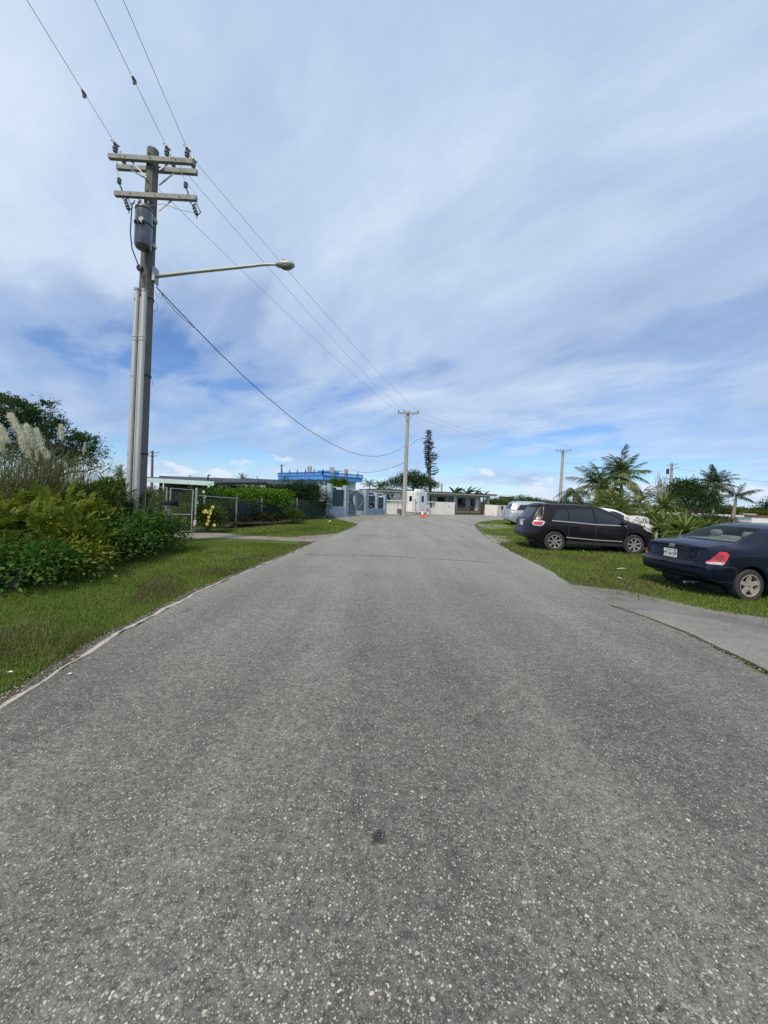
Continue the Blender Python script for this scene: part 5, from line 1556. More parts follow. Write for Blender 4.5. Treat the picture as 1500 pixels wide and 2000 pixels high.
shrub('tall feathery yellow-green shrub in front of the reeds', 112, 8.2, 1.0, 1.36, 'feather', 8, 'feathery_shrub', GB, mat='yellow')
shrub('tall feathery green shrub just left of the concrete pole', 196, 9.8, 1.05, 1.62, 'feather', 9, 'feathery_shrub', GB)
shrub('feathery shrub wrapping the foot of the concrete pole', 230, 10.9, .8, 1.72, 'feather', 10, 'feathery_shrub', GB)
shrub('olive feathery shrub at the left photo edge below the reeds', -2, 7.8, .95, 1.30, 'feather', 12, 'feathery_shrub', GB, mat='yellow')
shrub('dense shrub filling the back of the thicket behind the pole', 215, 12.6, 1.2, 1.75, 'vine', 13, 'vine_shrub', GB, per=14)
shrub('dense shrub under the reeds at the back left of the thicket', 90, 11.6, 1.4, 1.6, 'vine', 14, 'vine_shrub', GB, per=12)
shrub('rounded shrub beyond the left photo edge', -120, 7.4, 1.0, 1.3, 'vine', 15, 'vine_shrub', GB, per=12)
# a few big upright yellow leaves
lp = gp(150, 7.35)
tl = thing('broadleaf_plant', 'cluster of big pointed yellow-green leaves standing out of the thicket front', 'plant', lp)
rr = random.Random(3)
for i in range(11):
    a = rr.uniform(-1.3, 1.3); l = rr.uniform(.16, .30); z = rr.uniform(.35, .66); x = rr.uniform(-.34, .38); y = rr.uniform(-.12, .1)
    dv = Vector((math.sin(a) * .7, -.25, .8)).normalized(); sv = Vector((math.cos(a), .2, -math.sin(a) * .6)).normalized()
    b = Vector((x, y, z)); n = dv.cross(sv) * .03
    MB().add([b, b + dv * l * .35 + sv * l * .30 + n, b + dv * l * .75 + sv * l * .16 + n * .5, b + dv * l, b + dv * l * .75 - sv * l * .16 + n * .5, b + dv * l * .35 - sv * l * .30 + n, b + dv * l * .45 - n],
             [(0, 1, 6), (1, 2, 6), (2, 3, 6), (3, 4, 6), (4, 5, 6), (5, 0, 6)]).build('leaf', LF['strap'], tl)
    MB().cyl((x * .6, y, 0), b, .008, .005, 5).build('stem', LF['feather'], tl)


# ---- reeds with plumes
def reed_clump(label, px, d, n, h, spread, seed, lean=(.12, 0), width=.022):
    r = np.random.default_rng(seed); b = gp(px, d)
    t = thing('reed_clump', label, 'reeds', b, 0, 'reed clumps in the left thicket')
    k = 7; base = r.normal(size=(n, 2)) * spread; a = r.uniform(0, 2 * PI, n); L = h * r.uniform(.55, 1.15, n); bend = r.uniform(.15, .75, n)
    Vs = []
    for j in range(k + 1):
        s = j / k
        out = bend * L * s * s * .8; z = L * (s - .28 * bend * s ** 3)
        cx = base[:, 0] + np.cos(a) * out + lean[0] * L * s; cy = base[:, 1] + np.sin(a) * out + lean[1] * L * s
        w = width * (1 - s ** 2 * .95) / 2
        px_, py_ = -np.sin(a) * w, np.cos(a) * w
        Vs += [np.stack([cx - px_, cy - py_, z], 1), np.stack([cx + px_, cy + py_, z], 1)]
    V = np.stack(Vs, 1).reshape(-1, 3); i = np.arange(n)[:, None] * (2 * k + 2)
    F = np.concatenate([i + np.array([[2 * j, 2 * j + 1, 2 * j + 3]]) for j in range(k)] + [i + np.array([[2 * j, 2 * j + 3, 2 * j + 2]]) for j in range(k)])
    link('blades', np_mesh('blades', V, F, LF['reed']), t, 'stuff')
    return t


reed_clump('large clump of tall arching reeds at the left edge behind the shrubs', 38, 9.6, 1000, 2.75, .60, 1)
reed_clump('clump of arching reeds right of the largest reed clump', 92, 9.9, 520, 2.4, .45, 2)
reed_clump('thin grassy reeds standing before the shaft of the concrete pole', 262, 10.0, 70, 1.55, .30, 3, (.05, 0), .018)
reed_clump('pale thin reed stalks between the pole and the near mailbox', 305, 10.6, 60, 1.50, .22, 4, (.04, 0), .018)
reed_clump('thin reeds left of the pole among feathery shrubs', 212, 10.2, 60, 1.75, .35, 5, (.05, 0), .018)
reed_clump('reed clump beyond the left photo edge', -60, 9.4, 300, 2.4, .5, 6)


def plume(i, tx, ty, bx, by, d, wide, label):
    """feathery seed head from its tip to its base, on a long stalk"""
    tip, bs = P(tx, ty, d), P(bx, by, d)
    foot = gp(bx + (bx - tx) * .2 + 4, d)
    t = thing('reed_plume', label, 'reed plume', foot, 0, 'pale plumes above the left reeds')
    L = lambda p: Vector(p) - foot
    MB().tube([(0, 0, 0), L(bs).lerp(Vector((0, 0, 0)), .45) + Vector((.03, 0, 0)), L(bs), L(bs).lerp(L(tip), .9)], [.009, .008, .006, .003], 5).build('stalk', LF['reed'], t)
    r = np.random.default_rng(100 + i); n = 1500
    s = r.random(n) ** .8; A = np.array(L(bs)); B = np.array(L(tip)); ax = B - A; ln = np.linalg.norm(ax); ax /= ln
    prof = np.sin(np.clip(s * .95 + .05, 0, 1) * PI) ** .6 * wide * .46
    C = A + np.outer(s * ln, ax) + r.normal(size=(n, 3)) * (prof * .28)[:, None]
    dv = ax * 1.0 + r.normal(size=(n, 3)) * .45 + np.array([.28, 0, -.15])
    V, F = leaf_quads(C, dv, r.normal(size=(n, 3)), wide * r.uniform(.35, .85, n), np.full(n, wide * .035 + .002), .05)
    link('seed_head', np_mesh('seed_head', V, F, LF['plume']), t, 'stuff')


for i, a in enumerate([(19, 812, 50, 866, 9.2, .17, 'tallest arching pale plume in the left reeds'), (51, 834, 64, 880, 9.3, .18, 'broad pale plume right of the tallest one'), (70, 841, 83, 886, 9.4, .15, 'pale plume third from the right in the reed group'),
                       (-2, 834, 15, 866, 9.0, .16, 'upper pale plume cut by the left photo edge'), (-2, 858, 8, 888, 9.1, .13, 'lower pale plume cut by the left photo edge'), (118, 832, 121, 862, 9.8, .12, 'upright pale plume standing alone before the tree'),
                       (166, 866, 162, 889, 10.2, .055, 'slim white plume furthest right, left of the pole'), (84, 878, 95, 898, 9.3, .13, 'low drooping pale plume right of the big group'), (70, 882, 73, 902, 9.2, .07, 'small narrow plume low in the big group'),
                       (40, 858, 58, 896, 9.15, .15, 'drooping pale plume below the tallest one'), (123, 902, 130, 915, 9.9, .08, 'tiny low plume on a bent stalk below the lone one')]):
    plume(i, *a)


# ---- trees
def tree(label, px, d, z_trunk, lobes_px, seed, mat='tree', per=9, k=16, leaf=.10, spread=.20, comp=False, name='tree', group=None, r0=.14, ratio=.45, shell=.4):
    """lobes_px: (px, py, radius px, depth offset)"""
    b = gp(px, d)
    t = thing(name, label, 'tree', b, 0, group)
    lobes = []
    for lx, ly, lr, dd in lobes_px:
        p = P(lx, ly, d + dd) - b; r = lr * d / FPX
        lobes.append((tuple(p), (r, r * .9, r * .72)))
    m = MB(); m.tube([(0, 0, 0), (.05, 0, z_trunk * .5), (0, .05, z_trunk)], [r0, r0 * .85, r0 * .7], 8)
    m.build('trunk', MT['bark'], t, 40)
    m = MB(); limbs(m, (0, .05, z_trunk * .95), [l[0] for l in lobes], r0 * .55, seed, .15)
    m.build('limbs', MT['bark'], t, 40, kind='stuff')
    parts = [foliage(lobes, per, k, spread, leaf, seed, ratio, .05, shell)]
    if comp: parts.append(compound(lobes, per * .6, 5, leaf * 4.2, seed + 5, 7, leaf * .8))
    leaves_obj('crown', parts, LF[mat], t)
    return t


tree('dark green spreading tree at the left edge behind the reeds', 92, 14.5, 1.9,
     [(14, 800, 30, 0), (46, 812, 26, -.5), (88, 800, 17, .3), (78, 826, 28, 0), (30, 842, 36, .4), (110, 850, 28, -.3), (70, 868, 38, .5), (140, 868, 22, 0), (168, 868, 22, .4), (186, 888, 16, 0), (150, 898, 22, .2), (188, 915, 12, 0), (110, 900, 34, .6), (30, 890, 44, 1), (-30, 830, 44, .5), (-10, 790, 22, 0)],
     5, 'tree', 15, 15, .115, .16, True)
tree('broad dark green tree behind the guard booth', 815, 66, 2.2, [(792, 937, 15, 0), (810, 932, 15, 0), (768, 946, 13, 0), (750, 951, 10, 0), (830, 939, 14, 1), (802, 946, 20, -1), (838, 947, 13, 0), (780, 948, 10, 0), (849, 950, 7, 0), (822, 949, 17, -1)], 7, 'tree', 4.5, 18, .30, .38, False, r0=.25)
tree('round dark green tree left of the two right coconut palms', 1345, 42, 1.6, [(1325, 962, 22, 0), (1347, 958, 24, 0), (1370, 968, 22, 0), (1312, 975, 18, 0), (1392, 980, 16, 0), (1350, 982, 28, -1), (1385, 990, 18, -1), (1322, 948, 10, 0)], 8, 'tree', 6.5, 18, .26, .38, False, r0=.22)
tree('dark tree at the right edge beyond the houses', 1494, 75, 1.5, [(1490, 992, 12, 0), (1502, 984, 12, 0), (1484, 999, 9, 0), (1510, 995, 14, 0)], 9, 'darkshrub', 1.4, 14, .4, .5, False, r0=.2)
# bare twiggy bush
t = thing('bare_bush', 'leafless twiggy bush sticking up left of the round green tree', 'bush', gp(1292, 38))
m = MB(); rr = random.Random(4)
c = P(1292, 955, 38) - Vector(t.location)
for i in range(34):
    a = rr.uniform(-.55, .55); l = rr.uniform(.9, 1.9); m.tube([(0, 0, 0), (c.x + a * .6, rr.uniform(-.3, .3), c.z), (c.x + a * l * .95, rr.uniform(-.4, .4), c.z + l)], [.03, .018, .008], 4)
m.build('twigs', MT['twig'], t, kind='stuff')

# Norfolk pine: leaning stem, whorls of upswept branches, thin at the top
def norfolk():
    d = 66; b = gp(841, d); t = thing('norfolk_pine', 'tall narrow dark Norfolk pine behind the guard booth, thin at the top', 'tree', b)
    L = lambda p: Vector(p) - b
    top = L(P(837, 843, d)); m = MB(); mid = L(P(839, 900, d))
    m.tube([(0, 0, 0), mid, top], [.32, .20, .04], 8).build('trunk', MT['bark'], t, 40)
    l2 = L(P(830, 866, d)); mm = MB().tube([L(P(842, 945, d)), L(P(833, 905, d)), l2], [.16, .12, .03], 6); mm.build('trunk', MT['bark'], t, 40)
    r = random.Random(5); C, Dv = [], []; bm_ = MB()
    for stem, lo, hi, sc, nsec in (((Vector((0, 0, 0)), mid, top), .36, 1.0, 1.0, 25), ((L(P(842, 945, d)), L(P(833, 905, d)), l2), .35, 1.0, .5, 13)):
        for w in range(nsec):
            s = lo + (hi - lo) * w / (nsec - 1)
            p = stem[0].lerp(stem[1], s * 2) if s < .5 else stem[1].lerp(stem[2], s * 2 - 1)
            R = sc * max(.34, 2.15 * (1 - s) ** .62) * r.uniform(.75, 1.15)
            for j in range(6):
                if r.random() < .22: continue
                a = 2 * PI * j / 6 + r.uniform(-.4, .4)
                # wind-stripped on the left side below
                rr_ = R * (.35 if (math.cos(a) < -.3 and s < .75) else 1.0)
                e = p + Vector((math.cos(a) * rr_, math.sin(a) * rr_, rr_ * r.uniform(.05, .32)))
                bm_.tube([p, p.lerp(e, .6) - Vector((0, 0, rr_ * .08)), e], [.04, .03, .012], 4)
                n = int(5 + 11 * rr_)
                for q in range(n):
                    f = r.uniform(.25, 1.0); c = p.lerp(e, f); c.z -= rr_ * .08 * math.sin(f * PI)
                    C.append(c); Dv.append(((e - p).normalized() * .5 + Vector((r.gauss(0, .5), r.gauss(0, .5), r.uniform(.1, .6)))))
    bm_.build('limbs', MT['bark'], t, kind='stuff')
    C = np.array([tuple(c) for c in C]); Dv = np.array([tuple(c) for c in Dv]); g = np.random.default_rng(2); n = len(C)
    V, F = leaf_quads(C, Dv, g.normal(size=(n, 3)), g.uniform(.22, .45, n), np.full(n, .11), .1)
    link('crown', np_mesh('crown', V, F, LF['pine']), t, 'stuff')


norfolk()


# ---- palms
def frond_mesh(name, L, mat, seed, droop=.55, rise=.5, leaf=.55, n=30, width=.045, hang=.5, rachis=.02, tatter=.0):
    """a pinnate frond growing along +x, local z up"""
    r = np.random.default_rng(seed); C, Dv, Nv, Ls = [], [], [], []; path = []
    def pos(s): return np.array([L * (s - .12 * droop * s * s), .03 * L * s * s * (seed % 3 - 1), L * (rise * s - droop * s * s)])
    for i in range(9): path.append(pos(i / 8))
    for i in range(n):
        s = .12 + .88 * (i + .5) / n
        p = pos(s); tg = pos(min(1, s + .02)) - pos(s - .02); tg /= np.linalg.norm(tg)
        sd = np.cross(tg, [0, 0, 1.0]); sd /= np.linalg.norm(sd); up = np.cross(sd, tg)
        l = leaf * (math.sin(PI * (.12 + .80 * s)) ** .7)
        for sg in (-1, 1):
            if r.random() < tatter: continue
            C.append(p); dv = sd * sg * (1 - .35 * s) + tg * (.35 + .6 * s) + np.array([0, 0, -hang * r.uniform(.5, 1.4)]) + up * .15 + r.normal(size=3) * .08
            Dv.append(dv); Nv.append(up + r.normal(size=3) * .2); Ls.append(l * r.uniform(.8, 1.1))
    C, Dv, Nv, Ls = map(np.array, (C, Dv, Nv, Ls))
    d = unit(Dv); s = unit(np.cross(d, Nv)); m = len(C); w = np.full(m, width)[:, None] / 2; l = Ls[:, None]
    dn = np.array([0, 0, -1.0])
    V = np.stack([C - s * w * .4, C + s * w * .4, C + d * l * .45 + s * w + dn * l * .04, C + d * l * .45 - s * w + dn * l * .04, C + d * l + dn * l * .28 * hang], 1).reshape(-1, 3)
    i = np.arange(m)[:, None] * 5
    F = np.concatenate([i + np.array([[0, 1, 2]]), i + np.array([[0, 2, 3]]), i + np.array([[3, 2, 4]])])
    mb = MB().tube(path, [rachis * (1 - .85 * k / 8) for k in range(9)], 4)
    RV = np.array([tuple(v) for v in mb.v]); RF = np.array([f if len(f) == 4 else f for f in mb.f if len(f) == 4])
    RT = np.concatenate([RF[:, [0, 1, 2]], RF[:, [0, 2, 3]]])
    V2, F2 = merge([(V, F), (RV, RT)])
    return np_mesh(name, V2, F2, mat)


def palm(label, base_px, crown_px, crown_py, d, flen, n, seed, mats=('palm',), r0=.14, rise=.5, droop=.55, wind=0.0, leaf=.2, hang=.5, az=None, group=None, el=(-.5, 1.2), per=30, dead=0):
    b = gp(base_px, d); t = thing('palm_tree', label, 'palm', b, 0, group)
    cr = P(crown_px, crown_py, d) - b
    if cr.z > .5:
        m = MB(); pts = [Vector((0, 0, -.1)).lerp(cr, i / 8) + Vector((math.sin(i / 8 * PI) * .05 * cr.x, 0, 0)) for i in range(9)]
        m.tube(pts, [r0 * (1.25 - .6 * i / 8) for i in range(9)], 8)
        for i in range(1, 14):
            p = Vector((0, 0, 0)).lerp(cr, i / 14); m.lathe([(r0 * (1.2 - .55 * i / 14) * 1.0, -.02), (r0 * (1.2 - .55 * i / 14) * 1.07, 0), (r0 * (1.2 - .55 * i / 14), .02)], p, 8, None, True)
        m.build('trunk', MT['palmbark'], t, 40)
    r = random.Random(seed)
    meshes = []
    for j in range(5):
        mt = LF[mats[j % len(mats)]]
        meshes.append(frond_mesh('frond', flen * r.uniform(.9, 1.1), mt, seed * 7 + j, droop * r.uniform(.7, 1.3), rise * r.uniform(.8, 1.2), flen * leaf, per, max(.035, flen * .021), hang, .012 + .006 * flen))
    for i in range(n):
        o = link('frond', meshes[(i * 3) % 5], t)
        a = 2 * PI * i * .382 + r.uniform(-.3, .3)
        e = el[0] + (el[1] - el[0]) * ((i + .5) / n) ** .9
        # wind bends the fronds towards one side
        a += wind * math.sin(a)
        o.rotation_euler = Matrix.Rotation(a, 3, 'Z').to_euler(); o.rotation_euler = (Matrix.Rotation(a, 3, 'Z') @ Matrix.Rotation(-e, 3, 'Y') @ Matrix.Rotation(r.uniform(-.3, .3), 3, 'X')).to_euler()
        o.location = cr + Vector((0, 0, .02)); s = r.uniform(.8, 1.1); o.scale = (s, s, s)
    return t


GP = 'palms on the right'
palm('tallest bushy coconut palm behind the dark suv, its crown above all other fronds', 1212, 1214, 935, 27, 2.35, 24, 1, ('palm', 'palm', 'palmdark'), group=GP, el=(-.6, 1.35), leaf=.27, hang=.6, wind=.25, per=44)
palm('leafy coconut palm left of the tallest one behind the dark suv', 1168, 1168, 952, 25, 1.9, 21, 2, ('palm', 'palmdark', 'palmpale'), group=GP, el=(-.7, 1.3), leaf=.28, hang=.7, wind=.2, per=42)
palm('middle palm with spread dark fronds between the two tallest ones', 1190, 1190, 958, 23, 1.4, 15, 12, ('palm', 'palmdark', 'palmpale'), group=GP, el=(-.8, .9), leaf=.28, hang=.8, per=42)
palm('small drooping dark palm beside the pole behind the suv', 1120, 1121, 962, 30, 1.7, 13, 3, ('palmdark',), r0=.09, group=GP, el=(-.7, .5), leaf=.28, hang=1.1, rise=.35, droop=.7)
palm('pale low palm with fronds fanning over the white board', 1205, 1208, 1002, 17.5, 1.4, 16, 4, ('palmpale', 'palm'), group=GP, el=(-.2, 1.2), leaf=.24, hang=.35, r0=.1)
palm('pale palm with tilted fronds left of the strap-leaved plants', 1248, 1250, 984, 19, 1.5, 16, 5, ('palm', 'palmpale'), group=GP, el=(-.6, 1.0), leaf=.24, hang=.6, r0=.08)
palm('low bright palm just beyond the windscreen of the dark suv', 1178, 1180, 998, 19, 1.25, 18, 6, ('palmpale',), group=GP, el=(-.1, 1.2), leaf=.26, hang=.3, r0=.08)
palm('coconut palm with a full crown at far right, left of its neighbour', 1392, 1395, 946, 58, 3.1, 26, 7, ('palmdark', 'palmdark', 'palm'), r0=.17, group=GP, el=(-.7, 1.3), leaf=.28, hang=.6, per=40)
palm('slender coconut palm with few ragged fronds at far right', 1427, 1438, 970, 38, 2.1, 10, 8, ('palmdark',), r0=.16, group=GP, el=(-.35, .9), leaf=.22, hang=1.0, droop=.35, per=44)
palm('far palm crown showing above the left roofs', 474, 474, 938, 70, 1.6, 12, 9, ('palmdark',), group='far palms', el=(-.2, 1.2), leaf=.25)
palm('dark far palm crown left of the concrete pole', 236, 234, 930, 40, 1.5, 12, 10, ('palmdark',), group='far palms', el=(-.4, 1.2), leaf=.25)
palm('far palm behind the white wall right of the blue house', 722, 722, 947, 75, 2.0, 14, 11, ('palmdark',), group='far palms', el=(-.5, 1.0), leaf=.28, hang=.7)
palm('second far palm left of the booth pole', 744, 744, 951, 72, 1.8, 14, 13, ('palm',), group='far palms', el=(-.5, 1.0), leaf=.28, hang=.7)


# ---- strap-leaved plants: every leaf a part
def strap_plant(label, px, py, d, n, l, seed, tilt=0.0, el=(-.3, 1.3), trunk=True):
    b = gp(px, d); t = thing('strap_leaf_plant', label, 'plant', b, 0, 'strap-leaved plants on the right')
    c = P(px, py, d) - b; r = random.Random(seed)
    if trunk and c.z > .3: MB().tube([(0, 0, 0), c * .5, c], [.07, .06, .05], 6).build('trunk', MT['bark'], t)
    ms = []
    for j in range(5):
        dr = r.uniform(.12, .55); w = .036; m = MB(); vs = []; k = 5
        for i in range(k + 1):
            s = i / k; x = l * (s - .15 * dr * s * s); z = -l * dr * s * s; ww = w * (1 - s ** 3 * .95) * (.55 + .45 * min(1, s * 5))
            vs += [(x, -ww, z + ww * .35), (x, 0, z), (x, ww, z + ww * .35)]
        fs = []
        for i in range(k): fs += [(i * 3, i * 3 + 1, i * 3 + 4, i * 3 + 3), (i * 3 + 1, i * 3 + 2, i * 3 + 5, i * 3 + 4)]
        ms.append(m.add(vs, fs).mesh('leaf', LF['strap']))
    for i in range(n):
        o = link('leaf', ms[i % 5], t); a = 2 * PI * i * .382 + r.uniform(-.2, .2); e = el[0] + (el[1] - el[0]) * (i + .5) / n
        o.rotation_euler = (Matrix.Rotation(tilt, 3, 'Y') @ Matrix.Rotation(a, 3, 'Z') @ Matrix.Rotation(-e, 3, 'Y')).to_euler()
        o.location = c + Vector((0, 0, r.uniform(-.06, .06))); s = r.uniform(.7, 1.1); o.scale = (s, s, s)
    return t


strap_plant('strap-leaved plant with an upright spiky head above the others', 1297, 990, 14.0, 58, .95, 1)
strap_plant('low strap-leaved plant fanning out behind the navy sedan boot', 1338, 1040, 11.5, 60, .95, 2, el=(-.1, 1.25))
strap_plant('strap-leaved plant low beside the suv bonnet', 1318, 1030, 12.8, 50, .85, 3, el=(-.4, 1.2))
strap_plant('dark strap-leaved plant below the spiky head', 1288, 1030, 13.4, 50, .85, 4, el=(-.9, .9))
strap_plant('strap-leaved plant behind the sedan rear window, low and wide', 1385, 1032, 13.0, 44, .9, 5, el=(-.2, 1.0))
GS = 'garden shrubs behind the parked cars'
shrub('dark bush filling behind the strap-leaved plants', 1322, 17, 1.3, 1.5, 'fine', 51, group=GS, per=7, mat='feather')
shrub('brownish shrub between the round tree and the sedan roof', 1362, 22, 1.5, 1.55, 'fine', 52, group=GS, per=6, mat='redleaf')
shrub('dark green bush under the pale palms', 1250, 21, 1.5, 1.5, 'fine', 53, group=GS, per=6, mat='feather')
shrub('green bush behind the white car roof', 1195, 30, 1.9, 1.9, 'fine', 54, group=GS, per=5)
shrub('low dark bush left of the small drooping palm', 1105, 44, 2.2, 1.9, 'fine', 55, group=GS, per=3.5)
shrub('dark bush below the right coconut palms', 1400, 36, 1.6, 1.3, 'fine', 56, group=GS, per=4)

# banana plants behind the low house
def banana(label, px, d, py, n, seed, sc=1.0):
    b = gp(px, d); t = thing('banana_plant', label, 'banana plant', b, 0, 'banana plants behind the low white house'); c = P(px, py, d) - b; r = random.Random(seed)
    MB().tube([(0, 0, 0), c], [.16, .10], 6).build('stem', LF['banana'], t)
    for i in range(n):
        l = sc * r.uniform(1.4, 2.2); a = r.uniform(-.6, .6) + (0 if r.random() < .6 else PI); e = r.uniform(.2, 1.25); m = MB(); vs = []; k = 6
        for j in range(k + 1):
            s = j / k; w = .24 * sc * math.sin(PI * min(.97, .08 + .9 * s)) ** .6
            x = l * (s - .1 * s * s); z = -l * .42 * s * s
            vs += [(x, -w, z - w * .25), (x, 0, z), (x, w, z - w * .25)]
        fs = []
        for j in range(k): fs += [(j * 3, j * 3 + 1, j * 3 + 4, j * 3 + 3), (j * 3 + 1, j * 3 + 2, j * 3 + 5, j * 3 + 4)]
        o = m.add(vs, fs).build('leaf', LF['banana'], t); o.location = c
        o.rotation_euler = (Matrix.Rotation(a, 3, 'Z') @ Matrix.Rotation(-e, 3, 'Y') @ Matrix.Rotation(r.uniform(-.8, .8), 3, 'X')).to_euler()


for i, (px, py, lb) in enumerate(((888, 964, 'leftmost banana plant above the low white house roof'), (912, 963, 'second banana plant above the low white house roof, leaves swept left'), (926, 966, 'third banana plant above the low white house roof'), (944, 970, 'low banana plant near the right end of the white house roof'), (1000, 976, 'lone banana plant in the tree line right of the white house'))):
    banana(lb, px, 70 if i < 4 else 84, py, 7, 60 + i, 1.15 if i < 3 else .8)

# tree line in the distance
GT = 'trees of the far tree line'
lst = [(966, 74, 4, 1.9, 'low bushy tree at the right end of the white house'), (985, 82, 5, 2.9, 'bushy tree behind the rounded white wall corner'), (1008, 88, 5, 3.3, 'dark bushy tree above the white wall left of the van'),
       (1022, 90, 4, 3.7, 'taller dark tree above the silver van roof'), (1044, 90, 5, 3.2, 'bushy tree above the middle of the van'), (1062, 86, 4, 2.6, 'low tree between the van and the pole behind the suv'), (1085, 88, 4, 2.8, 'tree just left of the pole behind the suv'),
       (1140, 90, 6, 2.6, 'far tree behind the small drooping palm'), (1450, 100, 7, 3.0, 'far green tree right of the slender palm'), (1415, 95, 7, 3.2, 'far green tree between the two right palms'), (1478, 110, 6, 2.8, 'far green tree near the right edge'),
       (712, 90, 4, 3.2, 'far tree peeping right of the blue house'), (735, 92, 5, 3.5, 'far tree left of the booth pole'), (760, 90, 5, 3.3, 'far tree behind the left end of the white house'), (345, 100, 4, 3.9, 'far tree tops over the mint carport'), (455, 100, 4, 3.5, 'far tree tops above the long low house')]
for i, (px, d, r, h, lb) in enumerate(lst):
    shrub(lb, px, d, r * .62, h, 'fine', 200 + i, 'far_tree', GT, 2.4, 'tree', 'tree' if i % 3 else 'feather')
# low scrub that reads as one mass along the far edge
lob = []
rr = random.Random(9)
for i in range(60):
    px = 955 + i * 9.5; d = rr.uniform(70, 84); p = gp(px, d); lob.append(((p.x, p.y, .7), (1.6, 1.2, rr.uniform(.9, 1.5))))
leaves_obj('scrub', [foliage(lob, 3.0, 12, .45, .38, 77, .5)], LF['feather'])
lob = []
for i in range(50):
    px = 1330 + i * 8; d = rr.uniform(95, 120); p = gp(px, d); lob.append(((p.x, p.y, .9), (2.4, 1.5, rr.uniform(1.2, 2.4))))
leaves_obj('scrub', [foliage(lob, 1.6, 12, .6, .5, 78, .5)], LF['tree'])

# ---- hedge, shrubs and flowers around the fence and gate
def line_lobes(px0, px1, d0, d1, z, rx, rz, n, seed, ry=.5):
    r = random.Random(seed); out = []
    for i in range(n):
        t = (i + .5) / n; d = d0 + (d1 - d0) * t; px = 750 + (((px0 - 750) / 1) * d0 * (1 - t) + (px1 - 750) * d1 * t) / d
        p = gp(px, d); out.append(((p.x, p.y, z + r.uniform(-.08, .08)), (rx, ry, rz * r.uniform(.85, 1.15))))
    return out


h = thing('hedge', 'bright green clipped hedge standing behind the shade-cloth fence', 'hedge', gp(480, 18.5))
ho = Vector(h.location)
lb = [((c[0] - ho.x, c[1] - ho.y, c[2]), R) for c, R in line_lobes(404, 556, 16.6, 21.5, 1.12, .75, .62, 12, 3, .45)]
m = MB(); limbs(m, (lb[5][0][0], lb[5][0][1], 0), [l[0] for l in lb[4:8]], .05, 1); m.build('stem', MT['bark'], h, kind='stuff')
leaves_obj('foliage', [foliage(lb, 16, 14, .12, .11, 31, .5, -.3, .5, .05)], LF['hedge'], h)
GF = 'dark shrubs behind the green fence'
shrub('tall dark shrub left of the powder blue wall, over the fence end', 600, 25.5, 1.35, 2.75, 'fine', 41, 'garden_shrub', GF, 8)
shrub('tall dark shrub beside the bright hedge', 566, 24.5, 1.2, 2.7, 'fine', 42, 'garden_shrub', GF, 8)
shrub('dark shrub against the left pillar of the powder blue wall', 626, 27.0, .9, 2.0, 'fine', 43, 'garden_shrub', GF, 9)
shrub('dark bushy tree behind the hedge below the long roof', 510, 23.5, 1.5, 2.5, 'fine', 44, 'garden_shrub', GF, 6)
shrub('dark shrub at the left end of the hedge by the mint carport', 425, 19, 1.0, 2.1, 'fine', 45, 'garden_shrub', GF, 8)
shrub('olive shrub behind the right leaf of the pipe gate', 372, 17.5, .7, 1.7, 'fine', 46, 'garden_shrub', 'shrubs by the pipe gate', 8, mat='feather')
shrub('sparse pale shrub behind the left leaf of the pipe gate', 300, 16.6, .8, 1.75, 'fine', 47, 'garden_shrub', 'shrubs by the pipe gate', 5, mat='feather')
shrub('low green plants behind the pipe gate', 338, 15.8, .55, .45, 'fine', 48, 'garden_shrub', 'shrubs by the pipe gate', 12, mat='feather')
shrub('small pale shrub at the end of the timber edging', 572, 20.3, .5, .85, 'fine', 49, 'garden_shrub', None, 14, mat='feather')
# reddish low plants in the bed
lobr = line_lobes(430, 575, 16.3, 21.2, .24, .45, .26, 12, 5, .25)
leaves_obj('bed_plants', [foliage(lobr, 22, 10, .09, .12, 32, .3, -.4, .4)], LF['redleaf'])
lobr = line_lobes(400, 580, 16.0, 21.2, .36, .35, .35, 14, 6, .2)
leaves_obj('bed_plants', [foliage(lobr, 12, 10, .10, .10, 33, .45, -.2, .4)], LF['darkshrub'])
# potted shrub just inside the gate
p = gp(361, 14.95); t = thing('potted_shrub', 'yellow-green shrub in a dark square pot inside the pipe gate', 'potted plant', p)
MB().bbox((0, 0, .20), (.42, .42, .40), .03).build('pot', MT['pot'], t)
leaves_obj('foliage', [foliage([((0, 0, .68), (.42, .38, .30))], 60, 14, .08, .075, 35, .55)], LF['yellow'], t)
# yellow flowering bush at the gate post
t = shrub('bush with pale yellow flowers right of the gate post', 406, 14.75, .52, 1.0, 'fine', 50, 'flowering_bush', None, 34, mat='feather')
bl = Vector(t.location)
for x, y in ((402, 997), (405, 1000), (412, 997), (411, 1002), (408, 1009), (408, 1017), (405, 1023), (419, 1025), (399, 1000), (416, 990)):
    c = P(x, y, 14.22) - bl; m = MB()
    for k in range(5):
        a = 2 * PI * k / 5 + x; m.add([c, c + Vector((math.cos(a - .5) * .05, -.02, math.sin(a - .5) * .05)), c + Vector((math.cos(a) * .075, -.03, math.sin(a) * .075)), c + Vector((math.cos(a + .5) * .05, -.02, math.sin(a + .5) * .05))], [(0, 1, 2, 3)])
    m.build('flower', LF['flower'], t)
p = gp(408, 16.2); t = shrub('small branching shrub with a few white flowers below the carport corner', 408, 16.2, .55, 1.75, 'fine', 57, 'flowering_bush', None, 5, mat='darkshrub'); bl = Vector(t.location)
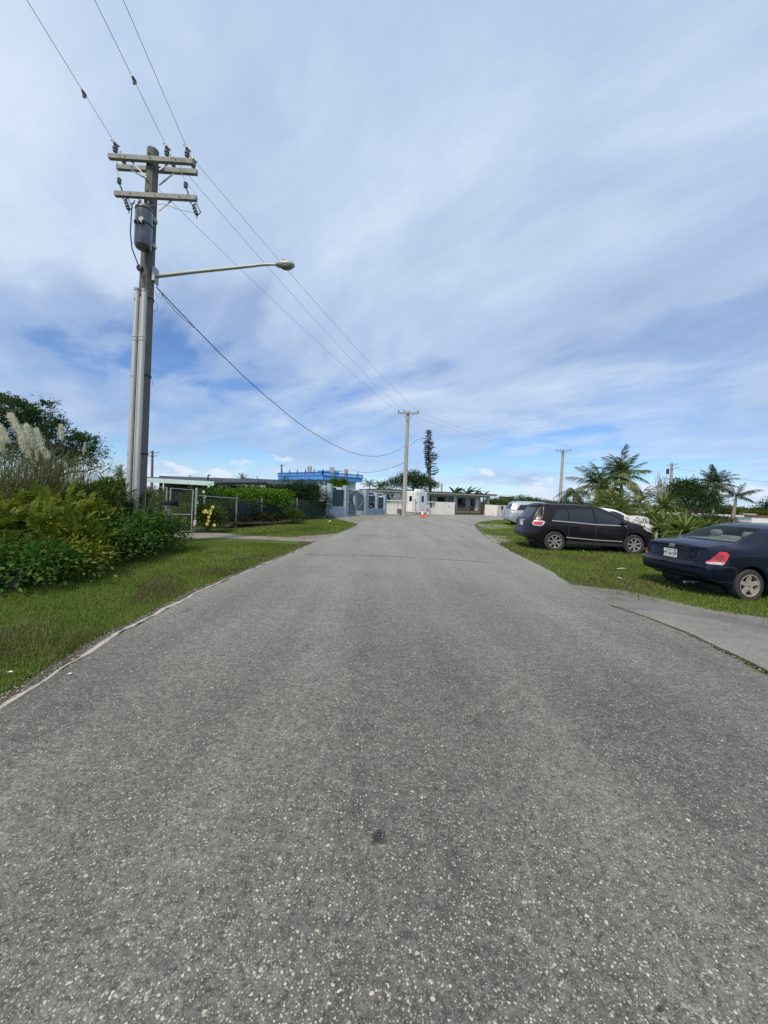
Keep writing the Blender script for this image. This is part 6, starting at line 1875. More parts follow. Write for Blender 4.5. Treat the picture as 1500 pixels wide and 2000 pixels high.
for x, y in ((408, 949), (400, 970), (398, 960), (386, 981), (456, 1003)):
    if x > 440: continue
    c = P(x, y, 15.9) - bl; m = MB()
    for k in range(5):
        a = 2 * PI * k / 5 + y; m.add([c, c + Vector((math.cos(a - .5) * .05, -.02, math.sin(a - .5) * .05)), c + Vector((math.cos(a) * .07, -.03, math.sin(a) * .07)), c + Vector((math.cos(a + .5) * .05, -.02, math.sin(a + .5) * .05))], [(0, 1, 2, 3)])
    m.build('flower', LF['whiteflower'], t)

# ---------------------------------------------------------------- cars
def itp(tab, x):
    return float(np.interp(x, [t[0] for t in tab], [t[1] for t in tab]))


def sitp(tab, x):
    """smoothed interpolation"""
    h = min(.14, .02 + x, .02 + max(0, tab[-1][0] - x)); return (itp(tab, x - h) + 2 * itp(tab, x - h / 2) + 3 * itp(tab, x) + 2 * itp(tab, x + h / 2) + itp(tab, x + h)) / 9


def car_surface(S):
    """closed body mesh lofted from cross-sections; x runs from the rear to the front"""
    L = S['L']; nx = S.get('nx', 116)
    xs = [L * (.5 - .5 * math.cos(PI * i / nx)) * .35 + L * (i / nx) * .65 for i in range(nx + 1)]
    low = S['rows']; cab = [.06, .18, .34, .5, .66, .8, .9, .97]
    secs = []
    for x in xs:
        z0, zb, zt = sitp(S['z0'], x), sitp(S['zb'], x), sitp(S['zt'], x); w = sitp(S['w'], x); wr = sitp(S['wr'], x)
        zt = max(zt, zb + .02); pts = [(0, z0), (w * .55, z0), (w * .88, z0 + .005), (w * .955, z0 + .04)]
        for f in low:
            z = z0 + (zb - z0) * f
            q = w * (1 - .030 * abs(f - .55) ** 1.5 * 2.2 - (.02 if f > .93 else 0)); pts.append((q, z))
        wb = pts[-1][0]; hh = zt - zb
        for f in cab:
            y = wb + (wr - wb) * (f ** 1.15); z = zb + hh * f * .94
            pts.append((y + .010 * math.sin(PI * f), z))
        pts += [(wr * .93, zt - hh * .022), (wr * .75, zt), (wr * .5, zt + S['crown'] * .7), (wr * .25, zt + S['crown'] * .93), (0, zt + S['crown'])]
        secs.append(pts)
    m = len(secs[0]); V = []; ring = 2 * m - 2
    def shape(x, y, z):
        t = min(1, x / .75); e = 1 - t * t * (3 - 2 * t)
        w = S['W']; x2 = x + e * (itp(S['xr'], z) + S['bulge'] * (abs(y) / w) ** 3)
        t = min(1, (L - x) / .9); e = 1 - t * t * (3 - 2 * t)
        return (x2 - e * (itp(S['xf'], z) + S['bulgef'] * (abs(y) / w) ** 2.4), y, z)
    for x, pts in zip(xs, secs):
        for y, z in pts: V.append(shape(x, y, z))
        for y, z in reversed(pts[1:-1]): V.append(shape(x, -y, z))
    F = []
    for i in range(nx):
        for j in range(ring):
            j2 = (j + 1) % ring; F.append((i * ring + j, (i + 1) * ring + j, (i + 1) * ring + j2, i * ring + j2))
    # end caps as strips of quads with columns between the two sides
    for i, x, flip in ((0, xs[0], False), (nx, xs[-1], True)):
        grid = []; cols = 10
        for j in range(m):
            y, z = secs[i][j]; row = []
            for c in range(cols + 1):
                if j in (0, m - 1): row.append(i * ring + j); continue
                if c == 0: row.append(i * ring + j)
                elif c == cols: row.append(i * ring + ring - j)
                else:
                    yy = y * (1 - 2 * c / cols); V.append(shape(x, yy, z)); row.append(len(V) - 1)
            grid.append(row)
        for j in range(m - 1):
            for c in range(cols):
                f = [grid[j][c], grid[j + 1][c], grid[j + 1][c + 1], grid[j][c + 1]]
                g = []
                for q in f:
                    if q not in g: g.append(q)
                if len(g) >= 3: F.append(tuple(g) if flip else tuple(reversed(g)))
    return V, F


def bool_cut(me, cutters, name):
    """subtract closed cutter meshes from a closed mesh"""
    o = D.objects.new('tmp', me); COL.objects.link(o); tmp = []
    for c in cutters:
        co = D.objects.new('tmp', c); COL.objects.link(co); tmp.append(co)
        md = o.modifiers.new('b', 'BOOLEAN'); md.object = co; md.operation = 'DIFFERENCE'; md.solver = 'EXACT'
    dg = bpy.context.evaluated_depsgraph_get(); dg.update()
    out = D.meshes.new_from_object(o.evaluated_get(dg)); out.name = name
    for t in tmp + [o]: D.objects.remove(t)
    return out


class Skin:
    """puts panels, lamps, glass and seams onto a car body"""
    def __init__(self, V, F):
        self.t = BVHTree.FromPolygons([Vector(v) for v in V], F)

    def hit(self, o, d):
        h = self.t.ray_cast(o, d)
        if h[0] is None: return None
        return (h[0], -h[1] if h[1].dot(d) > 0 else h[1])

    def side(self, x, z, sg=-1):
        return self.hit(Vector((x, sg * 3, z)), Vector((0, -sg, 0)))

    def rear(self, y, z):
        return self.hit(Vector((-2, y, z)), Vector((1, 0, 0)))

    def front(self, y, z):
        return self.hit(Vector((8, y, z)), Vector((-1, 0, 0)))

    def top(self, x, y):
        return self.hit(Vector((x, y, 4)), Vector((0, 0, -1)))

    def corner(self, a, z, sg=-1, c=(.55, 0)):
        """from a vertical axis at the corner outward by angle a (0 = straight back, 90 = to the side)"""
        d = Vector((-math.cos(a), sg * math.sin(a), 0)); o = Vector((c[0], sg * c[1], z)) + d * 3
        return self.hit(o, -d)


def patch(fn, poly, off, step=.06, skirt=.02):
    """surface piece over a 2-D outline, pushed off the body by off, with an edge that reaches back in"""
    out = []
    for a, b in zip(poly, poly[1:] + poly[:1]):
        n = max(1, int(math.dist(a, b) / step))
        out += [(a[0] + (b[0] - a[0]) * i / n, a[1] + (b[1] - a[1]) * i / n) for i in range(n)]
    xs = [p[0] for p in out]; ys = [p[1] for p in out]; pts = list(out)
    nx_, ny_ = int((max(xs) - min(xs)) / step), int((max(ys) - min(ys)) / step)
    gx, gy = [], []
    for i in range(1, nx_ + 1):
        for j in range(1, ny_ + 1):
            gx.append(min(xs) + i * step); gy.append(min(ys) + j * step)
    if gx:
        k = inside(out, np.array(gx), np.array(gy))
        for x, y, ok in zip(gx, gy, k):
            if ok and min(math.dist((x, y), p) for p in out) > step * .45: pts.append((x, y))
    n = len(out); edges = [(i, (i + 1) % n) for i in range(n)]
    vs, _, fs, *_r = geometry.delaunay_2d_cdt([Vector(p) for p in pts], edges, [], 1, 1e-5)
    V, ok = [], []
    for v in vs:
        h = fn(v.x, v.y)
        if h is None: V.append((0, 0, 0)); ok.append(False)
        else: V.append(tuple(h[0] + h[1] * off)); ok.append(True)
    F = [tuple(f) for f in fs if all(ok[i] for i in f)]
    # skirt
    cnt = {}
    for f in F:
        for a, b in zip(f, f[1:] + f[:1]): cnt[(a, b)] = 1
    bd = [(a, b) for (a, b) in cnt if (b, a) not in cnt]; mp_ = {}
    for a, b in bd:
        for i in (a, b):
            if i not in mp_:
                h = fn(vs[i].x, vs[i].y); V.append(tuple(h[0] + h[1] * (off - skirt))); mp_[i] = len(V) - 1
    F += [(b, a, mp_[a], mp_[b]) for a, b in bd]
    mb = MB(); mb.add(V, F)
    # orient by the first face against the body normal
    if F:
        f = F[0]; a, b, c = (Vector(V[i]) for i in f[:3]); nn = (b - a).cross(c - a); h = fn(vs[f[0]].x, vs[f[0]].y)
        if nn.dot(h[1]) < 0: mb.f = [tuple(reversed(g)) for g in mb.f]
    return mb


def seam(fn, line, w, off=.0025):
    """thin strip along a line drawn on the body"""
    pts = []
    for a, b in zip(line, line[1:]):
        n = max(1, int(math.dist(a, b) / .05)); pts += [(a[0] + (b[0] - a[0]) * i / n, a[1] + (b[1] - a[1]) * i / n) for i in range(n)]
    pts.append(line[-1]); V = []; F = []
    for i, p in enumerate(pts):
        a, b = pts[max(i - 1, 0)], pts[min(i + 1, len(pts) - 1)]; d = Vector((b[0] - a[0], b[1] - a[1])).normalized(); q = (-d.y * w / 2, d.x * w / 2)
        for s in (1, -1):
            h = fn(p[0] + q[0] * s, p[1] + q[1] * s)
            if h is None: h = fn(p[0], p[1])
            if h is None: return MB()
            V.append(tuple(h[0] + h[1] * off))
    F = [(2 * i, 2 * i + 1, 2 * i + 3, 2 * i + 2) for i in range(len(pts) - 1)]
    return MB().add(V, F)


def wheel(parent, x, y, r, w, spokes, mat_rim, sg, rimr=.66, dish=.02, style=0):
    """tyre with a rim of real spokes; sg is the side it faces"""
    R = Matrix.Rotation(PI / 2 * (1 if sg < 0 else -1), 3, 'X')
    c = Vector((x, y, r))
    rr = r * rimr
    pr = [(rr, -w / 2 + .01), (r * .90, -w / 2), (r * .965, -w * .43), (r * .995, -w * .30), (r, 0), (r * .995, w * .30), (r * .965, w * .43), (r * .90, w / 2), (rr, w / 2 - .012), (rr * .97, w * .2)]
    t = MB().lathe(pr, c, 30, R, True).build('wheel', MT['tyre'], parent, 35)
    m = MB().lathe([(rr * .985, w * .46), (rr * 1.0, w / 2 - .004), (rr * .93, w / 2 - .002), (rr * .90, w * .36), (rr * .90, -.02)], c, 30, R, cap=False)
    m.lathe([(.0, w / 2 - .028), (rr * .17, w / 2 - .026), (rr * .21, w * .36), (rr * .21, w * .25)], c, 14, R, cap=False)
    for k in range(spokes):
        a = 2 * PI * k / spokes + .3; ca, sa = math.cos(a), math.sin(a)
        def pt(rad_, off, z): return c + R @ Vector((ca * rad_ - sa * off, sa * rad_ + ca * off, z))
        w0, w1 = (rr * .085, rr * .125) if style == 0 else (rr * .19, rr * .155)
        zf, zb = w / 2 - .022, w * .26
        vs = [pt(rr * .16, -w0, zf - .004), pt(rr * .16, w0, zf - .004), pt(rr * .94, w1, zf + .008), pt(rr * .94, -w1, zf + .008), pt(rr * .16, -w0 * 1.2, zb), pt(rr * .16, w0 * 1.2, zb), pt(rr * .94, w1 * 1.15, zb), pt(rr * .94, -w1 * 1.15, zb)]
        m.add(vs, [(0, 1, 2, 3), (7, 6, 5, 4), (1, 0, 4, 5), (2, 1, 5, 6), (3, 2, 6, 7), (0, 3, 7, 4)])
    m.build('rim', mat_rim, t, 35)
    MB().lathe([(0, -.03), (rr * .89, -.03)], c, 20, R).build('brake_disc', MT['dark'], t)
    MB().lathe([(rr * .10, w / 2 - .024), (rr * .09, w / 2 - .012), (0, w / 2 - .010)], c, 10, R).build('hub_cap', MT['steel'], t)
    return t


def make_car(S, root, paint):
    V, F = car_surface(S)
    sk = Skin(V, F)
    me = D.meshes.new('body'); me.from_pydata(V, [], F); me.materials.append(paint); me.update()
    cut = []
    for x in S['axles']:
        m = MB().lathe([(S['wr_'] + .055, -1.2), (S['wr_'] + .055, 1.2)], (x, 0, S['wr_'] + .01), 36, Matrix.Rotation(PI / 2, 3, 'X')).mesh('c', paint); cut.append(m)
    for poly in S.get('side_holes', []):
        n = len(poly); mb = MB(); mb.prism(poly, Matrix(((1, 0, 0, 0), (0, 0, -1, 1.5), (0, 1, 0, 0), (0, 0, 0, 1))), 3.0); cut.append(mb.mesh('c', paint))
    for poly, x0, x1 in S.get('end_holes', []):
        mb = MB(); mb.prism(poly, Matrix(((0, 0, 1, x0), (1, 0, 0, 0), (0, 1, 0, 0), (0, 0, 0, 1))), x1 - x0); cut.append(mb.mesh('c', paint))
    for c in cut:
        bm = bmesh.new(); bm.from_mesh(c); bmesh.ops.recalc_face_normals(bm, faces=bm.faces); bm.to_mesh(c); bm.free()
    bm = bmesh.new(); bm.from_mesh(me); bmesh.ops.recalc_face_normals(bm, faces=bm.faces); bm.to_mesh(me); bm.free()
    out = bool_cut(me, cut, 'body')
    out.polygons.foreach_set('use_smooth', [True] * len(out.polygons)); out.set_sharp_from_angle(angle=rad(28))
    b = link('body', out, root)
    # dark underbody between the wheel wells
    MB().box((S['L'] / 2 + .1, 0, itp(S['z0'], S['L'] / 2) + .13), (S['L'] * .74, S['W'] * 1.30, .20)).build('underbody', MT['interior'], root)
    for x in S['axles']:
        MB().lathe([(S['wr_'] + .050, -S['W'] + .32), (S['wr_'] + .050, S['W'] - .32)], (x, 0, S['wr_'] + .01), 30, Matrix.Rotation(PI / 2, 3, 'X')).build('wheel_well', MT['interior'], root, 40)
        for sg in (-1, 1):
            wheel(root, x, sg * (S['W'] - S['ww'] / 2 - .012), S['wr_'], S['ww'], S['spokes'], S['rim'], sg, S.get('rimr', .66), .02, S.get('style', 0))
    return sk, b


# ---- dark plum suv
SUV = dict(L=4.80, W=.955, crown=.028, wr_=.368, ww=.245, axles=(1.02, 3.81), spokes=7, rim=MT['rim'], rimr=.655, rows=[0, .06, .16, .30, .45, .58, .70, .82, .91, .96, 1.0],
           zt=[(0, 1.62), (.25, 1.67), (.6, 1.70), (1.6, 1.725), (2.45, 1.695), (2.75, 1.645), (3.1, 1.50), (3.45, 1.315), (3.72, 1.18), (3.9, 1.145), (4.3, 1.085), (4.6, 1.0), (4.80, .88)],
           zb=[(0, 1.05), (1.0, 1.06), (2.5, 1.03), (3.3, 1.0), (3.8, 1.04), (4.3, .98), (4.6, .9), (4.80, .80)],
           z0=[(0, .50), (.35, .36), (.8, .27), (4.1, .27), (4.45, .30), (4.80, .40)],
           w=[(0, .80), (.12, .885), (.4, .935), (.8, .955), (3.9, .955), (4.3, .925), (4.6, .82), (4.80, .62)],
           wr=[(0, .60), (.5, .68), (2.5, .70), (3.0, .70), (3.6, .74), (3.9, .80), (4.5, .70), (4.80, .48)],
           xr=[(.30, .14), (.45, .03), (.55, .0), (.70, .015), (.76, .08), (1.0, .13), (1.12, .19), (1.30, .31), (1.55, .47), (1.66, .50), (1.75, .50)],
           xf=[(.30, .06), (.55, 0), (.8, .02), (.95, .10), (1.1, .25)], bulge=.14, bulgef=.22)


def dress_suv(root, sk, body, paint, plain=False):
    s = sk.side
    for sg in (-1, 1):
        f = lambda x, z, sg=sg: sk.side(x, z, sg)
        wins = ([(.90, 1.130), (1.12, 1.50), (1.46, 1.545), (1.50, 1.105)], [(1.545, 1.102), (1.505, 1.55), (2.36, 1.575), (2.42, 1.055)], [(2.475, 1.052), (2.42, 1.575), (2.62, 1.572), (2.86, 1.50), (3.20, 1.315), (3.48, 1.135), (3.52, 1.045)])
        for w in wins: patch(f, w, .004, .09, .03).build('window', MT['tint'], root, 40)
        seam(f, [(.90, 1.115), (1.50, 1.088), (2.42, 1.038), (3.53, 1.025)], .024, .010).build('chrome_strip', MT['chrome'], root)
        seam(f, [(1.40, .545), (2.43, .492), (3.38, .475)], .026, .018).build('chrome_strip', MT['chrome'], root)
        for ln in ([(2.45, 1.03), (2.44, .75), (2.46, .40), (3.40, .37), (3.50, .55), (3.56, .80), (3.53, 1.02)], [(1.52, 1.08), (1.50, .85), (1.46, .55), (1.52, .40), (2.46, .40)]):
            seam(f, ln, .010).build('door_seam', MT['interior'], root)
        for x, z in ((1.72, .925), (2.62, .905)):
            h = f(x, z)[0]; MB().bbox((x, h.y + sg * .018, z), (.22, .03, .042), .012).build('door_handle', paint, root, 40)
        # mirror
        h = f(3.36, 1.10)[0]; MB().sphere((3.37, h.y + sg * .13, 1.13), (.085, .13, .095), 12, 8).box((3.40, h.y + sg * .03, 1.07), (.06, .12, .05)).build('mirror', paint, root, 50)
        # dark lower cladding
        patch(f, [(1.42, .30), (1.42, .40), (3.40, .37), (3.40, .30)], .010, .12, .03).build('sill', MT['cladding'], root, 40)
        # roof rail
        a = []
        for i in range(9):
            x = .75 + 1.75 * i / 8; h = sk.top(x, sg * .60)[0]; a.append((x, sg * .60, h.z + (.03 if 0 < i < 8 else -.005)))
        MB().tube(a, .014, 6).build('roof_rail', MT['dark'], root, 40)
        # rear lamp wraps round the corner
        fr = lambda a, z, sg=sg: sk.corner(a, z, sg, (.62, .50))
        A = rad
        poly = [(A(44), 1.10), (A(38), 1.00), (A(44), .92), (A(72), .905), (A(84), .94), (A(96), 1.06), (A(84), 1.10)]
        pts = [(a * 1.0, z) for a, z in poly]
        g = lambda u, v, sg=sg: sk.corner(u, v, sg, (.62, .50))
        lamp = patch(g, pts, .012, .05, .03).build('tail_lamp', MT['clearlens'], root, 40)
        patch(g, [(A(47), 1.06), (A(43), .99), (A(48), .945), (A(74), .94), (A(86), 1.02), (A(82), 1.06)], .019, .05, .012).build('red_lens', MT['red'], lamp, 40)
        # head lamp
        hf = lambda u, v, sg=sg: (lambda d, o: sk.hit(o + d * 3, -d))(Vector((math.cos(u), sg * math.sin(u), 0)), Vector((3.9, sg * .35, v)))
        patch(hf, [(A(30), .80), (A(26), .90), (A(60), 1.00), (A(70), .985), (A(56), .87)], .010, .05, .03).build('head_lamp', MT['clearlens'], root, 40)
    r = sk.rear
    patch(r, [(-.50, 1.17), (-.56, 1.30), (-.54, 1.55), (.54, 1.55), (.56, 1.30), (.50, 1.17)], .004, .09, .03).build('rear_window', MT['tint'], root, 40)
    # spoiler
    h = r(0, 1.60)
    m = MB(); vs = []
    for i in range(9):
        y = -.56 + 1.12 * i / 8; x = .44 + .06 * (abs(y) / .56) ** 2; vs += [(x, y, 1.655), (x + .02, y, 1.615), (x + .42, y, 1.685), (x + .42, y, 1.705 + .01)]
    fs = []
    for i in range(8): fs += [(i * 4 + a, i * 4 + b, i * 4 + 4 + b, i * 4 + 4 + a) for a, b in ((1, 0), (0, 3), (2, 1))]
    fs += [(0, 1, 2, 3), (35, 34, 33, 32)]
    m.add(vs, fs).build('spoiler', paint, root, 40)
    h = r(0, .97); MB().bbox((h[0].x - .012, 0, .955), (.014, .33, .165), .004).build('number_plate', MT['plate'], root)
    h = r(0, 1.07); MB().bbox((h[0].x - .012, 0, 1.075), (.02, .52, .05), .008).build('chrome_strip', MT['chrome'], root)
    patch(r, [(-.62, .44), (-.66, .60), (.66, .60), (.62, .44)], .008, .1, .03).build('bumper_panel', MT['cladding'], root, 40)
    m = patch(lambda u, v: (lambda d, o: sk.hit(o + d * 3, -d))(Vector((math.sin(u * .72), 0, math.cos(u * .72))), Vector((2.9, v, .6))), [(.42, -.60), (.42, .60), (1.05, .66), (1.05, -.66)], .004, .09, .03)
    m.build('windscreen', MT['tint'], root, 40)
    MB().cyl((.10, -.5, .36), (.45, -.5, .37), .035, None, 8).build('exhaust', MT['steel'], root)


def place(o, px, py, hd, lx, ly, sc=1.0):
    """stand a car so that its local ground point (lx, ly) falls on picture point (px, py)"""
    g = G(px, py); c, s = math.cos(hd), math.sin(hd); lx *= sc; ly *= sc; o.scale = (sc, sc, sc)
    o.location = (g.x - (lx * c - ly * s), g.y - (lx * s + ly * c), 0); o.rotation_euler = (0, 0, hd)


suv = thing('suv', 'dark plum suv with tinted windows parked across the right lawn', 'car', group=None)
sk, bd = make_car(SUV, suv, MT['aubergine']); dress_suv(suv, sk, bd, MT['aubergine'])
place(suv, 1083.5, 1076.5, rad(-1.7), 1.02, -.955, .955)
suv.location.z = -.03

WSUV = dict(SUV); WSUV['rim'] = MT['rimdirty']
ws = thing('suv', 'white suv mostly hidden behind the dark plum suv', 'car')
sk, bd = make_car(WSUV, ws, MT['carwhite']); dress_suv(ws, sk, bd, MT['carwhite'])
ws.rotation_euler = (0, 0, rad(-1.5)); ws.location = (7.15, 16.6, -.03); ws.scale = (.915, .915, .915)

# ---- silver van
VAN = dict(L=5.08, W=.985, crown=.03, wr_=.335, ww=.225, axles=(.98, 4.0), spokes=5, rim=MT['rim'], rimr=.68, style=1, rows=SUV['rows'],
           zt=[(0, 1.64), (.3, 1.70), (1.6, 1.755), (2.6, 1.74), (3.1, 1.66), (3.5, 1.50), (4.0, 1.25), (4.25, 1.13), (4.7, 1.02), (5.08, .84)],
           zb=[(0, 1.06), (1.5, 1.05), (3.3, 1.0), (4.2, 1.0), (4.7, .9), (5.08, .76)],
           z0=[(0, .40), (.3, .28), (.8, .21), (4.4, .21), (5.08, .32)],
           w=[(0, .82), (.12, .90), (.5, .965), (.9, .985), (4.1, .985), (4.6, .92), (4.9, .78), (5.08, .58)],
           wr=[(0, .62), (.5, .70), (2.8, .72), (3.8, .78), (4.3, .82), (4.8, .66), (5.08, .45)],
           xr=[(.25, .08), (.45, 0), (.68, .01), (.74, .06), (1.05, .13), (1.35, .26), (1.66, .42), (1.75, .44)], xf=[(.3, .06), (.5, 0), (.8, .08), (1.1, .3)], bulge=.14, bulgef=.25)
van = thing('van', 'silver minivan parked on the right lawn behind the dark suv', 'car')
sk, bd = make_car(VAN, van, MT['silver'])
for sg in (-1, 1):
    f = lambda x, z, sg=sg: sk.side(x, z, sg)
    for w in ([(.62, 1.14), (.88, 1.50), (1.95, 1.56), (1.98, 1.09)], [(2.04, 1.088), (2.0, 1.565), (2.95, 1.55), (3.05, 1.05)], [(3.11, 1.047), (3.0, 1.545), (3.3, 1.46), (3.95, 1.12), (4.0, 1.04)]): patch(f, w, .004, .1, .03).build('window', MT['tint'], van, 40)
    for ln in ([(2.0, 1.07), (1.98, .35), (3.08, .32), (3.08, 1.03)], [(3.08, .32), (4.05, .36), (4.12, 1.0)]): seam(f, ln, .010).build('door_seam', MT['interior'], van)
    h = f(2.2, .95)[0]; MB().bbox((2.2, h.y + sg * .018, .95), (.22, .03, .04), .012).build('door_handle', MT['silver'], van, 40)
    h = f(3.9, 1.08)[0]; MB().sphere((3.9, h.y + sg * .12, 1.12), (.08, .13, .10), 10, 7).build('mirror', MT['silver'], van, 50)
    g = lambda u, v, sg=sg: sk.corner(u, v, sg, (.62, .52))
    lamp = patch(g, [(rad(38), 1.18), (rad(36), 1.02), (rad(60), .98), (rad(84), 1.05), (rad(80), 1.12), (rad(62), 1.15)], .012, .06, .03).build('tail_lamp', MT['clearlens'], van, 40)
    patch(g, [(rad(40), 1.16), (rad(39), 1.07), (rad(60), 1.035), (rad(78), 1.075), (rad(60), 1.135)], .018, .06, .012).build('red_lens', MT['red'], lamp, 40)
patch(sk.rear, [(-.55, 1.18), (-.60, 1.30), (-.56, 1.56), (.56, 1.56), (.60, 1.30), (.55, 1.18)], .004, .1, .03).build('rear_window', MT['tint'], van, 40)
h = sk.rear(0, .90); MB().bbox((h[0].x - .012, 0, .90), (.014, .33, .165), .004).build('number_plate', MT['plate'], van)
place(van, 1019, 1027, rad(-3), .98, -.985); van.location.z = -.02

# ---- navy sedan
SED = dict(L=4.52, W=.862, crown=.022, wr_=.305, ww=.20, axles=(.96, 3.57), spokes=5, rim=MT['rimdirty'], rimr=.69, style=1, rows=[0, .07, .16, .28, .40, .47, .52, .60, .72, .84, .93, 1.0], nx=130,
           zt=[(0, .975), (.06, 1.005), (.15, 1.02), (.5, 1.045), (.78, 1.055), (.90, 1.075), (1.20, 1.215), (1.55, 1.355), (1.75, 1.40), (2.0, 1.422), (2.45, 1.425), (2.75, 1.385), (3.15, 1.20), (3.5, 1.02), (3.7, .975), (4.1, .90), (4.4, .79), (4.52, .70)],
           zb=[(0, .93), (.6, .965), (1.5, .965), (2.8, .91), (3.5, .90), (4.1, .82), (4.52, .62)],
           z0=[(0, .40), (.25, .31), (.6, .22), (3.9, .20), (4.52, .28)],
           w=[(0, .735), (.10, .80), (.3, .845), (.7, .862), (3.6, .862), (4.1, .82), (4.38, .70), (4.52, .50)],
           wr=[(0, .66), (.5, .68), (.85, .66), (1.25, .60), (1.7, .555), (2.5, .555), (2.9, .60), (3.4, .68), (3.7, .72), (4.3, .6), (4.52, .42)],
           xr=[(.22, .16), (.40, .03), (.48, .0), (.600, .0), (.632, .012), (.652, .085), (.9, .13), (.96, .135), (1.02, .20), (1.1, .2)], xf=[(.28, .05), (.45, 0), (.62, .04), (.8, .16)], bulge=.17, bulgef=.25,
           side_holes=[[(1.42, 1.03), (1.66, 1.30), (2.08, 1.345), (2.06, .99)], [(2.14, .985), (2.16, 1.345), (2.50, 1.34), (2.78, 1.25), (3.10, 1.08), (3.14, .97)]],
           end_holes=[([(-.57, 1.085), (.57, 1.085), (.50, 1.345), (.44, 1.352), (-.44, 1.352), (-.50, 1.345)], .7, 3.4)])
sed = thing('sedan', 'dark navy sedan parked at the right edge with its boot towards the road', 'car')
sk, bd = make_car(SED, sed, MT['navy'])
for sg in (-1, 1):
    f = lambda x, z, sg=sg: sk.side(x, z, sg)
    for w in SED['side_holes']:
        c = (sum(p[0] for p in w) / len(w), sum(p[1] for p in w) / len(w))
        patch(f, [(c[0] + (p[0] - c[0]) * 1.02, c[1] + (p[1] - c[1]) * 1.04) for p in w], .003, .09, .006).build('window', MT['clear'], sed, 40)
    seam(f, [(1.36, 1.005), (2.06, .97), (3.16, .95)], .022, .005).build('belt_strip', MT['cladding'], sed)
    for ln in ([(1.50, .98), (1.36, .80), (1.28, .62)], [(2.10, .96), (2.10, .30), (3.05, .27), (3.22, .6), (3.17, .93)], [(1.28, .62), (1.42, .36), (2.10, .30)]): seam(f, ln, .008).build('door_seam', MT['interior'], sed)
    for x, z in ((1.66, .835), (2.40, .825)):
        h = f(x, z)[0]; MB().bbox((x, h.y + sg * .016, z), (.20, .03, .038), .012).build('door_handle', MT['navy'], sed, 40)
    h = f(3.0, 1.0)[0]; MB().sphere((3.0, h.y + sg * .11, 1.03), (.07, .12, .075), 10, 7).build('mirror', MT['navy'], sed, 50)
    # bumper side seam and lower lip line
    seam(f, [(.36, .645), (.62, .635), (.66, .50)], .008).build('bumper_seam', MT['interior'], sed)
    seam(f, [(.16, .385), (.62, .345)], .010, .004).build('bumper_lip', MT['cladding'], sed)
    # small fuel-side reflector bolt
    g = lambda u, v, sg=sg: sk.corner(u, v, sg, (.62, .42))
    A = rad
    lamp = patch(g, [(A(33), .676), (A(32), .71), (A(39), .755), (A(49), .86), (A(55), .915), (A(71), .908), (A(75), .865), (A(71), .80), (A(65), .70), (A(61), .669)], .012, .035, .035).build('tail_lamp', MT['red'], sed, 45)
    patch(g, [(A(34), .679), (A(33.5), .708), (A(42), .722), (A(51), .726), (A(64.5), .720), (A(60), .675)], .017, .03, .012).build('reverse_lens', MT['clearlens'], lamp, 45)
    # round inner reflector of the lamp
    pts = [(A(55 + 9.5 * math.cos(2 * PI * k / 14)), .815 + .062 * math.sin(2 * PI * k / 14)) for k in range(14)]
    patch(g, pts, .0175, .03, .008).build('round_lens', MT['reddark'], lamp, 45)
    hf = lambda u, v, sg=sg: (lambda d, o: sk.hit(o + d * 3, -d))(Vector((math.cos(u), sg * math.sin(u), 0)), Vector((3.7, sg * .3, v)))
    patch(hf, [(A(30), .62), (A(28), .72), (A(62), .80), (A(66), .72), (A(50), .63)], .010, .05, .03).build('head_lamp', MT['clearlens'], sed, 40)
# rear glass and windscreen over the carved openings
dirp = lambda ang, org: (lambda u, v: (lambda d, o: sk.hit(o + d * 3, -d))(Vector((-math.cos(u), 0, math.sin(u))), Vector((org, v, .75))))
patch(sk.rear, [(-.59, 1.078), (-.52, 1.34), (-.44, 1.362), (.44, 1.362), (.52, 1.34), (.59, 1.078)], .003, .07, .008).build('rear_window', MT['clear'], sed, 40)
patch(sk.front, [(-.60, 1.075), (-.52, 1.34), (.52, 1.34), (.60, 1.075)], .003, .09, .008).build('windscreen', MT['clear'], sed, 40)
# boot lid: seam, recess panel, plate with letters, badge, lock
r = sk.rear
seam(lambda u, v: r(u, v), [(-.60, .955), (-.56, .80), (-.50, .668), (.50, .668), (.56, .80), (.60, .955)], .007, .002).build('boot_seam', MT['interior'], sed)
rec = patch(r, [(-.46, .875), (-.36, .695), (.36, .695), (.46, .875)], .004, .08, .012).build('plate_recess', MT['navy'], sed, 30)
MB().bbox((r(0, .895)[0].x - .012, 0, .895), (.03, .92, .022), .008).build('boot_grip', MT['navy'], sed, 30)
h = r(0, .78)[0]
PLX = h.x - .014
pl = MB().bbox((PLX, 0, .785), (.010, .315, .165), .003).build('number_plate', MT['plate'], sed)


def text_mesh(name, body, size, M, mat, parent, ext=.0012, bold=.012):
    cu = D.curves.new('t', 'FONT'); cu.body = body; cu.size = size; cu.align_x = 'CENTER'; cu.align_y = 'CENTER'; cu.extrude = ext; cu.offset = bold * size; cu.resolution_u = 3
    o = D.objects.new('t', cu); COL.objects.link(o)
    dg = bpy.context.evaluated_depsgraph_get(); dg.update()
    me = D.meshes.new_from_object(o.evaluated_get(dg)); D.objects.remove(o); D.curves.remove(cu)
    me.transform(M); me.materials.clear(); me.materials.append(mat); me.name = name
    return link(name, me, parent)


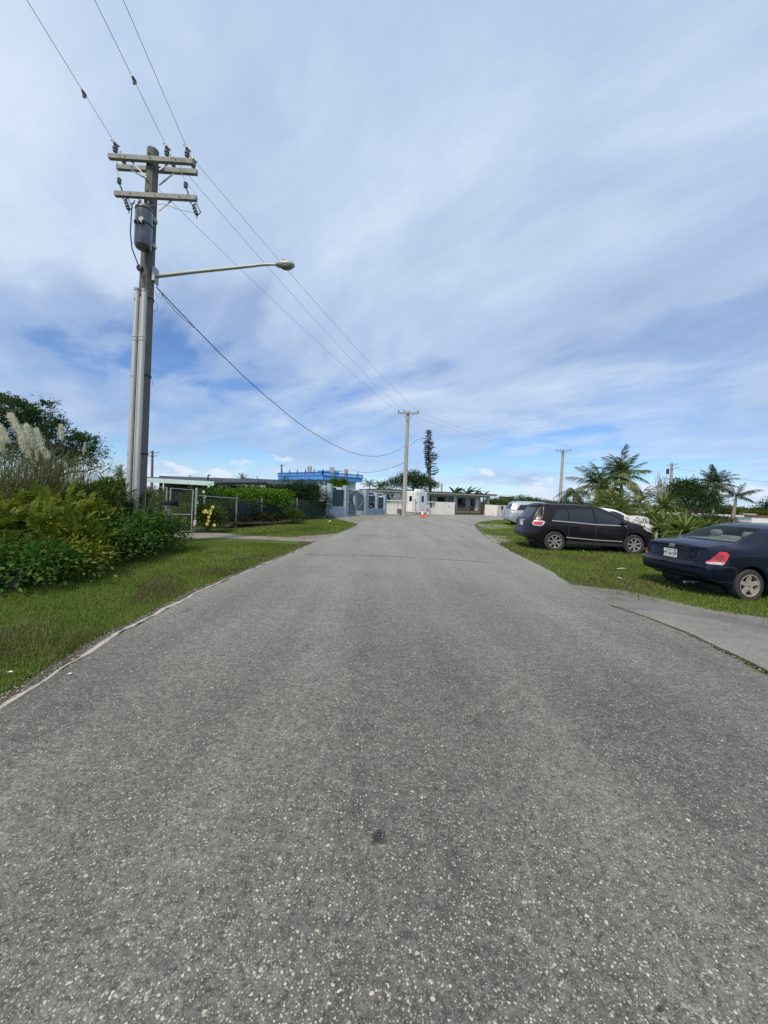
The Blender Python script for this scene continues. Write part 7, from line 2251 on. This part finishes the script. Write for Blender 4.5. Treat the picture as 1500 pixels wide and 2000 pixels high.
# plate faces backwards (-x): text right is -y
TM = lambda x, y, z: Matrix(((0, 0, -1, x), (-1, 0, 0, y), (0, 1, 0, z), (0, 0, 0, 1)))
text_mesh('plate_letters', 'PT A139', .090, TM(PLX - .0062, .0, .772), MT['ink'], pl, .0008, .022)
text_mesh('plate_slogan', 'HAFA ADAI', .024, TM(PLX - .0062, .035, .846), MT['ink'], pl, .0006, .02)
MB().box((PLX - .0062, -.115, .842), (.002, .05, .026)).build('plate_sticker', MT['ink'], pl)
# oval badge with a slanted letter
bx = r(0, .935)[0].x - .006
mb = MB(); ring = []
for k in range(20):
    a = 2 * PI * k / 20; ring.append((bx, -.058 * math.cos(a), .938 + .031 * math.sin(a)))
ring.append(ring[0]); mb.tube(ring, .0048, 5, False)
for y0, y1 in ((.030, .016), (-.014, -.030)): mb.tube([(bx, y0, .918), (bx, y1, .958)], .0055, 5)
mb.tube([(bx, .020, .934), (bx, 0, .941), (bx, -.020, .942)], .005, 5)
mb.build('badge', MT['chrome'], sed, 40)
# exhaust tip, tow loop, bumper lip
MB().cyl((.10, -.34, .255), (.40, -.34, .265), .026, None, 10).bbox((.30, -.34, .262), (.10, .09, .05), .01).build('exhaust', MT['steel'], sed, 40)
seam(r, [(-.60, .425), (-.3, .415), (.3, .415), (.60, .425)], .014, .004).build('bumper_lip', MT['cladding'], sed)
MB().bbox((.50, .22, .29), (.36, .5, .13), .05).build('silencer', MT['interior'], sed)
# seats seen through the glass
for y in (-.34, .34):
    st = MB().bbox((2.55, y, 1.04), (.16, .46, .36), .05, M=Matrix.Rotation(rad(-12), 3, 'Y')).build('seat', MT['seat'], sed, 40)
    MB().bbox((2.49, y, 1.27), (.10, .26, .17), .045).build('headrest', MT['seat'], st, 40)
st = MB().bbox((1.52, 0, 1.09), (.14, 1.02, .16), .05).build('seat', MT['seat'], sed, 40)
for y in (-.34, .34): MB().bbox((1.49, y, 1.21), (.10, .26, .13), .04).build('headrest', MT['seat'], st, 40)
MB().box((1.22, 0, 1.091), (.60, 1.08, .01)).build('parcel_shelf', MT['seat'], sed)
MB().tube([(2.93, .36 + .17 * math.cos(2 * PI * k / 16), 1.10 + .17 * math.sin(2 * PI * k / 16)) for k in range(17)], .013, 6, False).build('steering_wheel', MT['interior'], sed)
place(sed, 1466, 1173, rad(6), .96, -.862, .965)
sed.location.z = -.035

# ---- white board with black scrollwork beyond the suv bonnet
p = P(1243, 1016, 14.2)
sg_ = thing('painted_board', 'white rounded board painted with black outline scrolls beyond the suv bonnet', 'sign', (p.x, p.y, 0), rad(-6))
w, h = .86, .34; z0 = p.z - h / 2
poly = [(-w / 2, 0), (w / 2, 0), (w / 2, h * .62), (w / 2 - .05, h * .82), (w / 2 - .16, h * .92), (0, h), (-w / 2 + .1, h * .96), (-w / 2, h * .88)]
bo = MB().prism(poly, Matrix.Translation((0, .02, z0)) @ Matrix.Rotation(PI / 2, 4, 'X'), .03).build('board', MT['white'], sg_)
for x in (-.3, .3): MB().box((x, .03, z0 / 2 + .02), (.05, .03, z0 + .04)).build('leg', MT['galv'], sg_)
y = -.016
for pts in ([(-.40, .24), (-.34, .17), (-.38, .12), (-.30, .08)], [(-.36, .27), (-.26, .22), (-.31, .15), (-.22, .10), (-.27, .05)], [(-.18, .05), (-.08, .15), (.02, .27), (.07, .22), (.12, .10), (.06, .05)], [(-.04, .12), (.02, .18), (.04, .10)],
            [(.13, .05), (.15, .17), (.19, .06), (.23, .19), (.27, .07)], [(.20, .22), (.28, .24), (.34, .18)], [(.29, .06), (.31, .17), (.36, .08), (.39, .16)]):
    q = []
    for a, b in zip(pts, pts[1:]):
        for i in range(4): q.append((a[0] + (b[0] - a[0]) * i / 4, y, z0 + a[1] + (b[1] - a[1]) * i / 4 + .012 * math.sin(i * PI / 2)))
    q.append((pts[-1][0], y, z0 + pts[-1][1]))
    MB().tube(q, .0085, 4).build('painted_scroll', MT['ink'], bo)
